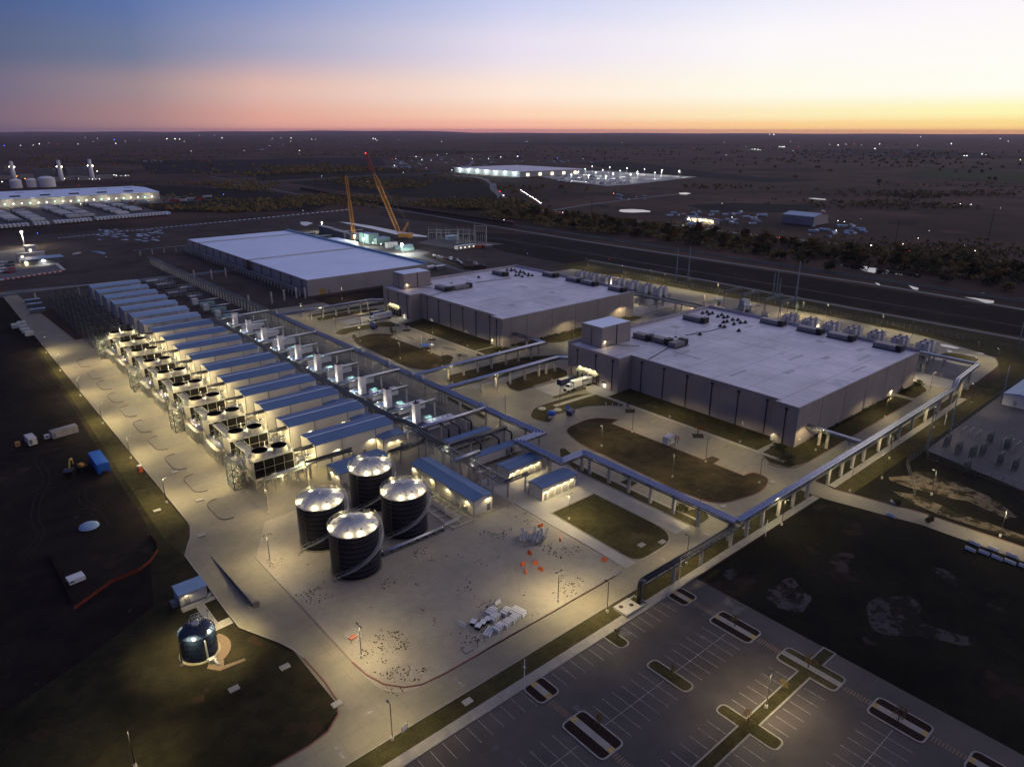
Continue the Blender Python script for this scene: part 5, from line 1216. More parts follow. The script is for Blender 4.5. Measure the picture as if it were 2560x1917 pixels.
# far hall
t = thing('data_hall', 'far data hall with a clean bluish-white roof standing on dark earth', 'building', (200.4, 442.5, 0), 0, 'grey windowless data halls')
W_, D_, Z = 96, 244, 11.0
b = MB(); b.box(0, 0, 0, W_, D_, Z); b.done('wall', M['metalwall'], t)
b = MB(); b.box(.4, .4, Z, W_-2.5, D_-.4, Z+.03); b.done('roof', M['membrane2'], t)
b = MB(); b.box(W_-2.5, 0, Z, W_, D_, Z+1.4); b.done('parapet', M['bluecoping'], t)
b = MB(); b.box(0, 99, Z+.03, W_-2.5, 102, Z+.5); b.box(0, 213, Z+.03, W_-2.5, 216, Z+.5); b.done('roof_ridge', M['offwhite'], t)
for i in range(14): 
    b = MB(); b.tube([(-.15, 8+17*i, Z-1.5), (-.15, 8+17*i, 4)], .25, 5); b.box(-.5, 7.2+17*i, Z-1.7, 0, 8.8+17*i, Z-.9); b.done('downpipe', M['downpipe'], t)
MB().box(8.5, -.06, .1, 12.6, -.01, 4.3).done('timber_door', M['yellow'], t); MB().box(14.5, -.06, .1, 15.8, -.01, 2.4).done('door', M['door'], t)
MB().box(-.1, 96, 3, 0, 106, Z-.5).done('dark_panel', M['downpipe'], t)
far = [(196, 446+5.8*i) for i in range(42)]
bridge('low pipe bridge on many pillars along the left side of the far data hall', [(195.5, 444), (195.5, 690)], 5.0, 2.6, far, ((-.6, .12), (.6, .12)), 'galv', pr=.5)
for i, (x, y) in enumerate((T(1, 0, (138, 1580))[0], T(1, 0, (245, 1558))[0], T(1, 0, (350, 1538))[0], T(1, 0, (425, 1540))[0], T(0, 0, (2150, 1610))[0], T(0, 0, (1828, 1375))[0], T(0, 0, (1950, 1360))[0], T(0, 0, (1680, 1380))[0], T(0, 0, (1398, 1300))[0])):
    MB().cyl(0, 0, 0, 7.2, .6, n=12).done('concrete_pillar', M['pillar'], None, (x, y, 0), label='free-standing concrete pillar near the far hall, %s counted from the right' % ORD[i], cat='pillar', group='free-standing concrete pillars')
# second low bridges in the dark left background
bridge('unlit pipe bridge on pillars crossing the dark road at the far left', [(118, 545), (30, 545)], 6.0, 1.6, [(110, 545), (85, 545), (60, 545), (38, 545)], ((0, .2),), 'galv')
bridge('unlit low pipe bridge running towards the left end of the far hall', [(155, 690), (205, 690)], 5.0, 1.6, [(160, 690), (170, 690), (180, 690), (190, 690), (200, 690)], ((0, .2),), 'galv')

# ------------------------------------------------------------------ things on the roofs
def rtu(label, x, y, rz, L_=12, w=3.8, h=2.0, group='grey rooftop air units'):
    t = thing('rooftop_unit', label, 'rooftop unit', (x, y, 14.75), rz, group)
    MB().box(-L_/2, -w/2, .35, L_/2-2.5, w/2, h+.35).done('housing', M['rtu'], t)
    b = MB(); b.box(L_/2-2.5, -w/2, .35, L_/2, w/2, h+.8); b.done('intake', M['grille'], t)
    b = MB(); b.box(-L_/2, -w/2-.7, .0, L_/2, -w/2-.5, .3); b.box(-L_/2, w/2+.4, 0, L_/2, w/2+.6, .3)
    for i in range(8): b.box(-L_/2+i*L_/8, -w/2-.7, 0, -L_/2+.2+i*L_/8, w/2+.6, .3)
    b.done('base_frame', M['galvdark'], t); return t
for i, (x, y, rz) in enumerate(((250.5, 199, -PI/2), (252, 189.5, -PI/2), (253.5, 181.8, 0), (296, 203, -PI/2))): rtu('grey air unit on the roof of the nearest hall, %s from the stair house' % ORD[i], x, y, rz, 9.5 if i < 3 else 13)
for i, y in enumerate((174.5, 155, 140, 119)): rtu('grey air unit against the back parapet of the nearest hall, %s from the left' % ORD[i], 320, y, -PI/2, 12)
for i, (x, y, rz) in enumerate(((242, 345, -PI/2), (253, 341, 0), (298, 359, -PI/2))): rtu('grey air unit on the roof of the middle hall, %s from the stair house' % ORD[i], x, y, rz, 13)
for i, y in enumerate((334, 312, 299, 276)): rtu('grey air unit against the back parapet of the middle hall, %s from the left' % ORD[i], 320, y, -PI/2, 12)
def fan(x, y, lab, grp):
    b = MB(); b.box(-.9, -.7, 0, .9, .7, .5); b.cyl(0, 0, .5, 1.3, .55, n=8); b.done('roof_fan', M['grille'], None, (x, y, 14.75), label=lab, cat='roof fan', group=grp)
fl1 = [(311.1,209.5),(314.9,209.4),(315,206.2),(311.6,206),(311.3,200.3),(315.5,200.8),(314.4,196.6),(311.7,197),(311.3,191.6),(312.9,189.6),(305.9,191.4),(303.4,191.7),(296.1,188.7),(295.9,186.2),(304.3,186.3),(309.2,185.8),(311.6,184.6),(295.4,177.9),(275.9,186.1)]
for x, y in fl1: fan(x, y, 'small black fan box scattered near the back left corner of the nearest roof', 'small black roof fans on the nearest hall')
for x, y in [(281, 362)]+[(a, c+159.5) for a, c in fl1 if a > 300]: fan(x, y-1.5, 'small black fan box scattered near the back left corner of the middle roof', 'small black roof fans on the middle hall')
for lab, oy in (('thin black cable tray and stepped gangway on the roof of the nearest hall', 0), ('thin black cable tray on the roof of the middle hall', 159.5)):
    t = thing('roof_gangway', lab, 'gangway', (226, 200+oy, 14.75)); b = MB()
    b.bar((0, -23, .2), (22, -17.5, .2), .12); b.bar((44, -10, .2), (60, -13, .2), .12); b.bar((60, -13, .2), (70, -13.5, .2), .12)
    b.done('cable_tray', M['black'], t)
    b = MB(); b.bar((0, -.5, 1.6), (12, -9, .6), .08); b.bar((.8, .2, 1.6), (12.8, -8.3, .6), .08)
    for i in range(10): b.bar((i*1.25, -.5-i*.88, 1.5-i*.1), (.8+i*1.25, .2-i*.88, 1.5-i*.1), .07)
    rail(b, [(0, -.5, 1.6), (12, -9, .6)], 1.0); b.done('gangway', M['galvdark'], t)
    for i, (x, y) in enumerate(((14, 2), (20, 4), (31, -2), (38, -9))):
        b = MB(); b.bar((x, y, 0), (x, y, 3.2), .05); b.box(x-.5, y-.5, 0, x+.5, y+.5, .35); b.done('mast', M['grille'], t)
# ------------------------------------------------------------------ generator stacks behind the halls
def cluster():
    t = thing('exhaust_stack_cluster', '-', 'exhaust stacks', (363.5, 118.7, 0), 0)
    for x in (-3.1, 2.6):
        for y in (-1.55, 1.55):
            MB().box(x-1.25, y-1.3, 1.9, x+1.25, y+1.3, 9.9).done('stack', M['genstack'], t)
            b = MB(); b.box(x-.8, y-.8, 9.9, x+.8, y+.8, 10.0); b.cyl(x, y, 10.0, 10.6, .35, n=8); b.done('stack_cap', M['black'], t)
    b = MB(); b.box(-7.5, -3.4, 4.2, 7.5, 3.4, 4.45); rail(b, [(-7.5, -3.4, 4.45), (7.5, -3.4, 4.45), (7.5, 3.4, 4.45), (-7.5, 3.4, 4.45)], step=2.5); b.done('deck', M['galvdark'], t)
    for x in (-6.8, 0, 6.8):
        for y in (-2.6, 2.6): MB().cyl(x, y, 0, 4.2, .4, n=8).done('pillar', M['pillar'], t)
    b = MB(); b.box(-14, -2.0, .3, -8.6, 2.0, 3.3); b.box(-6, -1.6, .3, 6, 1.6, 3.0); b.done('generator', M['offwhite'], t)
    b = MB()
    for y in (-2.2, -.8, .8, 2.2): b.tube([(-14, y, 5.0), (7, y, 5.0)], .18, 6)
    b.done('pipe', M['galvdark'], t)
    return t
c0 = cluster(); c0['label'] = 'cluster of white exhaust stacks behind the nearest hall, at its right end'; c0['group'] = 'clusters of white exhaust stacks'
for i in range(1, 7): copy_of(c0, (363.5, 118.7+11.6*i, 0), label='cluster of white exhaust stacks behind the nearest hall, %s from the right' % ORD[i])
for i in range(7): copy_of(c0, (366.5, 279.9+11.7*i, 0), label='cluster of white exhaust stacks behind the middle hall, %s from the right' % ORD[i])
bridge('long steel walkway bridge behind the halls crossing the generator yard', [(351, 112), (351, 350)], 6.6, 2.6, [(351, y) for y in range(116, 352, 14)], ((-.5, .25), (.4, .25)), 'galv', name='walkway_bridge')
bridge('short steel walkway bridge parallel behind the longer one, by the white panels', [(360, 214), (360, 272)], 5.6, 1.6, [(360, y) for y in range(216, 274, 14)], ((0, .25),), 'galv', name='walkway_bridge')
# switchyard portal frames
for i, (y) in enumerate((206, 216, 232, 244)):
    t = thing('switchyard_gantry', 'steel portal gantry in the small switchyard behind the halls, %s from the right' % ORD[i], 'gantry', (384, y, 0), 0, 'steel portal gantries')
    b = MB()
    for x in (-1.4, 1.4):
        b.bar((x, 0, 0), (0, 0, 11), .13); b.bar((x+20, 0, 0), (20, 0, 11), .13)
    b.bar((0, 0, 11), (20, 0, 11), .16); b.bar((0, 0, 9.8), (20, 0, 9.8), .1)
    for k in range(10): b.bar((k*2, 0, 11), (k*2+1, 0, 9.8), .06); b.bar((k*2+1, 0, 9.8), (k*2+2, 0, 11), .06)
    for k in (3, 10, 17): b.bar((k, 0, 11), (k, 0, 12.6), .07)
    b.done('frame', M['pole'], t)
for i, (x, y) in enumerate(((378, 232), (383, 226), (378, 212), (374, 218), (386, 250), (372, 240))):
    t = thing('transformer', 'spiky grey transformer in the switchyard behind the halls, %s of the group' % ORD[i], 'transformer', (x, y, 0), 0, 'switchyard transformers')
    MB().box(-1.6, -1.2, .2, 1.6, 1.2, 2.8).done('tank_body', M['slate'], t); b = MB()
    for k in range(9): a = k*.7; b.bar((math.cos(a)*.8, math.sin(a)*.7, 2.8), (math.cos(a)*2.4, math.sin(a)*2.2, 4.6), .09)
    b.done('bushings', M['galv'], t)
t = thing('blast_panels', 'row of tall white fire-wall panels standing in the small switchyard', 'panels', (389, 231, 0))
for k in range(4): MB().box(-3, k*1.2-.1, 0, 3, k*1.2+.1, 7).done('panel', M['white'], t)
for i, (x, y) in enumerate(((386.5, 249), (386.7, 229))):
    t = thing('satellite_dish', 'tilted white dish on a post in the switchyard, %s one' % ('left', 'right')[i], 'dish', (x, y, 0), 0, 'white dishes in the switchyard')
    b = MB(); b.lathe(0, 0, [(.1, 4.0), (1.2, 4.15), (2.4, 4.7)], 16); b.done('dish', M['white'], t, rotation=0) if False else b.done('dish', M['white'], t); MB().cyl(0, 0, 0, 4.1, .15, n=8).done('post', M['pole'], t)
# ------------------------------------------------------------------ vehicles and yard things
def text(s, size, mat_, parent, loc, rot, ext=.01, name='lettering'):
    c = bpy.data.curves.new(name, 'FONT'); c.body = s; c.size = size; c.extrude = ext; c.align_x = 'CENTER'; c.align_y = 'CENTER'
    c.materials.append(mat_); o = bpy.data.objects.new(name, c); COL.objects.link(o); me = bpy.data.meshes.new_from_object(o.evaluated_get(bpy.context.evaluated_depsgraph_get())); bpy.data.objects.remove(o); o = bpy.data.objects.new(name, me); COL.objects.link(o); o.parent = parent; o.location = loc; o.rotation_euler = rot; return o
def truck(label, x, y, rz, word=None):
    """nose towards local -x, trailer tail at +x"""
    t = thing('semi_truck', label, 'truck', (x, y, 0), rz, 'white trucks at the docks')
    tr = MB(); tr.box(-3.2, -1.28, 1.2, 8.2, 1.28, 4.1); tro = tr.done('trailer', M['white'], t)
    b = MB(); b.box(-3.0, -1.0, .9, 8.0, 1.0, 1.2); b.done('chassis', M['blacksteel'], t)
    b = MB(); P = [(-7.3, .9), (-7.3, 1.7), (-5.9, 1.95), (-5.5, 3.0), (-3.6, 3.3), (-3.6, .9)]
    for s in (-1.15, 1.15): b.face([(px, s, pz) for px, pz in (P if s < 0 else P[::-1])])
    for (x0, z0), (x1, z1) in zip(P, P[1:]): b.face([(x0, -1.15, z0), (x0, 1.15, z0), (x1, 1.15, z1), (x1, -1.15, z1)])
    cab = b.done('cab', M['white'], t)
    b = MB(); b.face([(-5.93, -1.0, 2.02), (-5.93, 1.0, 2.02), (-5.56, 1.0, 2.95), (-5.56, -1.0, 2.95)]); 
    for s in (-1.17, 1.17): b.face([(-5.4, s, 2.0), (-4.5, s, 2.0), (-4.5, s, 2.85), (-5.2, s, 2.85)])
    b.done('window', M['glass'], cab)
    b = MB(); b.box(-7.36, -.7, .8, -7.3, .7, 1.5); b.done('grille', M['grille'], cab)
    for xx in (-6.4, -3.9, -2.7, 5.6, 6.9):
        for s in (-1.0, 1.0):
            b = MB(); b.tube([(xx, s-.2, .52), (xx, s+.2, .52)], .52, 14); w = b.done('wheel', M['black'], t)
    if word:
        text(word, 1.7, M['orange'], tro, (0.2, -1.31, 2.75), (PI/2, 0, 0))
    else:
        b = MB(); b.box(1.6, -1.32, 3.0, 6.0, -1.285, 3.45); b.done('stripe', M['navy'], tro)
    return t
truck('white truck with orange-red lettering at the middle hall docks', 204.2, 357.2, 0, 'GXO')
truck('white truck with a blue stripe at the nearest hall docks', 209.0, 200.2, 0)
for lab, x, y, rz in (('dark blue open-top waste container at the nearest hall docks', 210, 207.8, 0), ('dark blue waste container beside the lettered white truck', 209.6, 367.6, 0)):
    t = thing('waste_compactor', lab, 'container', (x, y, 0), rz, 'dark blue waste containers')
    b = MB(); b.box(-4.6, -1.25, .3, 4.0, 1.25, 2.7); b.done('box', M['navy'], t); b = MB(); b.box(-4.2, -.9, 2.7, 1.0, .9, 2.76); b.done('tarpaulin', M['offwhite'], t)
    b = MB(); b.box(4.0, -1.0, .3, 6.6, 1.0, 2.0); b.box(4.4, -.8, 2.0, 5.4, .8, 2.6); b.done('compactor', M['blacksteel'], t)
    b = MB()
    for i in range(8): b.box(-4.5+i*1.1, -1.33, .3, -4.4+i*1.1, -1.25, 2.7)
    b.done('ribs', M['navy'], t)
for lab, x, y, rz in (('dark blue skip with raised lid beside the nearest car park', 185.3, 180.6, .3), ('dark blue skip at the bend before the middle hall', 191.8, 342.0, .3)):
    t = thing('skip', lab, 'skip', (x, y, 0), rz, 'dark blue skips')
    b = MB(); b._add([(-1.5, -.9, .1), (1.5, -.9, .1), (1.5, .9, .1), (-1.5, .9, .1), (-1.8, -1.1, 2.0), (1.8, -1.1, 2.0), (1.8, 1.1, 2.4), (-1.8, 1.1, 2.4)], [(0,3,2,1),(4,5,6,7),(0,1,5,4),(1,2,6,5),(2,3,7,6),(3,0,4,7)]); b.done('body', M['navy'], t)
    b = MB(); b._add([(-1.7, 1.1, 2.4), (1.7, 1.1, 2.4), (1.7, 1.6, 3.4), (-1.7, 1.6, 3.4)], [(0, 1, 2, 3)]); b.done('lid', M['bluebox'], t)
    b = MB(); b.box(-.5, -1.02, .9, .5, -.99, 1.5); b.done('label_plate', M['white'], t)
t = thing('covered_trailer', 'small trailer with a bright blue domed cover on the tip of the lawn', 'trailer', (177.6, 183.3, 0), .5)
b = MB(); b.lathe(0, 0, [(1.0, 1.1), (1.7, 1.6), (1.6, 2.5), (.9, 3.0), (.1, 3.1)], 10); b.done('cover', M['bluebox'], t)
b = MB(); b.box(-1.6, -.8, .5, 1.6, .8, .8); b.bar((-1.6, 0, .6), (-3, 0, .5), .06)
for s in (-.9, .9): b.tube([(0, s-.12, .4), (0, s+.12, .4)], .4, 10)
b.done('chassis', M['offwhite'], t)
for i, (x, y) in enumerate(((181, 192.4), (184.9, 187.3))): MB().cyl(0, 0, 0, .35, 1.7, 1.6, 8).done('manhole_slab', M['apron'], None, (x, y, .1), label='round pale manhole slab on the lawn by the blue trailer, %s one' % ('farther', 'nearer')[i], cat='manhole', group='round manhole slabs')
t = thing('white_shed', 'small white box shed standing alone in the nearest car park', 'shed', (193.2, 139.2, 0), .05); MB().box(-2.0, -1.2, .1, 2.0, 1.2, 2.7).done('wall', M['white'], t); MB().box(-2.1, -1.3, 2.7, 2.1, 1.3, 2.85).done('roof', M['offwhite'], t); b = MB(); b.box(-1.4, -1.24, .3, -.5, -1.2, 2.2); b.done('door', M['galv'], t)
t = thing('canopy_tent', 'flat blue canopy with a white parasol in the middle hall car park', 'canopy', (192, 291, 0)); MB().box(-2.2, -1.8, 2.3, 1.6, 1.8, 2.45).done('cover', M['bluebox'], t); b = MB(); b.lathe(2.8, -1.2, [(1.5, 2.1), (.1, 2.9)], 8, 0, False); b.done('parasol', M['white'], t); b = MB(); [b.bar((x, y, 0), (x, y, 2.3), .04) for x, y in ((-2.1, -1.7), (1.5, -1.7), (1.5, 1.7), (-2.1, 1.7), (2.8, -1.2))]; b.done('poles', M['galv'], t)
def barrier(lab, x, y, rz, m='white', grp='white road barriers', L_=1.9, h=1.0):
    b = MB(); b._add([(-L_/2, -.28, 0), (L_/2, -.28, 0), (L_/2, .28, 0), (-L_/2, .28, 0), (-L_/2, -.1, h), (L_/2, -.1, h), (L_/2, .1, h), (-L_/2, .1, h)], [(0,3,2,1),(4,5,6,7),(0,1,5,4),(1,2,6,5),(2,3,7,6),(3,0,4,7)])
    b.box(-L_/2+.15, -.32, 0, -L_/2+.5, .32, .12); b.box(L_/2-.5, -.32, 0, L_/2-.15, .32, .12)
    return b.done('road_barrier', M[m], None, (x, y, .03), label=lab, cat='barrier', group=grp) if not rz else _rot(b.done('road_barrier', M[m], None, (x, y, .03), label=lab, cat='barrier', group=grp), rz)
def _rot(o, rz): o.rotation_euler = (0, 0, rz); return o
for lab, x, y, rz in (('white plastic barrier left of the wrapped bundles on the gravel', 77.6, 107.3, 1.8), ('white plastic barrier above the wrapped bundles on the gravel', 88.7, 108.4, .1), ('white plastic barrier by the kerb right of the wrapped bundles', 90.6, 101.1, .3)): barrier(lab, x, y, rz)
for i, (x, y) in enumerate(((119.8, 127.1), (119.2, 118.6), (108.4, 118.9), (106.4, 114.6), (103.7, 116.3), (102.1, 113.4), (105.6, 111.7), (121.0, 104.1))): barrier('orange barrier near the heap of steel on the gravel, %s of eight' % ORD[i], x, y, i*.8, 'orange', 'orange barriers on the gravel', 1.3, 1.0)
for i, (x, y) in enumerate(((198.7, 44.2), (199.8, 41.3), (199.6, 38.2), (200.0, 35.4), (200.4, 32.3), (202.8, 44.4), (203.6, 40.2), (203.8, 36.1), (200.9, 65.5), (209.4, 68))): barrier('white concrete barrier along the dark right-hand road, %s one' % ORD[i], x, y, 1.45, 'white', 'white barriers beside the right-hand road', 2.6, .8)
# wrapped bundles and boxes
bi = 0
for x, y, kind in ((85.5, 106.6, 0), (84.6, 104.6, 0), (88.0, 104.4, 0), (89.6, 103.2, 0), (83.3, 101.3, 0), (85.6, 101.2, 0), (87.8, 101.4, 0), (89.9, 101.8, 0), (80.9, 101.8, 2), (79.9, 106.2, 1), (79.9, 104.4, 1), (81.5, 104.7, 1), (83.0, 104.9, 1)):
    lab = ('bundle wrapped in white sheet and straps on the gravel, %s from the kerb', 'small crate with a white cover on the gravel, %s of the row', 'open stack of white boards beside the wrapped bundles, %s')[kind] % (ORD[bi % 13] if kind < 2 else 'leftmost')
    t = thing(('wrapped_bundle', 'covered_crate', 'board_stack')[kind], lab, ('bundle', 'crate', 'boards')[kind], (x, y, .03), .25 if kind == 0 else .5, ('wrapped white bundles on the gravel', 'covered crates on the gravel', 'board stacks')[kind])
    t.scale = (1.4, 1.45, 1.2) if kind != 1 else (1.3, 1.3, 1.3)
    if kind == 0:
        b = MB(); b._add([(-1.0, -.6, 0), (1.0, -.6, 0), (1.0, .6, 0), (-1.0, .6, 0), (-1.0, -.6, .75), (1.0, -.6, .75), (1.0, .6, .75), (-1.0, .6, .75), (0, -.6, .95), (0, .6, .95)], [(0,3,2,1), (4,8,9,7), (8,5,6,9), (0,1,5,8,4), (2,3,7,9,6), (1,2,6,5), (3,0,4,7)]); b.done('sheet', M['white'], t)
        b = MB(); [b.box(k-.03, -.62, 0, k+.03, .62, .98-abs(k)*.2) for k in (-.5, .1, .6)]; b.done('strap', M['galvdark'], t)
    elif kind == 1: MB().box(-.55, -.45, 0, .55, .45, .6).done('crate', M['sand'], t); MB().box(-.6, -.5, .6, .6, .5, .72).done('cover', M['white'], t)
    else:
        for k in range(3): MB().box(-1.2, -.5+k*.42, 0, 1.2, -.25+k*.42, .35).done('board', M['white'], t)
    bi += 1
t = thing('wire_cage', 'pale wire cage with orange goods inside on the gravel by a lamp post', 'cage', (57.0, 119.8, 0), .2)
b = MB(); frame_box(b, -1.4, -1.1, 1.4, 1.1, .05, 1.2, .04, False); b.bar((-1.4, -1.1, .6), (1.4, -1.1, .6), .03); b.bar((-1.4, 1.1, .6), (1.4, 1.1, .6), .03); b.done('frame', M['offwhite'], t); MB().box(-.9, -.6, .05, .8, .5, .35).done('goods', M['orange'], t)
t = thing('scaffold_heap', 'tangled heap of silver scaffold stairs and frames on the gravel', 'scaffold heap', (113.2, 123.0, 0))
for i in range(17):
    b = MB(); x, y = random.uniform(-3.6, 3.6), random.uniform(-2.4, 2.4); a = random.uniform(-.5, 1.0); z = random.uniform(.1, 1.5); L_ = random.uniform(2.2, 4.2); tl = random.uniform(-.2, .5)
    c, s = math.cos(a), math.sin(a)
    for q in (-.55, .55): b.bar((x-s*q, y+c*q, z), (x-s*q+c*L_, y+c*q+s*L_, z+tl*L_*.5), .09)
    for k in range(9): u = k/8*L_; b.bar((x+s*.55+c*u, y-c*.55+s*u, z+tl*u*.5), (x-s*.55+c*u, y+c*.55+s*u, z+tl*u*.5), .06)
    b.done('scaffold_frame', M['galv'], t)
# dark left field
t = thing('blue_box', 'bright blue tarpaulin-covered box in the dark field beside the left road', 'container', (34.8, 249.6, 0), 0); MB().box(-1.9, -6.3, 0, 1.7, 6.2, 3.4).done('cover', M['bluebox'], t); b = MB(); b.box(-.8, -7.4, 0, .9, -6.3, .9); b.done('skid', M['rust'], t)
t = thing('portable_toilet', 'orange and white portable toilet by the kerb of the left road', 'toilet', (45.0-1.2, 236.6, 0), .2); MB().box(-.6, -.6, .05, .6, .6, 2.0).done('cabin', M['orange'], t); MB().box(-.65, -.65, 2.0, .65, .65, 2.35).done('roof', M['white'], t)
for lab, x, y, w_, d_, h_, rz, m in (('grey office trailer in the dark field', 31, 286.5, 8.5, 2.8, 2.9, .16, 'rtu'), ('pale upright storage container in the dark field at the far left', 20.6, 286, 2.6, 5.5, 2.8, .1, 'offwhite'), ('small white tank beside the grey office trailer', 25.6, 287.0, 1.6, 1.4, 1.5, 0, 'white'), ('small yellow box beside the pale storage container', 16.6, 286, 1.4, 1.4, 1.6, 0, 'craneyellow'),
    ('white vented box lying in the dark field above the small tank', 15.3, 183, 3.6, 2.8, 1.3, .12, 'white')):
    t = thing('site_container', lab, 'container', (x, y, 0), rz); MB().box(-w_/2, -d_/2, .2, w_/2, d_/2, h_).done('box', M[m], t); MB().box(-w_/2+.2, -d_/2-.03, .6, -w_/2+1.1, -d_/2, min(2.3, h_-.2)).done('door', M['slate'], t)
x, y = T(0, 2, (770, 890))[0]; t = thing('dome_lid', 'pale blue-grey oval lid lying in the dark field', 'lid', (x, y, 0)); b = MB(); b.lathe(0, 0, [(2.6, .3), (2.4, .75), (1.2, 1.0), (.05, 1.05)], 20); b.done('lid', M['palemetal'], t)
x, y = T(0, 2, (600, 450))[0]
t = thing('excavator', 'dark excavator with an orange arm in the unlit field', 'excavator', (x, y, 0), 1.2); MB().box(-1.5, -1.4, .9, 2.0, 1.4, 2.2).done('body', M['blacksteel'], t); b = MB(); b.tube([(1.5, 0, 2), (3.8, 0, 4.2), (6.2, 0, 3.6)], .28, 4); b.tube([(6.2, 0, 3.6), (6.8, 0, 1.2)], .2, 4); b.done('arm', M['yellow'], t); b = MB(); b.box(-1.8, -1.6, 0, 1.8, -.9, .9); b.box(-1.8, .9, 0, 1.8, 1.6, .9); b.done('tracks', M['black'], t)
x, y = T(0, 2, (715, 400))[0]
t = thing('loader', 'small dark loader with a yellow cab roof beside the blue box', 'loader', (x, y, 0), .5); MB().box(-1.3, -1, .6, 1.6, 1, 1.7).done('body', M['blacksteel'], t); MB().box(-.9, -.8, 1.7, .5, .8, 2.6).done('cab', M['craneyellow'], t); b = MB(); [b.tube([(xx, s-.2, .5), (xx, s+.2, .5)], .5, 10) for xx in (-.9, 1.1) for s in (-1, 1)]; b.done('wheels', M['black'], t)
for i, (x, y) in enumerate(T(0, 1, (140, 480), (190, 460), (205, 495), (225, 520), (255, 545))): MB().box(-2, -1.6, 0, 2, 1.6, 2.3).done('white_tank_box', M['offwhite'], None, (x, y, 0), label='white box tank beside the top of the left road, %s of five' % ORD[i], cat='box', group='white box tanks')
for i, (x, y, w_) in enumerate(((17, 470, 9), (60, 486, 10), (56, 505, 12))):
    x, y = T(0, 1, (300, 305), (330, 350), (285, 268))[i]; t = thing('site_cabin', 'unlit pale-roofed site cabin beside the far left road, %s one' % ORD[i], 'cabin', (x, y, 0), 0, 'unlit site cabins'); MB().box(-4, -1.5, .2, 4, 1.5, 2.5).done('wall', M['slate'], t); MB().box(-4.1, -1.6, 2.5, 4.1, 1.6, 2.65).done('roof', M['palemetal'], t)
b = MB(); path = [(45.5+x, y) for x, y in ()]
pts = T(0, 2, (1290, 970), (1350, 1040), (1360, 1100), (1300, 1190), (1200, 1270), (1060, 1330), (960, 1370), (850, 1450), (740, 1530), (640, 1600))
t = thing('orange_fence', 'low orange mesh fence curving through the dark field', 'fence', (0, 0, 0)); b = MB()
for (x0, y0), (x1, y1) in zip(pts, pts[1:]): b.face([(x0, y0, 0), (x1, y1, 0), (x1, y1, .9), (x0, y0, .9)]); b.face([(x0+.1, y0+.1, .9), (x1+.1, y1+.1, .9), (x1+.1, y1+.1, 0), (x0+.1, y0+.1, 0)])
b.done('mesh', mat('dull_orange_mesh', (.16, .025, .012), None, 1, .9), t)
pts = T(0, 2, (430, 1130), (510, 1290), (560, 1400), (625, 1550))
t = thing('orange_fence', 'straight orange mesh fence at the left of the dark field', 'fence', (0, 0, 0)); b = MB()
for (x0, y0), (x1, y1) in zip(pts, pts[1:]): b.face([(x0, y0, 0), (x1, y1, 0), (x1, y1, .9), (x0, y0, .9)])
b.done('mesh', bpy.data.materials['dull_orange_mesh'], t)
for lab, x, y, rz in (('white board sign on two legs beside the wrapped bundles', 76.4, 100.3, 1.0), ('white board sign on two legs beside the lamp post at the junction', 51.4, 90.0, .4)):
    t = thing('board_sign', lab, 'sign', (x, y, 0), rz); MB().box(-.8, -.04, .9, .8, .04, 2.1).done('board', M['white'], t); b = MB(); b.bar((-.85, 0, 0), (-.85, 0, 2.3), .05); b.bar((.85, 0, 0), (.85, 0, 2.3), .05); b.done('legs', M['blacksteel'], t)
for i, (x, y) in enumerate(((41.8, 120.8), (45.2, 104.6), (73.7, 100.2), (64.8, 88.6), (31.5, 121.5), (163, 89), (134, 102.5), (139.4, 99.8), (168.6, 100.2), (193.8, 98.9), (52.2, 229), (52.0, 204.6), (40.5, 206.3), (45.8, 184))):
    MB().box(-1.0, -.7, 0, 1.0, .7, .22).done('drain_slab', M['apron'], None, (x, y, .1), label='small square concrete drain slab at the kerb, %s along' % ORD[i], cat='drain cover', group='square concrete drain slabs')
# white camera and flag poles
for lab, x, y, hgt in (('tall white post on the corner island of the parking lot, right one', 125.9, 84.3, 8.6), ('tall white post on the corner island of the parking lot, left one', 75.5, 84.0, 7.3), ('white post at the right end of the garage apron', 145.2, 138.2, 5.6), ('white post beside the sidewalk near the fence corner', 286.1, 81.5, 5.2), ('white post in the nearest car park beside the white shed', 192.6, 135.3, 6), ('white post in the middle car park', 193, 296, 6), ('white post by the sidewalk near the big pipe corner', 163.5, 83.3, 5)):
    t = thing('white_post', lab, 'post', (x, y, 0), 0, 'white camera posts'); b = MB(); b.cyl(0, 0, 0, hgt, .11, .07, 8); b.done('pole', M['white'], t); b = MB(); b.box(-.2, -.3, hgt*.72, .2, .3, hgt*.72+.25); b.ball(0, 0, hgt, .14); b.done('camera', M['offwhite'], t)
for i, (x, y) in enumerate([(53.0+.2, 0)]): pass
for oy in (0, 159.5):
    for i in range(4): MB().cyl(0, 0, 0, 1.1, .09, n=6).done('bollard', M['white'], None, (203.6+1.6*i, 178.6-2.0*i+oy, .1), label='small white bollard on the lawn edge of the %s car park' % ('nearest' if not oy else 'middle'), cat='bollard', group='white bollards of the %s car park' % ('nearest' if not oy else 'middle'))
t = thing('dock_wall', 'low pale retaining wall at the left of the nearest docks', 'wall', (0, 0, 0)); b = MB(); b.box(195, 212.4, 0, 217.8, 212.8, 1.0); b.done('wall', M['apron'], t)
t = thing('dock_wall', 'low pale retaining wall at the left of the middle docks', 'wall', (0, 0, 0)); b = MB(); b.box(185, 372, 0, 217.8, 372.4, 1.0); b.done('wall', M['apron'], t)
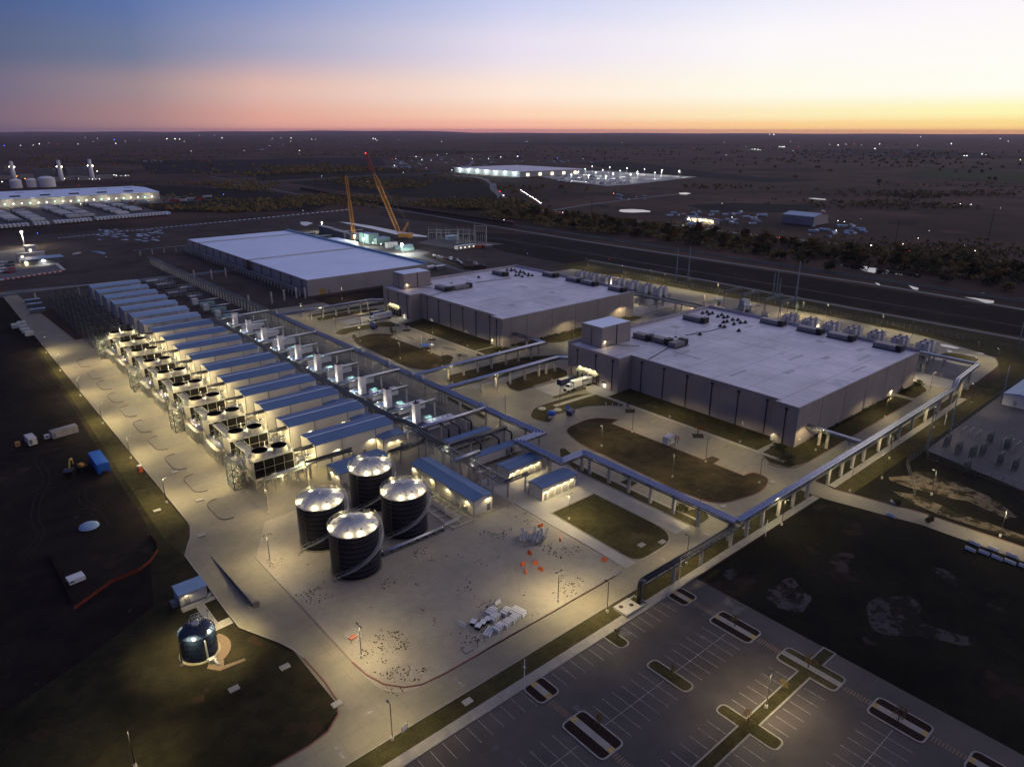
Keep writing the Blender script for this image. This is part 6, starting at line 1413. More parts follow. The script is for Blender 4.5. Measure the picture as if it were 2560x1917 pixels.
# ------------------------------------------------------------------ fences
def fence(label, path, h=2.4, m='galvdark', name='chain_link_fence', step=3.0):
    t = thing(name, label, 'fence', (path[0][0], path[0][1], 0)); ox, oy = path[0]; b = MB()
    for (x0, y0), (x1, y1) in zip(path, path[1:]):
        L_ = math.hypot(x1-x0, y1-y0); n = max(1, int(L_/step))
        for i in range(n+1):
            x, y = x0+(x1-x0)*i/n-ox, y0+(y1-y0)*i/n-oy; b.bar((x, y, 0), (x, y, h), .05)
        for zz in (.1, h*.5, h): b.bar((x0-ox, y0-oy, zz), (x1-ox, y1-oy, zz), .03)
        k = int(L_/.9)
        for i in range(k): x, y = x0+(x1-x0)*i/k-ox, y0+(y1-y0)*i/k-oy; b.bar((x, y, 0), (x, y, h), .012)
    b.done('mesh', M[m], t); return t
fence('tall wire fence along the right-hand power yard', [(219, 66), (240, 76.9), (420, 79.2)])
fence('tall wire fence round the near corner of the power yard', [(257.4, 77.2), (250.5, 74), (247.6, 45), (244, 8)])
fence('tall wire fence behind the back road of the halls', [(421, 120), (421, 260), (424, 400)], m='galv')
fence('tall wire fence round the switchyard behind the halls', [(376, 262), (345, 262), (345, 232), (376, 232)], m='galv')
# ------------------------------------------------------------------ tall poles and power lines
def tallpole(lab, x, y, h, r=.55, arms=0, m='pole', grp='tall steel power poles', name='power_pole'):
    t = thing(name, lab, 'pole', (x, y, 0), 0, grp); MB().cyl(0, 0, 0, h, r, r*.45, 10).done('pole', M[m], t)
    if arms:
        b = MB()
        for k in range(arms): b.bar((-2.6, 0, h-1-3.2*k), (2.6, 0, h-1-3.2*k), .12)
        b.done('cross_arm', M[m], t)
    return t
tallpole('tall grey steel pole behind the middle hall, left of a pair', 429.0, 314.4, 25); tallpole('tall grey steel pole behind the middle hall, right of a pair', 437.5, 310, 25.3)
tallpole('tallest grey steel pole behind the nearest hall', 423.9, 218.0, 28.5, .7)
for i, (x, y, h) in enumerate(((440.9, 243.2, 15.2), (434.4, 237.2, 19.4), (429.5, 232.5, 15.4))): tallpole('grey steel pole in a group of three left of the tallest one, %s' % ORD[i], x, y, h, .45)
for i, (x, y, h) in enumerate(((274.3, 76, 16), (256.5, 76.8, 16), (328.8, 75.4, 16.3), (421.5, 95.2, 18), (300, 30, 22))): tallpole('bluish steel pole along the power yard fence, %s of the row' % ORD[i], x, y, h, .35, 0, grp='steel poles at the power yard')
for i, (x, y, h) in enumerate(((700, 271.4, 29), (842.7, 238.1, 32), (681.5, 637.9, 27.4), (685.5, 449, 28.4), (663.6, 823.2, 26), (677.7, 829, 28), (592, 1023.9, 30), (607.9, 1266.2, 28), (631.2, 1552.3, 30), (608.2, 1723.6, 33), (609.4, 1963.2, 28), (522.7, 2000.4, 29))): tallpole('distant thin power pole beside the highway and railway, %s from the right' % ORD[i], x, y, h, .4, 3 if i < 2 else 1, 'wood', 'distant power poles')
# ------------------------------------------------------------------ power yard on the right
for i, (px, py) in enumerate(((1550, 1510), (1650, 1570), (1770, 1600), (1840, 1350), (1990, 1430), (2120, 1480), (1700, 1500), (1900, 1250), (2050, 1300))):
    x, y = T(3, 1, (px, py))[0] if py > 1500 else T(3, 2, (px+20, py-1080))[0]
    t = thing('breaker', 'dark insulator stand in the right-hand power yard, %s of the group' % ORD[i], 'switchgear', (x, y, 0), 0, 'insulator stands in the power yard'); b = MB()
    for dx in (-1.6, 0, 1.6):
        b.bar((dx, 0, 0), (dx, 0, 2.2), .1); b.bar((dx, .9, 0), (dx, .9, 2.2), .1); b.cyl(dx, 0, 2.2, 4.6, .16, n=6); b.cyl(dx, .9, 2.2, 4.2, .16, n=6)
        for k in range(5): b.cyl(dx, 0, 2.5+k*.4, 2.6+k*.4, .34, n=8); b.cyl(dx, .9, 2.5+k*.35, 2.6+k*.35, .32, n=8)
    b.bar((-2.2, .45, 2.2), (2.2, .45, 2.2), .1); b.bar((-2.2, .45, 4.5), (2.2, .45, 4.5), .06); b.done('insulators', M['galvdark'], t)
for i in range(6):
    x, y = T(3, 2, ((1715, 130), (1780, 150), (1995, 215), (2060, 230), (2120, 250), (1650, 118))[i])[0]
    t = thing('busbar', 'pale raised busbar tube in the right-hand power yard, %s one' % ORD[i], 'busbar', (x, y, 0), 0, 'busbars in the power yard'); b = MB(); b.tube([(0, 0, 3), (6, 0, 3)], .07, 6); b.done('tube', M['galv'], t); b = MB(); b.bar((1, 0, 0), (1, 0, 3), .05); b.bar((5, 0, 0), (5, 0, 3), .05); b.done('stand', M['galvdark'], t)
x, y = G(2520, 1012); x2, y2 = G(2560, 1020)
t = thing('equipment_hall', 'white equipment building with a pale blue roof cut by the right edge', 'building', (x-1, y-9, 0)); b = MB(); gwall(b, 0, 26, 0, 11, 4.6, 1.0); b.done('wall', M['white'], t); b = MB(); gable(b, 0, 26, 0, 11, 4.6, 1.0); b.done('roof', M['palemetal'], t)
b = MB(); b.box(-.05, 6, .3, 0, 7.2, 2.5); b.done('door', M['galv'], t)
# ------------------------------------------------------------------ construction site behind the far hall
def lattice(b, p, q, w, n, r):
    p, q = Vector(p), Vector(q); d = (q-p).normalized(); u = d.cross(Vector((0, 0, 1))).normalized(); v = d.cross(u)
    c = [(u*sx_+v*sy_)*w/2 for sx_, sy_ in ((1, 1), (1, -1), (-1, -1), (-1, 1))]
    for k in c: b.bar(p+k*.6, p.lerp(q, .12)+k, r); b.bar(p.lerp(q, .12)+k, p.lerp(q, .9)+k, r); b.bar(p.lerp(q, .9)+k, q+k*.3, r)
    for i in range(n):
        a, e = p.lerp(q, .05+.9*i/n), p.lerp(q, .05+.9*(i+1)/n)
        for j in range(4): b.bar(a+c[j], e+c[(j+1) % 4], r*.6)
def crane(label, base, tip, w, split, mast=True):
    x, y = base; t = thing('crawler_crane', label, 'crane', (x, y, 0), 0, 'lattice cranes behind the far hall')
    d = Vector((tip[0]-x, tip[1]-y, tip[2]-4)); b = MB(); m_ = Vector((0, 0, 4))+d*split
    lattice(b, (0, 0, 4), m_, w, 26, .22); b.done('lower_boom', M['craneyellow'], t)
    b = MB(); lattice(b, m_, Vector((0, 0, 4))+d, w*.75, 16, .18); b.done('upper_boom', M['cranered'] if mast else M['craneyellow'], t)
    hd = Vector((d.x, d.y, 0)); hd = hd.normalized() if hd.length > .1 else Vector((1, 0, 0)); s = hd.cross(Vector((0, 0, 1)))
    b = MB(); b.cbox(-hd.x*5, -hd.y*5, 2.4, 13, 5.5, 3.2, a=math.atan2(hd.y, hd.x)); b.cbox(-hd.x*10, -hd.y*10, 2.0, 4.5, 8, 4.5, a=math.atan2(hd.y, hd.x)); b.done('body', M['craneyellow'], t)
    b = MB()
    for q in (-4, 4): b.cbox(s.x*q, s.y*q, 0, 12, 1.8, 2.2, a=math.atan2(hd.y, hd.x))
    b.done('tracks', M['blacksteel'], t)
    if mast:
        b = MB(); e = -hd*9+Vector((0, 0, 17)); lattice(b, -hd*2+Vector((0, 0, 5)), e, 1.6, 6, .2); b.done('back_mast', M['craneyellow'], t)
        b = MB()
        for q in (-1, 1):
            b.bar(e+s*q, Vector((0, 0, 4))+d*.72+s*q*.6, .09); b.bar(e+s*q, -hd*10+s*q+Vector((0, 0, 6)), .12)
        b.done('stay_rope', M['galvdark'], t)
    b = MB(); p = Vector((0, 0, 4))+d; b.ball(p.x, p.y, p.z+.3, .5); b.done('tip_lamp', M['litred'], t) if mast else None
    return t
def tipof(base, px, py, along):
    """boom tip: the point on the sight line through a pixel, leaning in the plane across the view"""
    d = (px-1280)*CR-(py-958.5)*CU+FPX*CF; t_ = (Vector((base[0], base[1], 0))-CP).dot(Vector((CF.x, CF.y, 0)).normalized())/d.dot(Vector((CF.x, CF.y, 0)).normalized()); p = CP+d*t_; return (p.x, p.y, p.z)
c1 = T(1, 0, (1245, 1030))[0]; crane('large yellow lattice crane with a red upper boom leaning left', c1, tipof(c1, 640+945/3.45, 300+290/3.45, 0), 3.6, .76)
c2 = T(1, 0, (850, 1045))[0]; crane('thin yellow lattice crane standing almost upright behind the far hall', c2, tipof(c2, 640+775/3.45, 300+480/3.45, 0), 2.8, .62, False)
def site(c, r, px, py, w_, d_, h_, lab, m='greenbox', name='equipment_block', cat='equipment', grp=None):
    x, y = T(c, r, (px, py))[0]; t = thing(name, lab, cat, (x, y, 0), 0, grp); MB().box(0, 0, 0, w_, d_, h_).done('housing', M[m], t); b = MB()
    for i in range(max(2, int(w_/3))): b.box(.3+i*3, -.12, .3, .5+i*3, 0, h_-.2)
    b.done('ribs', M['galvdark'], t); b = MB(); b.box(-.1, -.1, h_, w_+.1, d_+.1, h_+.15); b.done('cover', M['offwhite'] if m != 'greenbox' else M['palemetal'], t); return t
for i, (px, py, w_, d_, h_, m) in enumerate(((640, 1010, 6, 26, 9, 'slate'), (700, 1022, 6, 22, 8, 'slate'), (760, 1040, 6, 20, 8, 'slate'), (820, 1048, 6, 14, 7, 'slate'), (860, 1052, 6, 12, 8, 'slate'), (925, 1060, 9, 7, 9, 'greenbox'), (975, 1070, 11, 8, 9, 'greenbox'), (1045, 1075, 15, 12, 5.5, 'greenbox'), (1137, 1105, 11, 5, 4.6, 'white'), (1230, 1120, 16, 6, 3.2, 'greenbox'), (1270, 1135, 12, 5, 2.6, 'greenbox'), (500, 1030, 22, 6, 2.6, 'slate'), (430, 1000, 10, 5, 2.6, 'rtu'))):
    site(1, 0, px, py, w_, d_, h_, 'construction-site equipment block behind the far hall, %s from the left' % ORD[i], m, grp='equipment blocks on the construction site')
x, y = T(1, 0, (785, 1108))[0]
t = thing('white_site_building', 'lit white building with a flat pale roof behind the far hall', 'building', (x, y, 0)); MB().box(0, 0, 0, 12, 42, 4.5).done('wall', M['white'], t); MB().box(-.2, -.2, 4.5, 12.2, 42.2, 4.7).done('roof', M['membrane2'], t)
x, y = T(1, 0, (735, 998))[0]; t = thing('lifted_beam', 'long white beam lying level behind the far hall', 'beam', (x, y, 0)); MB().box(0, 0, 4, 26, .8, 4.6).done('beam', M['white'], t); b = MB(); b.box(1, 0, 0, 1.3, .5, 4); b.box(24, 0, 0, 24.3, .5, 4); b.done('stand', M['galv'], t)
for i, (px, py, hz, pw) in enumerate(((575, 960, 9, 26000), (855, 1075, 8, 20000), (930, 1100, 8, 14000), (1262, 1160, 9, 52000), (635, 985, 6, 0), (1010, 1100, 4, 0), (1080, 1110, 4, 0))):
    x, y = T(1, 0, (px, py))[0]; t = thing('flood_lamp', 'bright white floodlight mast on the construction site, %s of the row' % ORD[i], 'floodlight', (x, y, 0), 0, 'floodlight masts on the construction site')
    b = MB(); b.bar((0, 0, 0), (0, 0, hz), .12); b.done('mast', M['galv'], t); b = MB(); b.ball(0, 0, hz+.4, .75 if pw else .35); b.done('bulb', M['litwhite'], t)
    if pw: lamp('flood_light', 'POINT', pw, (0, -.9, hz-.6), t, col=(.95, 1, .85), size=.5)
def vehicle(lab, x, y, rz, m, grp, far=False, lights=True, L_=4.6, name='parked_car'):
    t = thing(name, lab, 'car', (x, y, 0), rz, grp); P = [(-L_/2, .45), (-L_/2, .95), (-L_*.28, 1.02), (-L_*.14, 1.5), (L_*.28, 1.5), (L_*.42, 1.0), (L_/2, .95), (L_/2, .45)]
    b = MB()
    for s in (-.88, .88): b.face([(px, s, pz) for px, pz in (P if s < 0 else P[::-1])])
    for (x0, z0), (x1, z1) in zip(P, P[1:]): b.face([(x0, -.88, z0), (x0, .88, z0), (x1, .88, z1), (x1, -.88, z1)])
    b.done('body', M[m], t)
    b = MB(); [b.tube([(xx, s-.1, .36), (xx, s+.1, .36)], .36, 8) for xx in (-L_*.3, L_*.3) for s in (-.8, .8)]; b.done('wheels', M['black'], t)
    return t
proto = {}
for i, m in enumerate(('white', 'slate', 'blacksteel', 'red')): proto[m] = vehicle('%s car parked among the site huts at the far left' % ('white', 'grey', 'black', 'red')[i], *T(0, 0, (20+i*24, 1320))[0], .1, m, 'cars parked at the far left huts')
n = 0
for r in range(4):
    for c in range(5):
        if (r, c) in ((2, 3), (0, 1)): continue
        m = random.choice(list(proto)); x, y = T(0, 0, (-60+c*38+r*7, 1235+r*26))[0]
        copy_of(proto[m], (x, y, 0), .1)
for i in range(30):
    m = random.choice(list(proto)); px, py = random.choice(((1560, 1185), (1700, 1215), (1850, 1235), (1920, 1250), (1650, 1205), (1780, 1240)))
    x, y = T(1, 0, (px+random.uniform(-45, 45), py+random.uniform(-12, 12)))[0]
    copy_of(proto[m], (x, y, 0), random.uniform(-.2, .2)+1.2, label='%s vehicle among the machinery on the construction site' % {'white': 'white', 'slate': 'grey', 'blacksteel': 'black', 'red': 'red'}[m], group='vehicles on the construction site')
for i, (px, py, m) in enumerate(((1300, 975, 'white'), (1450, 1275, 'white'), (1660, 1172, 'orange'), (2050, 1330, 'rtu'))): pass
# white-roofed huts and red cabins on the site
for i, (px, py, w_, d_, h_, m, rm, lab) in enumerate(((1740, 1122, 22, 5, 3.2, 'offwhite', 'white', 'long pale site office with lit windows below the far substation'), (1918, 1112, 13, 5, 3.0, 'red', 'red', 'red site cabins beside the long pale site office'), (1985, 1110, 8, 4, 2.6, 'slate', 'offwhite', 'grey site cabin right of the red cabins'), (1560, 1298, 9, 4, 3.0, 'slate', 'white', 'white-topped open shed behind the far hall corner'), (1440, 1293, 13, 5, 1.6, 'offwhite', 'white', 'white-sheeted heap beside the far hall corner'), (1730, 1086, 6, 3, 2, 'leafdark', 'greenbox', 'green skip in front of the far substation'))):
    x, y = T(1, 0, (px, py))[0]; t = thing('site_cabin', lab, 'cabin', (x, y, 0)); MB().box(0, 0, .2, w_, d_, h_).done('wall', M[m], t); MB().box(-.15, -.15, h_, w_+.15, d_+.15, h_+.2).done('roof', M[rm], t)
    if i == 0:
        for k in (3, 8, 13, 18): b = MB(); b.box(k, -.05, 1.2, k+1.2, 0, 2.2); b.done('window', M['litwindow'], t)
MBx = T(1, 0, (1700, 1150), (1980, 1235), (1940, 1300), (1640, 1215)); S('terrain', MBx, .0, 'dirt2'); S('terrain', T(1, 0, (1380, 1060), (1600, 1010), (2140, 1070), (2000, 1085), (1740, 1115)), .0, 'gravel2')
S('road', T(1, 0, (1280, 1160), (1350, 1150), (1880, 1300), (1790, 1312)), .02, 'farroad'); S('terrain', T(1, 0, (900, 1085), (1250, 1090), (1500, 1140), (1400, 1190), (1150, 1180)), .0, 'gravel2')
x, y = T(1, 0, (1700, 1290))[0]; t = thing('timber_fence', 'brown timber hoarding below the stored vehicles behind the middle hall', 'fence', (0, 0, 0)); P = T(1, 0, (1560, 1200), (1790, 1290), (1990, 1290)); b = MB()
for (x0, y0), (x1, y1) in zip(P, P[1:]): b.face([(x0, y0, 0), (x1, y1, 0), (x1, y1, 2.6), (x0, y0, 2.6)])
b.done('boards', mat('tan_boards', (.10, .065, .035), None, 1, .9), t)
# far substation
for i, (px, py, w_, h_) in enumerate(((1490, 1033, 13, 10), (1560, 1036, 13, 10), (1640, 1042, 13, 11), (1740, 1070, 12, 14), (1790, 1060, 12, 12), (1885, 1056, 12, 16))):
    x, y = T(1, 0, (px, py))[0]; t = thing('substation_gantry', 'steel lattice gantry of the far substation, %s from the left' % ORD[i], 'gantry', (x, y, 0), -.5, 'far substation gantries'); b = MB()
    for q in (0, w_):
        b.bar((q, -1.2, 0), (q, 0, h_), .16); b.bar((q, 1.2, 0), (q, 0, h_), .16)
    b.bar((0, 0, h_), (w_, 0, h_), .18); b.bar((0, 0, h_*.72), (w_, 0, h_*.72), .14); b.bar((0, 0, h_), (0, 0, h_+3), .1)
    for k in range(6): b.bar((k*w_/6, 0, h_), ((k+1)*w_/6, 0, h_*.72), .08); b.bar((k*w_/6, 0, 0), (k*w_/6, 0, h_*.5), .1)
    b.bar((0, 6, h_*.6), (w_, 6, h_*.6), .14); b.bar((0, 6, 0), (0, 6, h_*.6), .14); b.bar((w_, 6, 0), (w_, 6, h_*.6), .14); b.bar((0, 0, h_*.6), (0, 6, h_*.6), .12); b.bar((w_, 0, h_*.6), (w_, 6, h_*.6), .12)
    b.done('frame', M['galv'], t)
x, y = T(1, 0, (1660, 1040))[0]; t = thing('switch_house', 'small pale blue-roofed house inside the far substation', 'building', (x, y, 0)); MB().box(0, 0, 0, 11, 6, 4).done('wall', M['palemetal'], t); MB().box(-.2, -.2, 4, 11.2, 6.2, 4.3).done('roof', M['membrane2'], t)
# white road blocks and site huts at the far left
blk = MB().box(-1.3, -.5, 0, 1.3, .5, 1.0).done('road_block', M['white'], None, (0, 0, 0), label='white road block in the line round the far left huts', cat='barrier', group='white road blocks at the far left')
rb = MB().box(-1.3, -.5, 0, 1.3, .5, 1.0).done('road_block', M['red'], None, (0, 0, 0), label='red road block in the line round the far left huts', cat='barrier', group='red road blocks at the far left')
k = 0
for (a0, b0), (a1, b1), nn in (((20, 1382), (560, 1305), 24), ((490, 1245), (560, 1305), 6), ((640, 1160), (700, 1148), 4)):
    for i in range(nn):
        x, y = T(0, 0, (a0+(a1-a0)*i/nn, b0+(b1-b0)*i/nn))[0]; src = (blk, rb)[i % 2 if nn > 10 else 0]
        if k == 0: blk.location = (x, y, 0)
        elif k == 1: rb.location = (x, y, 0)
        else: copy_of(src, (x, y, 0))
        k += 1
S('pavement', T(0, 0, (-200, 1150), (250, 1100), (420, 1180), (560, 1300), (-300, 1420)), .01, 'gravel2')
for i, (px, py, w_, d_, h_, m, lab) in enumerate(((195, 1260, 30, 16, 4.2, 'slate', 'long low grey hut with lit doors at the far left'), (160, 1200, 20, 6, 4, 'offwhite', 'brightly lit pale hut below the tall starry lamp'), (230, 1140, 8, 10, 5, 'offwhite', 'small lit hut under the tall starry lamp'))):
    x, y = T(0, 0, (px, py))[0]; t = thing('site_hut', lab, 'hut', (x, y, 0)); MB().box(0, 0, 0, w_, d_, h_).done('wall', M[m], t); MB().box(-.3, -.3, h_, w_+.3, d_+.3, h_+.3).done('roof', M['palemetal'] if i == 0 else M['offwhite'], t)
    b = MB(); b.box(2, -.05, .2, 4, 0, 2.4); b.done('door', M['litwindow'], t)
    if i == 0: walllamp(t, 15, 0, 3.4, 0, -1, 2500, lit='litwhite', col=(1, .95, .85)); walllamp(t, 3, 0, 3.4, 0, -1, 900); walllamp(t, 0, 8, 3.4, -1, 0, 900)
x, y = T(0, 0, (215, 1100))[0]; t = thing('mast_lamp', 'tall mast with a glaring starry lamp at the far left', 'floodlight', (x, y, 0)); MB().cyl(0, 0, 0, 14, .2, n=8).done('mast', M['galv'], t); b = MB(); b.ball(0, 0, 14.5, 1.1); b.done('bulb', M['lit'], t); lamp('mast_light', 'POINT', 30000, (0, -1.6, 13), t, col=(1, .85, .6), size=.6)
# ------------------------------------------------------------------ big warehouse and trailers at the far left
t = thing('warehouse', 'long warehouse with a pale blue roof and lit loading docks at the far left', 'building', (-60, 1258, 0))
MB().box(0, 0, 0, 395, 160, 11).done('wall', M['panelgrey'], t)
b = MB(); b.face([(-1, -1, 11.1), (396, -1, 11.1), (396, 80, 13.5), (-1, 80, 13.5)]); b.face([(-1, 80, 13.5), (396, 80, 13.5), (396, 161, 11.1), (-1, 161, 11.1)]); b.done('roof', M['membrane2'], t)
for i in range(12):
    b = MB(); b.box(0, 0, 0, 13, 5, 1.5); b.done('skylight', M['grille'], t, (160+(i//2)*38+(i % 2)*14, 24+(i % 2)*62, 12))
for i in range(26):
    b = MB(); b.box(125+i*10.3, -.8, 3.8, 126.3+i*10.3, -.1, 4.6); b.done('dock_lamp', M['lit'] if i % 3 else M['litgreen'], t)
    b = MB(); b.box(128+i*10.3, -.2, .5, 131.5+i*10.3, -.02, 3.5); b.done('dock_door', M['offwhite'], t)
for i in range(9): lamp('dock_light', 'POINT', 3600, (130+i*31, -9, 6.5), t, col=(1, .9, .6), size=.5)
S('pavement', T(0, 0, (-60, 945), (1440, 820), (1170, 730), (1860, 690), (1500, 655), (1360, 660), (-60, 760)), .0, 'asphalt')
def trailer(lab, x, y, rz, grp, m='white'):
    t = MB(); t.box(-7, -1.3, 1.2, 7, 1.3, 4.0); t.box(3.5, -1.1, 0, 5.8, 1.1, 1.2, 1); t.box(-6, -.2, 0, -5.6, .2, 1.2, 1); o = t.done('semi_trailer', [M[m], M['black']], None, (x, y, 0), label=lab, cat='trailer', group=grp); o.rotation_euler = (0, 0, rz); return o
tw = trailer('white trailer in the dense ranks on the far left lot', 120, 1200, 0, 'ranks of white trailers on the far left lot'); TW = [tw, trailer('pale grey trailer in the dense ranks on the far left lot', 131.5, 1120, 0, 'ranks of pale grey trailers on the far left lot', 'offwhite'), trailer('dark grey trailer among the white ranks on the far left lot', 191, 1100, 0, 'dark trailers among the ranks', 'slate'), tw, tw]
for cx0, y1, cx1, y0 in ((108, 1212, 112, 1034), (131, 1222, 134, 1032), (167, 1240, 175, 1044), (190, 1252, 191, 1048), (228, 1262, 231, 1048), (248, 1268, 256, 1082)):
    n = int((y1-y0)/5.4)
    for i in range(n):
        if random.random() < .07 or (i > n-6): continue
        y = y0+i*5.4; x = cx0+(cx1-cx0)*(1-i/n)+random.uniform(-.6, .6)
        copy_of(random.choice(TW), (x, y, 0), 0)
tw.location = (172, 1225, 0)
tf = trailer('white trailer parked nose-out in the front line of the far left lot', 92, 985, PI/2, 'front line of trailers on the far left lot')
for i in range(1, 46):
    if random.random() < .1: continue
    copy_of(tf, (92+i*4.1, 985+i*.62, 0), PI/2)
for i, (px, py, m) in enumerate(((1110, 720, 'white'), (1240, 718, 'white'), (1510, 708, 'red'), (1570, 705, 'white'), (1650, 690, 'offwhite'), (1720, 692, 'red'), (1790, 672, 'white'), (1090, 712, 'offwhite'))):
    x, y = T(0, 0, (px, py))[0]; trailer('%s trailer standing apart right of the warehouse docks, %s one' % ({'white': 'white', 'red': 'red', 'offwhite': 'pale'}[m], ORD[i]), x, y, -.6, 'loose trailers right of the warehouse', m)
# power station
for i, (px, py, hgt) in enumerate(((125, 510, 38), (535, 525, 42.5), (800, 515, 43))):
    x, y = T(0, 0, (px, py))[0]; t = thing('power_station_chimney', 'tall tapering chimney of the distant power station, %s from the left' % ORD[i], 'chimney', (x, y, 0), 0, 'power station chimneys')
    MB().cyl(0, 0, 0, hgt, 5.0, 3.4, 16).done('shaft', M['stack'], t); b = MB(); b.lathe(0, 0, [(4.6, hgt*.66), (5.4, hgt*.66), (5.4, hgt*.66+1)], 12); b.done('gallery', M['galvdark'], t)
    for s in (-5.5, 5.5): b = MB(); b.ball(s*.75, -s*.65, hgt*.68, 1.3); b.done('lamp', M['lit'], t)
    b = MB(); b.box(-45, 12, 4, -6, 30, 22)
    for k in range(4): b.box(-45+k*10, 12, 22, -37+k*10, 30, 25)
    b.done('boiler_house', M['slate'], t)
    b = MB(); b.box(8, 0, 0, 40, 12, 9); b.box(-30, -10, 0, -6, 4, 8); b.done('turbine_house', M['rtu'], t)
for i, (px0, px1, py, r, h_) in enumerate(((105, 198, 590, 10, 17), (245, 330, 583, 9, 17), (352, 495, 580, 14.5, 20))):
    x, y = T(0, 0, ((px0+px1)/2, py))[0]; t = thing('fuel_tank', 'pale round storage tank in front of the power station, %s from the left' % ORD[i], 'tank', (x, y+r, 0), 0, 'power station storage tanks'); b = MB(); b.cyl(0, 0, 0, h_*.8, r, n=28, top=False); b.done('shell', M['stack'], t); b = MB(); b.lathe(0, 0, [(r, h_*.8), (r*.6, h_*.95), (.1, h_)], 28); b.done('roof', M['stack'], t)
# ------------------------------------------------------------------ distribution centre beyond the highway
t = thing('warehouse', 'distant pale warehouse with floodlit walls beyond the highway', 'building', (1150, 1311, 0)); b = MB(); b.box(0, 0, 0, 217, 262, 12); b.done('wall', M['panelgrey'], t); MB().box(-1, -1, 12, 218, 263, 12.6).done('roof', M['membrane'], t)
b = MB(); b.box(-1, -1, 11.5, 60, 0, 12.4); b.done('blue_fascia', M['greenbox'], t)
for i in range(7):
    b = MB(); b.box(-1.5, 18+i*36, 8, -.1, 21+i*36, 10); b.done('wall_lamp', M['litwhite'], t); lamp('wall_light', 'POINT', 14000, (-9, 20+i*36, 9), t, col=(.8, 1, .95), size=1)
for i in range(5): b = MB(); b.box(20+i*40, -1.5, 2, 28+i*40, -.1, 8); b.done('lit_door', M['litwindow'], t)
S('parking_lot', T(2, 0, (250, 490), (640, 440), (820, 440), (1600, 492), (1000, 560), (820, 572), (400, 520)), .02, 'apron')
li = 0
for r in range(4):
    for c in range(6):
        px = 690+c*150-r*60; py = 448+c*9+r*26
        if py > 545-abs(px-820)*.05 or px > 1540: continue
        x, y = T(2, 0, (px, py))[0]; t = thing('lot_lamp', 'tall lamp on the glaring distant trailer lot', 'lamp post', (x, y, 0), 0, 'tall lamps on the distant trailer lot'); MB().cyl(0, 0, 0, 13, .3, n=6).done('mast', M['galv'], t); b = MB(); b.ball(0, 0, 14, .8); b.done('bulb', M['litwhite'], t); lamp('lot_light', 'SPOT', 42000, (0, 0, 12.6), t, col=(.92, 1, .95), cone=150, size=.6)
dt = trailer('white trailer on the glaring distant lot', 1200, 1150, .4, 'trailers on the distant lot')
for i in range(60):
    px = random.uniform(380, 1000); py = 478+(px-380)*.04+random.uniform(0, 62); 
    if py > 555: continue
    x, y = T(2, 0, (px, py))[0]; copy_of(dt, (x, y, 0), random.choice((0, .05, PI/2)))
# barn, workshop, houses
x, y = T(3, 0, (440, 905))[0]
t = thing('barn', 'large grey barn with blue roof and silos beyond the highway', 'building', (x-14, y, 0)); b = MB(); gwall(b, 0, 34, 0, 40, 10, 3, 'y'); b.done('wall', M['metalwall'], t); b = MB(); gable(b, 0, 34, 0, 40, 10, 3, .5, 'y'); b.done('roof', M['palemetal'], t)
for k in range(4): MB().cyl(38+k*5, 8+k*3, 0, 13, 2, n=12).done('silo', M['offwhite'] if k % 2 else M['red'], t)
x, y = T(2, 0, (1715, 900))[0]
t = thing('workshop', 'small workshop with a row of lit wall lamps beside the highway', 'building', (x, y-4, 0)); MB().box(0, 0, 0, 12, 38, 5).done('wall', M['metalwall'], t); MB().box(-.3, -.3, 5, 12.3, 38.3, 5.6).done('roof', M['slate'], t)
for i in range(5): b = MB(); b.box(-.6, 3+i*8, 3.6, -.1, 4+i*8, 4.2); b.done('wall_lamp', M['lit'], t); lamp('wall_light', 'POINT', 2600, (-2, 3.5+i*8, 3.8), t, size=.3)
hp = None
HS = [(1, 0, 1170+random.uniform(0, 900), 318+random.uniform(0, 100)) for _ in range(70)]+[(0, 0, 1200+random.uniform(0, 300), 350+random.uniform(0, 12)) for _ in range(4)]+[(2, 0, random.uniform(0, 700), 350+random.uniform(0, 22)) for _ in range(14)]+[(2, 0, 1340+random.uniform(0, 850), 800+random.uniform(0, 110)) for _ in range(46)]+[(2, 0, 900+random.uniform(0, 250), 640+random.uniform(0, 50)) for _ in range(7)]+[(3, 0, 310+random.uniform(0, 520), 880+random.uniform(0, 130)) for _ in range(20)]+[(3, 0, random.uniform(0, 2200), random.uniform(180, 330)) for _ in range(24)]+[(1, 0, random.uniform(0, 1100), random.uniform(150, 300)) for _ in range(22)]
for c, r, px, py in HS:
    x, y = T(c, r, (px, py))[0]
    if c == 2 and py > 780 and x < 705: continue
    if c == 3 and py > 860 and x < 715: continue
    if hp is None:
        hp = MB(); hp.box(-6, -4, 0, 6, 4, 3); gable(hp, -6, 6, -4, 4, 3, 1.6, .4, 'x', 1); hp = hp.done('house', [M['offwhite'], M['palemetal']], None, (x, y, 0), label='tiny pale building scattered on the distant plain', cat='house', group='tiny buildings on the plain'); continue
    o = copy_of(hp, (x, y, 0), random.uniform(0, 3)); s = random.uniform(.4, .85)*(1.5 if py < 300 else (.75 if y < 800 else 1)); o.scale = (s*random.uniform(.7, 1.8), s, s)
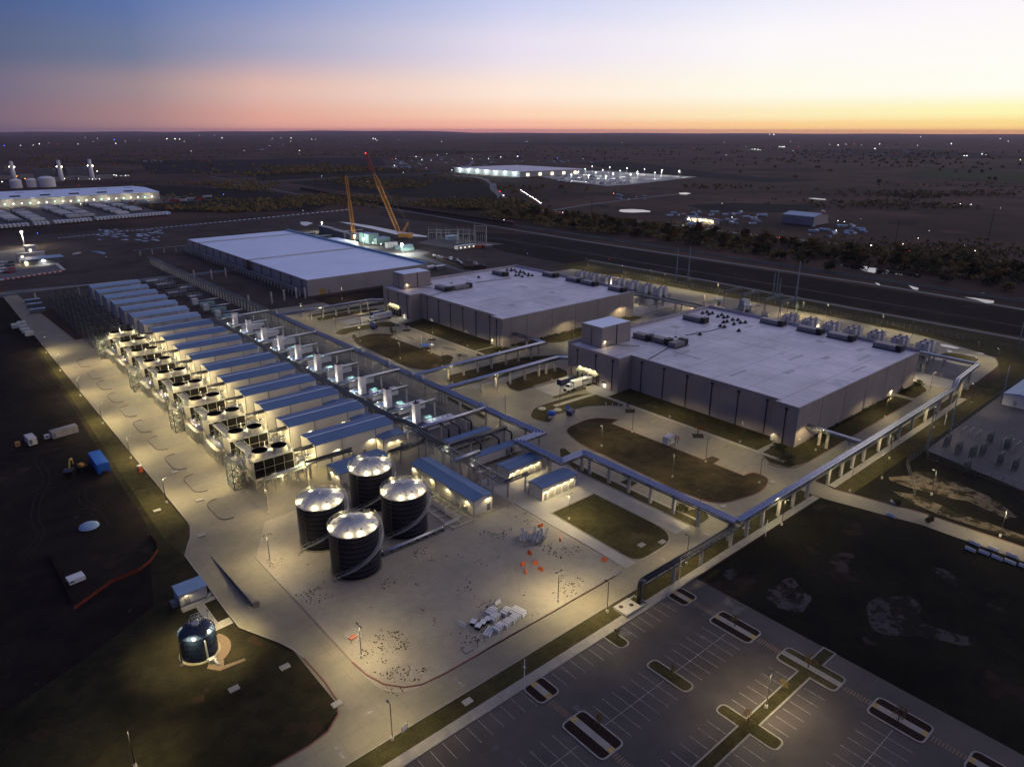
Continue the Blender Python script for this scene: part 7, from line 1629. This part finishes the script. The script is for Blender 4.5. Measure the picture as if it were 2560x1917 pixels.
# train
x0 = 549
wg = None
for i in range(40):
    y = 645+i*16.5; x = 551 if y < 900 else 551+(y-900)*.105
    if i == 0:
        t = thing('locomotive', 'dark red locomotive at the head of the freight train', 'locomotive', (551, 648, 0), PI/2); MB().box(-9, -1.6, 1.2, 9, 1.6, 4.4).done('body', mat('dull_red_paint', (.10, .015, .012), None, 1, .6), t); MB().box(5, -1.6, 4.4, 8, 1.6, 5.0).done('cab', M['rust'], t); b = MB(); b.ball(8.6, 0, 4.8, .35); b.done('head_lamp', M['litwhite'], t); continue
    if wg is None:
        b = MB(); b.box(-7.4, -1.5, 1.1, 7.4, 1.5, 3.4); b.box(-5.5, -1.1, .2, -3.8, 1.1, 1.1); b.box(3.8, -1.1, .2, 5.5, 1.1, 1.1); b.box(-7, -1.2, 3.4, -2.5, 1.2, 4.2, 1); b.box(1.5, -1.2, 3.4, 6, 1.2, 4.0, 1)
        wg = b.done('rail_wagon', [M['rust'], M['wood']], None, (x, y, 0), label='rusty open wagon in the long dark freight train', cat='rail wagon', group='wagons of the freight train'); wg.rotation_euler = (0, 0, PI/2); continue
    copy_of(wg, (x, y, 0), PI/2+(0 if y < 900 else -.1))
# vehicles with lit lamps on the highway
def fcar(lab, x, y, rz, m):
    t = vehicle(lab, x, y, rz, m, 'cars on the highway', name='moving_car'); b = MB(); b.ball(-2.4, .6, .8, .35); b.ball(-2.4, -.6, .8, .35); b.done('headlight', M['litwhite'], t); b = MB(); b.ball(2.4, .6, .9, .38); b.ball(2.4, -.6, .9, .38); b.done('tail_light', M['litred'], t); return t
fc = fcar('car with lit lamps on the distant highway, first from the right', 708, 150, PI/2, 'slate')
for i, (x, y, rz) in enumerate(((704, 262, -PI/2), (712, 300, PI/2), (693, 380, PI/2), (699, 505, -PI/2), (688, 575, -PI/2), (690, 640, PI/2), (689, 700, PI/2), (697, 800, PI/2), (728, 860, 1), (800, 955, 1), (845, 1020, -2))): copy_of(fc, (x, y, 0), rz, label='car with lit lamps on the distant highway, %s from the right' % ORD[i+1])
for i in range(14):
    x, y = T(2, 0, (75+i*13, 608+i*8.5+random.uniform(-3, 3)))[0]
    copy_of(fc, (x, y, 0), 1.0, label='car with lit lamps in the queue on the side road beyond the highway', group='queue of cars on the side road')
# ------------------------------------------------------------------ lights of the far plain
FL = [(0,0,340,212,1),(0,0,180,225,0),(0,0,287,222,0),(0,0,418,203,0),(0,0,498,213,3),(0,0,672,213,0),(0,0,735,158,0),(0,0,838,162,0),(0,0,805,192,0),(0,0,1000,207,1),(0,0,985,175,4),(0,0,1080,190,0),(0,0,1205,176,0),(0,0,1440,168,2),(0,0,1510,168,2),(0,0,1550,170,2),(0,0,1590,190,0),(0,0,1720,186,3),(0,0,1720,136,0),(0,0,1850,136,0),(0,0,1915,160,1),(0,0,2110,175,3),(0,0,1650,276,0),(0,0,2105,270,0),(0,0,37,228,4),
 (0,0,8,488,5),(0,0,218,522,5),(0,0,148,500,5),(0,0,190,485,1),(0,0,470,468,5),(0,0,487,486,5),(0,0,625,512,5),(0,0,668,453,1),(0,0,803,442,3),(0,0,840,455,1),(0,0,742,497,0),(0,0,680,522,0),(0,0,560,520,2),(0,0,20,548,1),(0,0,295,490,3),(0,0,775,525,0),(0,0,800,525,1),(0,0,830,522,0),(0,0,860,522,1),(0,0,985,487,1),(0,0,1005,492,1),(0,0,1045,493,0),(0,0,1085,492,1),(0,0,1110,492,0),(0,0,700,745,1),(0,0,330,1003,4),(0,0,1930,660,4),(0,0,1450,828,4),(0,0,920,1210,0),(0,0,682,578,3),
 (1,0,140,162,0),(1,0,217,161,0),(1,0,303,162,1),(1,0,297,190,0),(1,0,480,170,0),(1,0,515,172,0),(1,0,118,230,0),(1,0,375,272,2),(1,0,1010,165,1),(1,0,1030,168,1),(1,0,1040,180,0),(1,0,1230,177,0),(1,0,1600,192,0),(1,0,1645,300,0),(1,0,1175,343,3),(1,0,1205,345,0),(1,0,1195,405,1),(1,0,1380,325,1),(1,0,1430,353,1),(1,0,1510,355,0),(1,0,1468,425,0),(1,0,1690,445,1),(1,0,1565,312,0),(1,0,1865,345,2),(1,0,2005,345,1),(1,0,2110,330,1),(1,0,565,497,0),(1,0,408,803,0),(1,0,967,545,0),(1,0,1270,466,0),
 (2,0,45,325,4),(2,0,50,320,1),(2,0,390,340,4),(2,0,613,342,0),(2,0,120,192,0),(2,0,133,190,0),(2,0,947,198,0),(2,0,1570,245,3),(2,0,1540,120,0),(2,0,1700,125,0),(2,0,1757,122,0),(2,0,1905,126,0),(2,0,1830,198,0),(2,0,2015,238,0),(2,0,2045,260,0),(2,0,2070,262,1),(2,0,2095,260,1),(2,0,2122,262,1),(2,0,2140,266,0),(2,0,1847,311,0),(2,0,1928,360,3),(2,0,135,1182,4),(2,0,875,650,5),(2,0,1895,862,1),(2,0,1483,832,3),(2,0,835,1233,3),(2,0,1810,738,0),
 (3,0,15,127,1),(3,0,50,128,1),(3,0,193,193,0),(3,0,100,237,1),(3,0,120,238,1),(3,0,138,238,1),(3,0,262,236,3),(3,0,304,236,3),(3,0,215,275,0),(3,0,533,216,0),(3,0,602,214,0),(3,0,605,224,1),(3,0,672,213,0),(3,0,735,214,3),(3,0,745,214,3),(3,0,805,222,0),(3,0,962,214,1),(3,0,922,254,1),(3,0,1290,224,0),(3,0,1315,150,0),(3,0,1580,210,1),(3,0,1690,317,1),(3,0,1715,317,1),(3,0,1845,302,1),(3,0,1878,307,0),(3,0,1998,164,0),(3,0,2005,164,0),(3,0,2175,354,2),(3,0,1075,303,3),(3,0,1110,303,3),(3,0,2070,188,0),(3,0,600,893,1),(3,0,655,901,1),(3,0,585,978,1),(3,0,120,988,0),(3,0,1655,743,1),(3,0,1747,748,1),(3,0,1290,1047,2),(3,0,1160,1098,2),(3,0,1780,1158,2),(3,0,1690,1112,0),(3,0,2000,780,0),(3,0,1385,980,0),(3,0,797,878,0)]
LM = ('litwhite', 'litwhite', 'lit', 'litred', 'litblue', 'litorange'); LN = ('small white', 'bright white', 'warm yellow', 'small red', 'small blue', 'bright orange')
lp = {}
for c, r, px, py, k in FL:
    x, y = T(c, r, (px, py))[0]; d = math.hypot(x, y); 
    if k not in lp:
        b = MB(); b.ball(0, 0, 1.0, 1.0); b.box(-.1, -.1, -2, .1, .1, 0); lp[k] = o = b.done('distant_light', M[LM[k]], None, (x, y, 3), label=LN[k]+' light shining on the distant plain', cat='distant light', group=LN[k]+' lights on the plain'); o['group'] = LN[k]+' lights on the plain'
    else: o = copy_of(lp[k], (x, y, 3))
    s = min(d*(.00013 if k in (0, 3) else .00025), 14); o.scale = (s, s, s)
# ------------------------------------------------------------------ trees
def crown(b, cx, cy, cz, rx, rz, n, sz, m=0, rnd_=random):
    L5 = [(rnd_.uniform(-.6, .6)*rx, rnd_.uniform(-.6, .6)*rx, rnd_.uniform(-.5, .7)*rz, rnd_.uniform(.35, .6)) for _ in range(6)]
    for i in range(n):
        lx, ly, lz, lr = L5[i % 6]
        while True:
            u = Vector((rnd_.uniform(-1, 1), rnd_.uniform(-1, 1), rnd_.uniform(-1, 1)))
            if .25 < u.length < 1: break
        p = Vector((cx+lx+u.x*rx*lr, cy+ly+u.y*rx*lr, cz+lz+u.z*rz*lr)); a = Vector((rnd_.gauss(0, 1), rnd_.gauss(0, 1), rnd_.gauss(0, .7))).normalized()*sz; c = a.orthogonal().normalized()*sz*rnd_.uniform(.5, 1)
        b.face([p-a, p+c, p+a*.9, p-c*.8], m if rnd_.random() < .75 else m+1 if False else m)
def trunk(b, h, r, limbs=5, m=0):
    b.cyl(0, 0, 0, h, r, r*.5, 6, m)
    for i in range(limbs): a = 2.4*i; z = h*(.55+.09*i); b.tube([(0, 0, z), (math.cos(a)*h*.25, math.sin(a)*h*.25, z+h*.3)], r*.3, 4, m)
def tree(label, x, y, h, rx, leaf, n=160, sz=.3, grp=None, name='tree', th=.35):
    t = thing(name, label, 'tree', (x, y, 0), 0, grp); b = MB(); trunk(b, h*th+.4, h*.03+.04); b.done('trunk', M['bark'], t); b = MB(); crown(b, 0, 0, h*(.5+th*.4), rx, h*.42, n, sz); b.done('crown', M[leaf], t); return t
tree('round dark conifer beside the middle car park', 194, 326.3, 5.2, 1.9, 'leafdark', 420, .3, th=.05); tree('small dark conifer at the left end of the middle island', 173.2, 330.8, 3.0, 1.3, 'leafdark', 260, .25, th=.05)
for lab, x, y, h, rx, lf in (('rust-red young tree in the nearest car park', 207.4, 136.9, 4.6, 1.6, 'leafred'), ('bare reddish young tree behind the white shed', 195, 136.6, 3.4, 1.3, 'leafred'), ('dark young tree on the diamond island of the nearest car park', 207.6, 170.3, 3.2, 1.1, 'leafdark'), ('dark small tree at the diamond island of the middle car park', 206.6, 331.8, 3, 1, 'leafdark'),
    ('dark small tree at the right end of the middle island', 178.5, 265, 3, 1, 'leafdark'), ('dark small tree beside the crossing bridge at the middle lot', 194.6, 265.6, 3.2, 1.2, 'leafdark'), ('brown young tree under the main bridge parking strip', 159, 129, 3.2, 1.5, 'leafolive'),
    ('bare brown tree on the grass island at the parking lot edge', 101.1, 82.0, 2.6, .8, 'leafolive'), ('bare tree on the right crosswalk island', 124.0, 67.4, 3, .9, 'leafolive'), ('orange-brown tree on the left crosswalk island', 79.6, 67.6, 3.2, .9, 'leaforange'), ('bare tree on the middle grass island', 101, 67.4, 2.6, .8, 'leafolive'),
    ('orange-brown tree at the end of the grass divider', 101.5, 50, 3.2, 1.5, 'leaforange'), ('orange-brown tree where the grass divider meets the cross island', 124.3, 50.2, 3.4, 1.4, 'leaforange'), ('small bare tree midway along the grass divider', 114, 50.1, 2.8, 1.2, 'leafolive'), ('reddish tree on the lowest crosswalk island', 123.9, 32, 3, 1.3, 'leafolive'),
    ('small dark tree on the lawn corner by the nearest hall', 214.5, 107, 3.0, 1.0, 'leafdark')):
    tree(lab, x, y, h, rx, lf, 150, .16)
b = MB()
for i in range(420):
    for (x0, y0, x1, y1) in (((232, 106.6, 300, 107.8),) if i % 2 else ((228, 265.8, 320, 267.2),)):
        crown(b, random.uniform(x0, x1), random.uniform(y0, y1), .6, .7, .6, 10, .25)
b.done('hedge', M['leafdark'], None, (0, 0, 0), label='low dark shrub strip at the foot of the data hall walls', cat='shrubs', kind='stuff')
for lab, x, y, w_ in (('round dark shrub at the end of the small parking strip', 158.2, 106.7, 2.4), ('dark shrubs at the right corner of the nearest hall', 219, 111, 3), ('dark shrubs on the lawn corner below the nearest hall', 211, 103.4, 3), ('dark shrub bed at the far end of the nearest hall, left', 312, 106.5, 3.2), ('dark shrub bed at the far end of the nearest hall, right', 326, 106.5, 2.6), ('dark shrubs at the right corner of the middle hall', 219.5, 266, 3), ('dark tangled shrub beside the right-hand road', 209.2, 67.6, 1.6), ('dark low shrub at the edge of the right-hand road', 205, 57, 1.4)):
    b = MB(); crown(b, 0, 0, .9, w_, 1.2, 300, .3); b.done('shrub', M['leafdark'], None, (x, y, .1), label=lab, cat='shrub', group='dark shrubs')
TR = []
for i, (lf, h, rx) in enumerate((('leafolive', 9, 5), ('leafdark', 8, 5.5), ('leaforange', 8, 4.2), ('leafolive', 6, 4.5), ('leafdark', 6, 5), ('leaforange', 10, 4.6))):
    b = MB(); trunk(b, h*.4, .25, 3, 1); crown(b, 0, 0, h*.52, rx, h*.46, 230, .75, 0)
    nm = {'leafolive': 'olive', 'leafdark': 'dark green', 'leaforange': 'autumn orange'}[lf]
    TR.append((b, lf, nm))
TO = [b.done('scrub_tree', [M[lf], M['bark']], None, (0, 0, 0), label=nm+' scrub tree in the woodland belt beyond the railway', cat='tree', group=nm+' scrub trees of the belt') for b, lf, nm in TR]
placed = [0]*6
def puttree(x, y, s=None, w_=None):
    k = random.choices(range(6), w_ or (5, 5, 2, 4, 4, 1))[0]; s = s or random.uniform(.7, 1.25)
    if not placed[k]: o = TO[k]; o.location = (x, y, 0); placed[k] = 1
    else: o = copy_of(TO[k], (x, y, 0), random.uniform(0, 6))
    o.scale = (s, s, s*random.uniform(.8, 1.15))
for i in range(285):
    u = i/285; y = 100+640*u**1.25; w_ = random.random()
    x = 585+w_*85 if y > 330 else 600+w_*80+(0 if random.random() < .8 else -45)
    if y < 300 and 572 < x < 602 and y > 200: x += 35
    puttree(x, y, random.uniform(.8, 1.4))
for k in range(6):
    if not placed[k]: puttree(600+k*10, 400)
# the farther, thinner woodland reads as one mass
b = MB(); rr = random.Random(5)
from mathutils import noise as mnoise
def mass(c, r, px0, py0, px1, py1, n, h, sz):
    for _ in range(n*2):
        ex, ey = (px1-px0), (py1-py0)
        px_, py_ = rr.gauss((px0+px1)/2, ex*.36), rr.gauss((py0+py1)/2, ey*.34)
        x, y = T(c, r, (px_, max(py_, 215)))[0]
        if mnoise.noise(Vector((x*.006, y*.004, 3.1))) < -.02 or math.hypot(x, y) > 9000: continue
        if x < 520 and y < 900: continue
        hh = h*rr.uniform(.5, 1.2)
        for q in range(5):
            a = Vector((rr.gauss(0, 1), rr.gauss(0, 1), rr.gauss(0, 1))).normalized()*sz; c2 = a.orthogonal().normalized()*sz*.8; p = Vector((x+rr.uniform(-3, 3), y+rr.uniform(-3, 3), rr.uniform(.3, 1)*hh)); b.face([p-a, p+c2, p+a, p-c2], rr.choice((0, 0, 1, 1, 2)))
mass(1, 0, 0, 590, 900, 760, 600, 4, 2.0); mass(1, 0, 250, 500, 1900, 690, 900, 4, 2.4); mass(0, 0, 1500, 760, 2208, 860, 400, 4, 2.0); mass(0, 0, 1400, 560, 2208, 660, 420, 4, 2.4); mass(1, 0, 0, 415, 1000, 490, 600, 6, 4); mass(1, 0, 1600, 705, 2208, 800, 500, 6, 2.4)
mass(2, 0, 0, 560, 2208, 600, 90, 5, 3); mass(3, 0, 700, 600, 2208, 760, 420, 4, 2); mass(3, 0, 0, 1080, 2208, 1230, 300, 4, 1.6); mass(3, 0, 700, 1330, 2208, 1650, 500, 2.6, 1.2); mass(2, 0, 1600, 1330, 1740, 1370, 60, 4, 1.2); mass(1, 0, 0, 250, 2208, 330, 300, 5, 4); mass(2, 0, 0, 200, 2208, 330, 260, 5, 5); mass(3, 0, 0, 220, 2208, 420, 300, 5, 5); mass(0, 0, 0, 230, 2208, 420, 300, 5, 4)
for _ in range(3600):
    y = 60+720*rr.random()**1.2; x = rr.uniform(575, 690) if y > 330 else rr.uniform(604, 700)
    if mnoise.noise(Vector((x*.02, y*.012, 1.0))) < -.25: continue
    for q in range(4):
        a = Vector((rr.gauss(0, 1), rr.gauss(0, 1), rr.gauss(0, 1))).normalized()*1.5; c2 = a.orthogonal().normalized()*1.3; p = Vector((x+rr.uniform(-2, 2), y+rr.uniform(-2, 2), rr.uniform(.3, 3.4))); b.face([p-a, p+c2, p+a, p-c2], rr.choice((0, 1, 1, 1, 2)))
b.done('woodland', [M['leafdark'], M['leafolive'], M['leaforange']], kind='stuff', label='sparse dark scrub woodland over the distant plain', cat='woodland')
# ------------------------------------------------------------------ haze
hz = MB().box(-27500, -27500, -1.2, 27500, 27500, 128).done('haze', [], kind='stuff', label='thin violet evening haze over the plain', cat='haze')
hm = bpy.data.materials.new('evening_haze'); hm.use_nodes = True; t_ = hm.node_tree; t_.nodes.clear()
o_ = t_.nodes.new('ShaderNodeOutputMaterial'); v_ = t_.nodes.new('ShaderNodeVolumePrincipled'); t_.links.new(v_.outputs[0], o_.inputs['Volume'])
v_.inputs['Color'].default_value = (.92, .70, .88, 1); v_.inputs['Density'].default_value = 0.000022; v_.inputs['Anisotropy'].default_value = .2
hz.data.materials.append(hm)
for o in list(COL.objects):
    if o.name.startswith('lamp_post') and o.get('label') == '-': bpy.data.objects.remove(o)
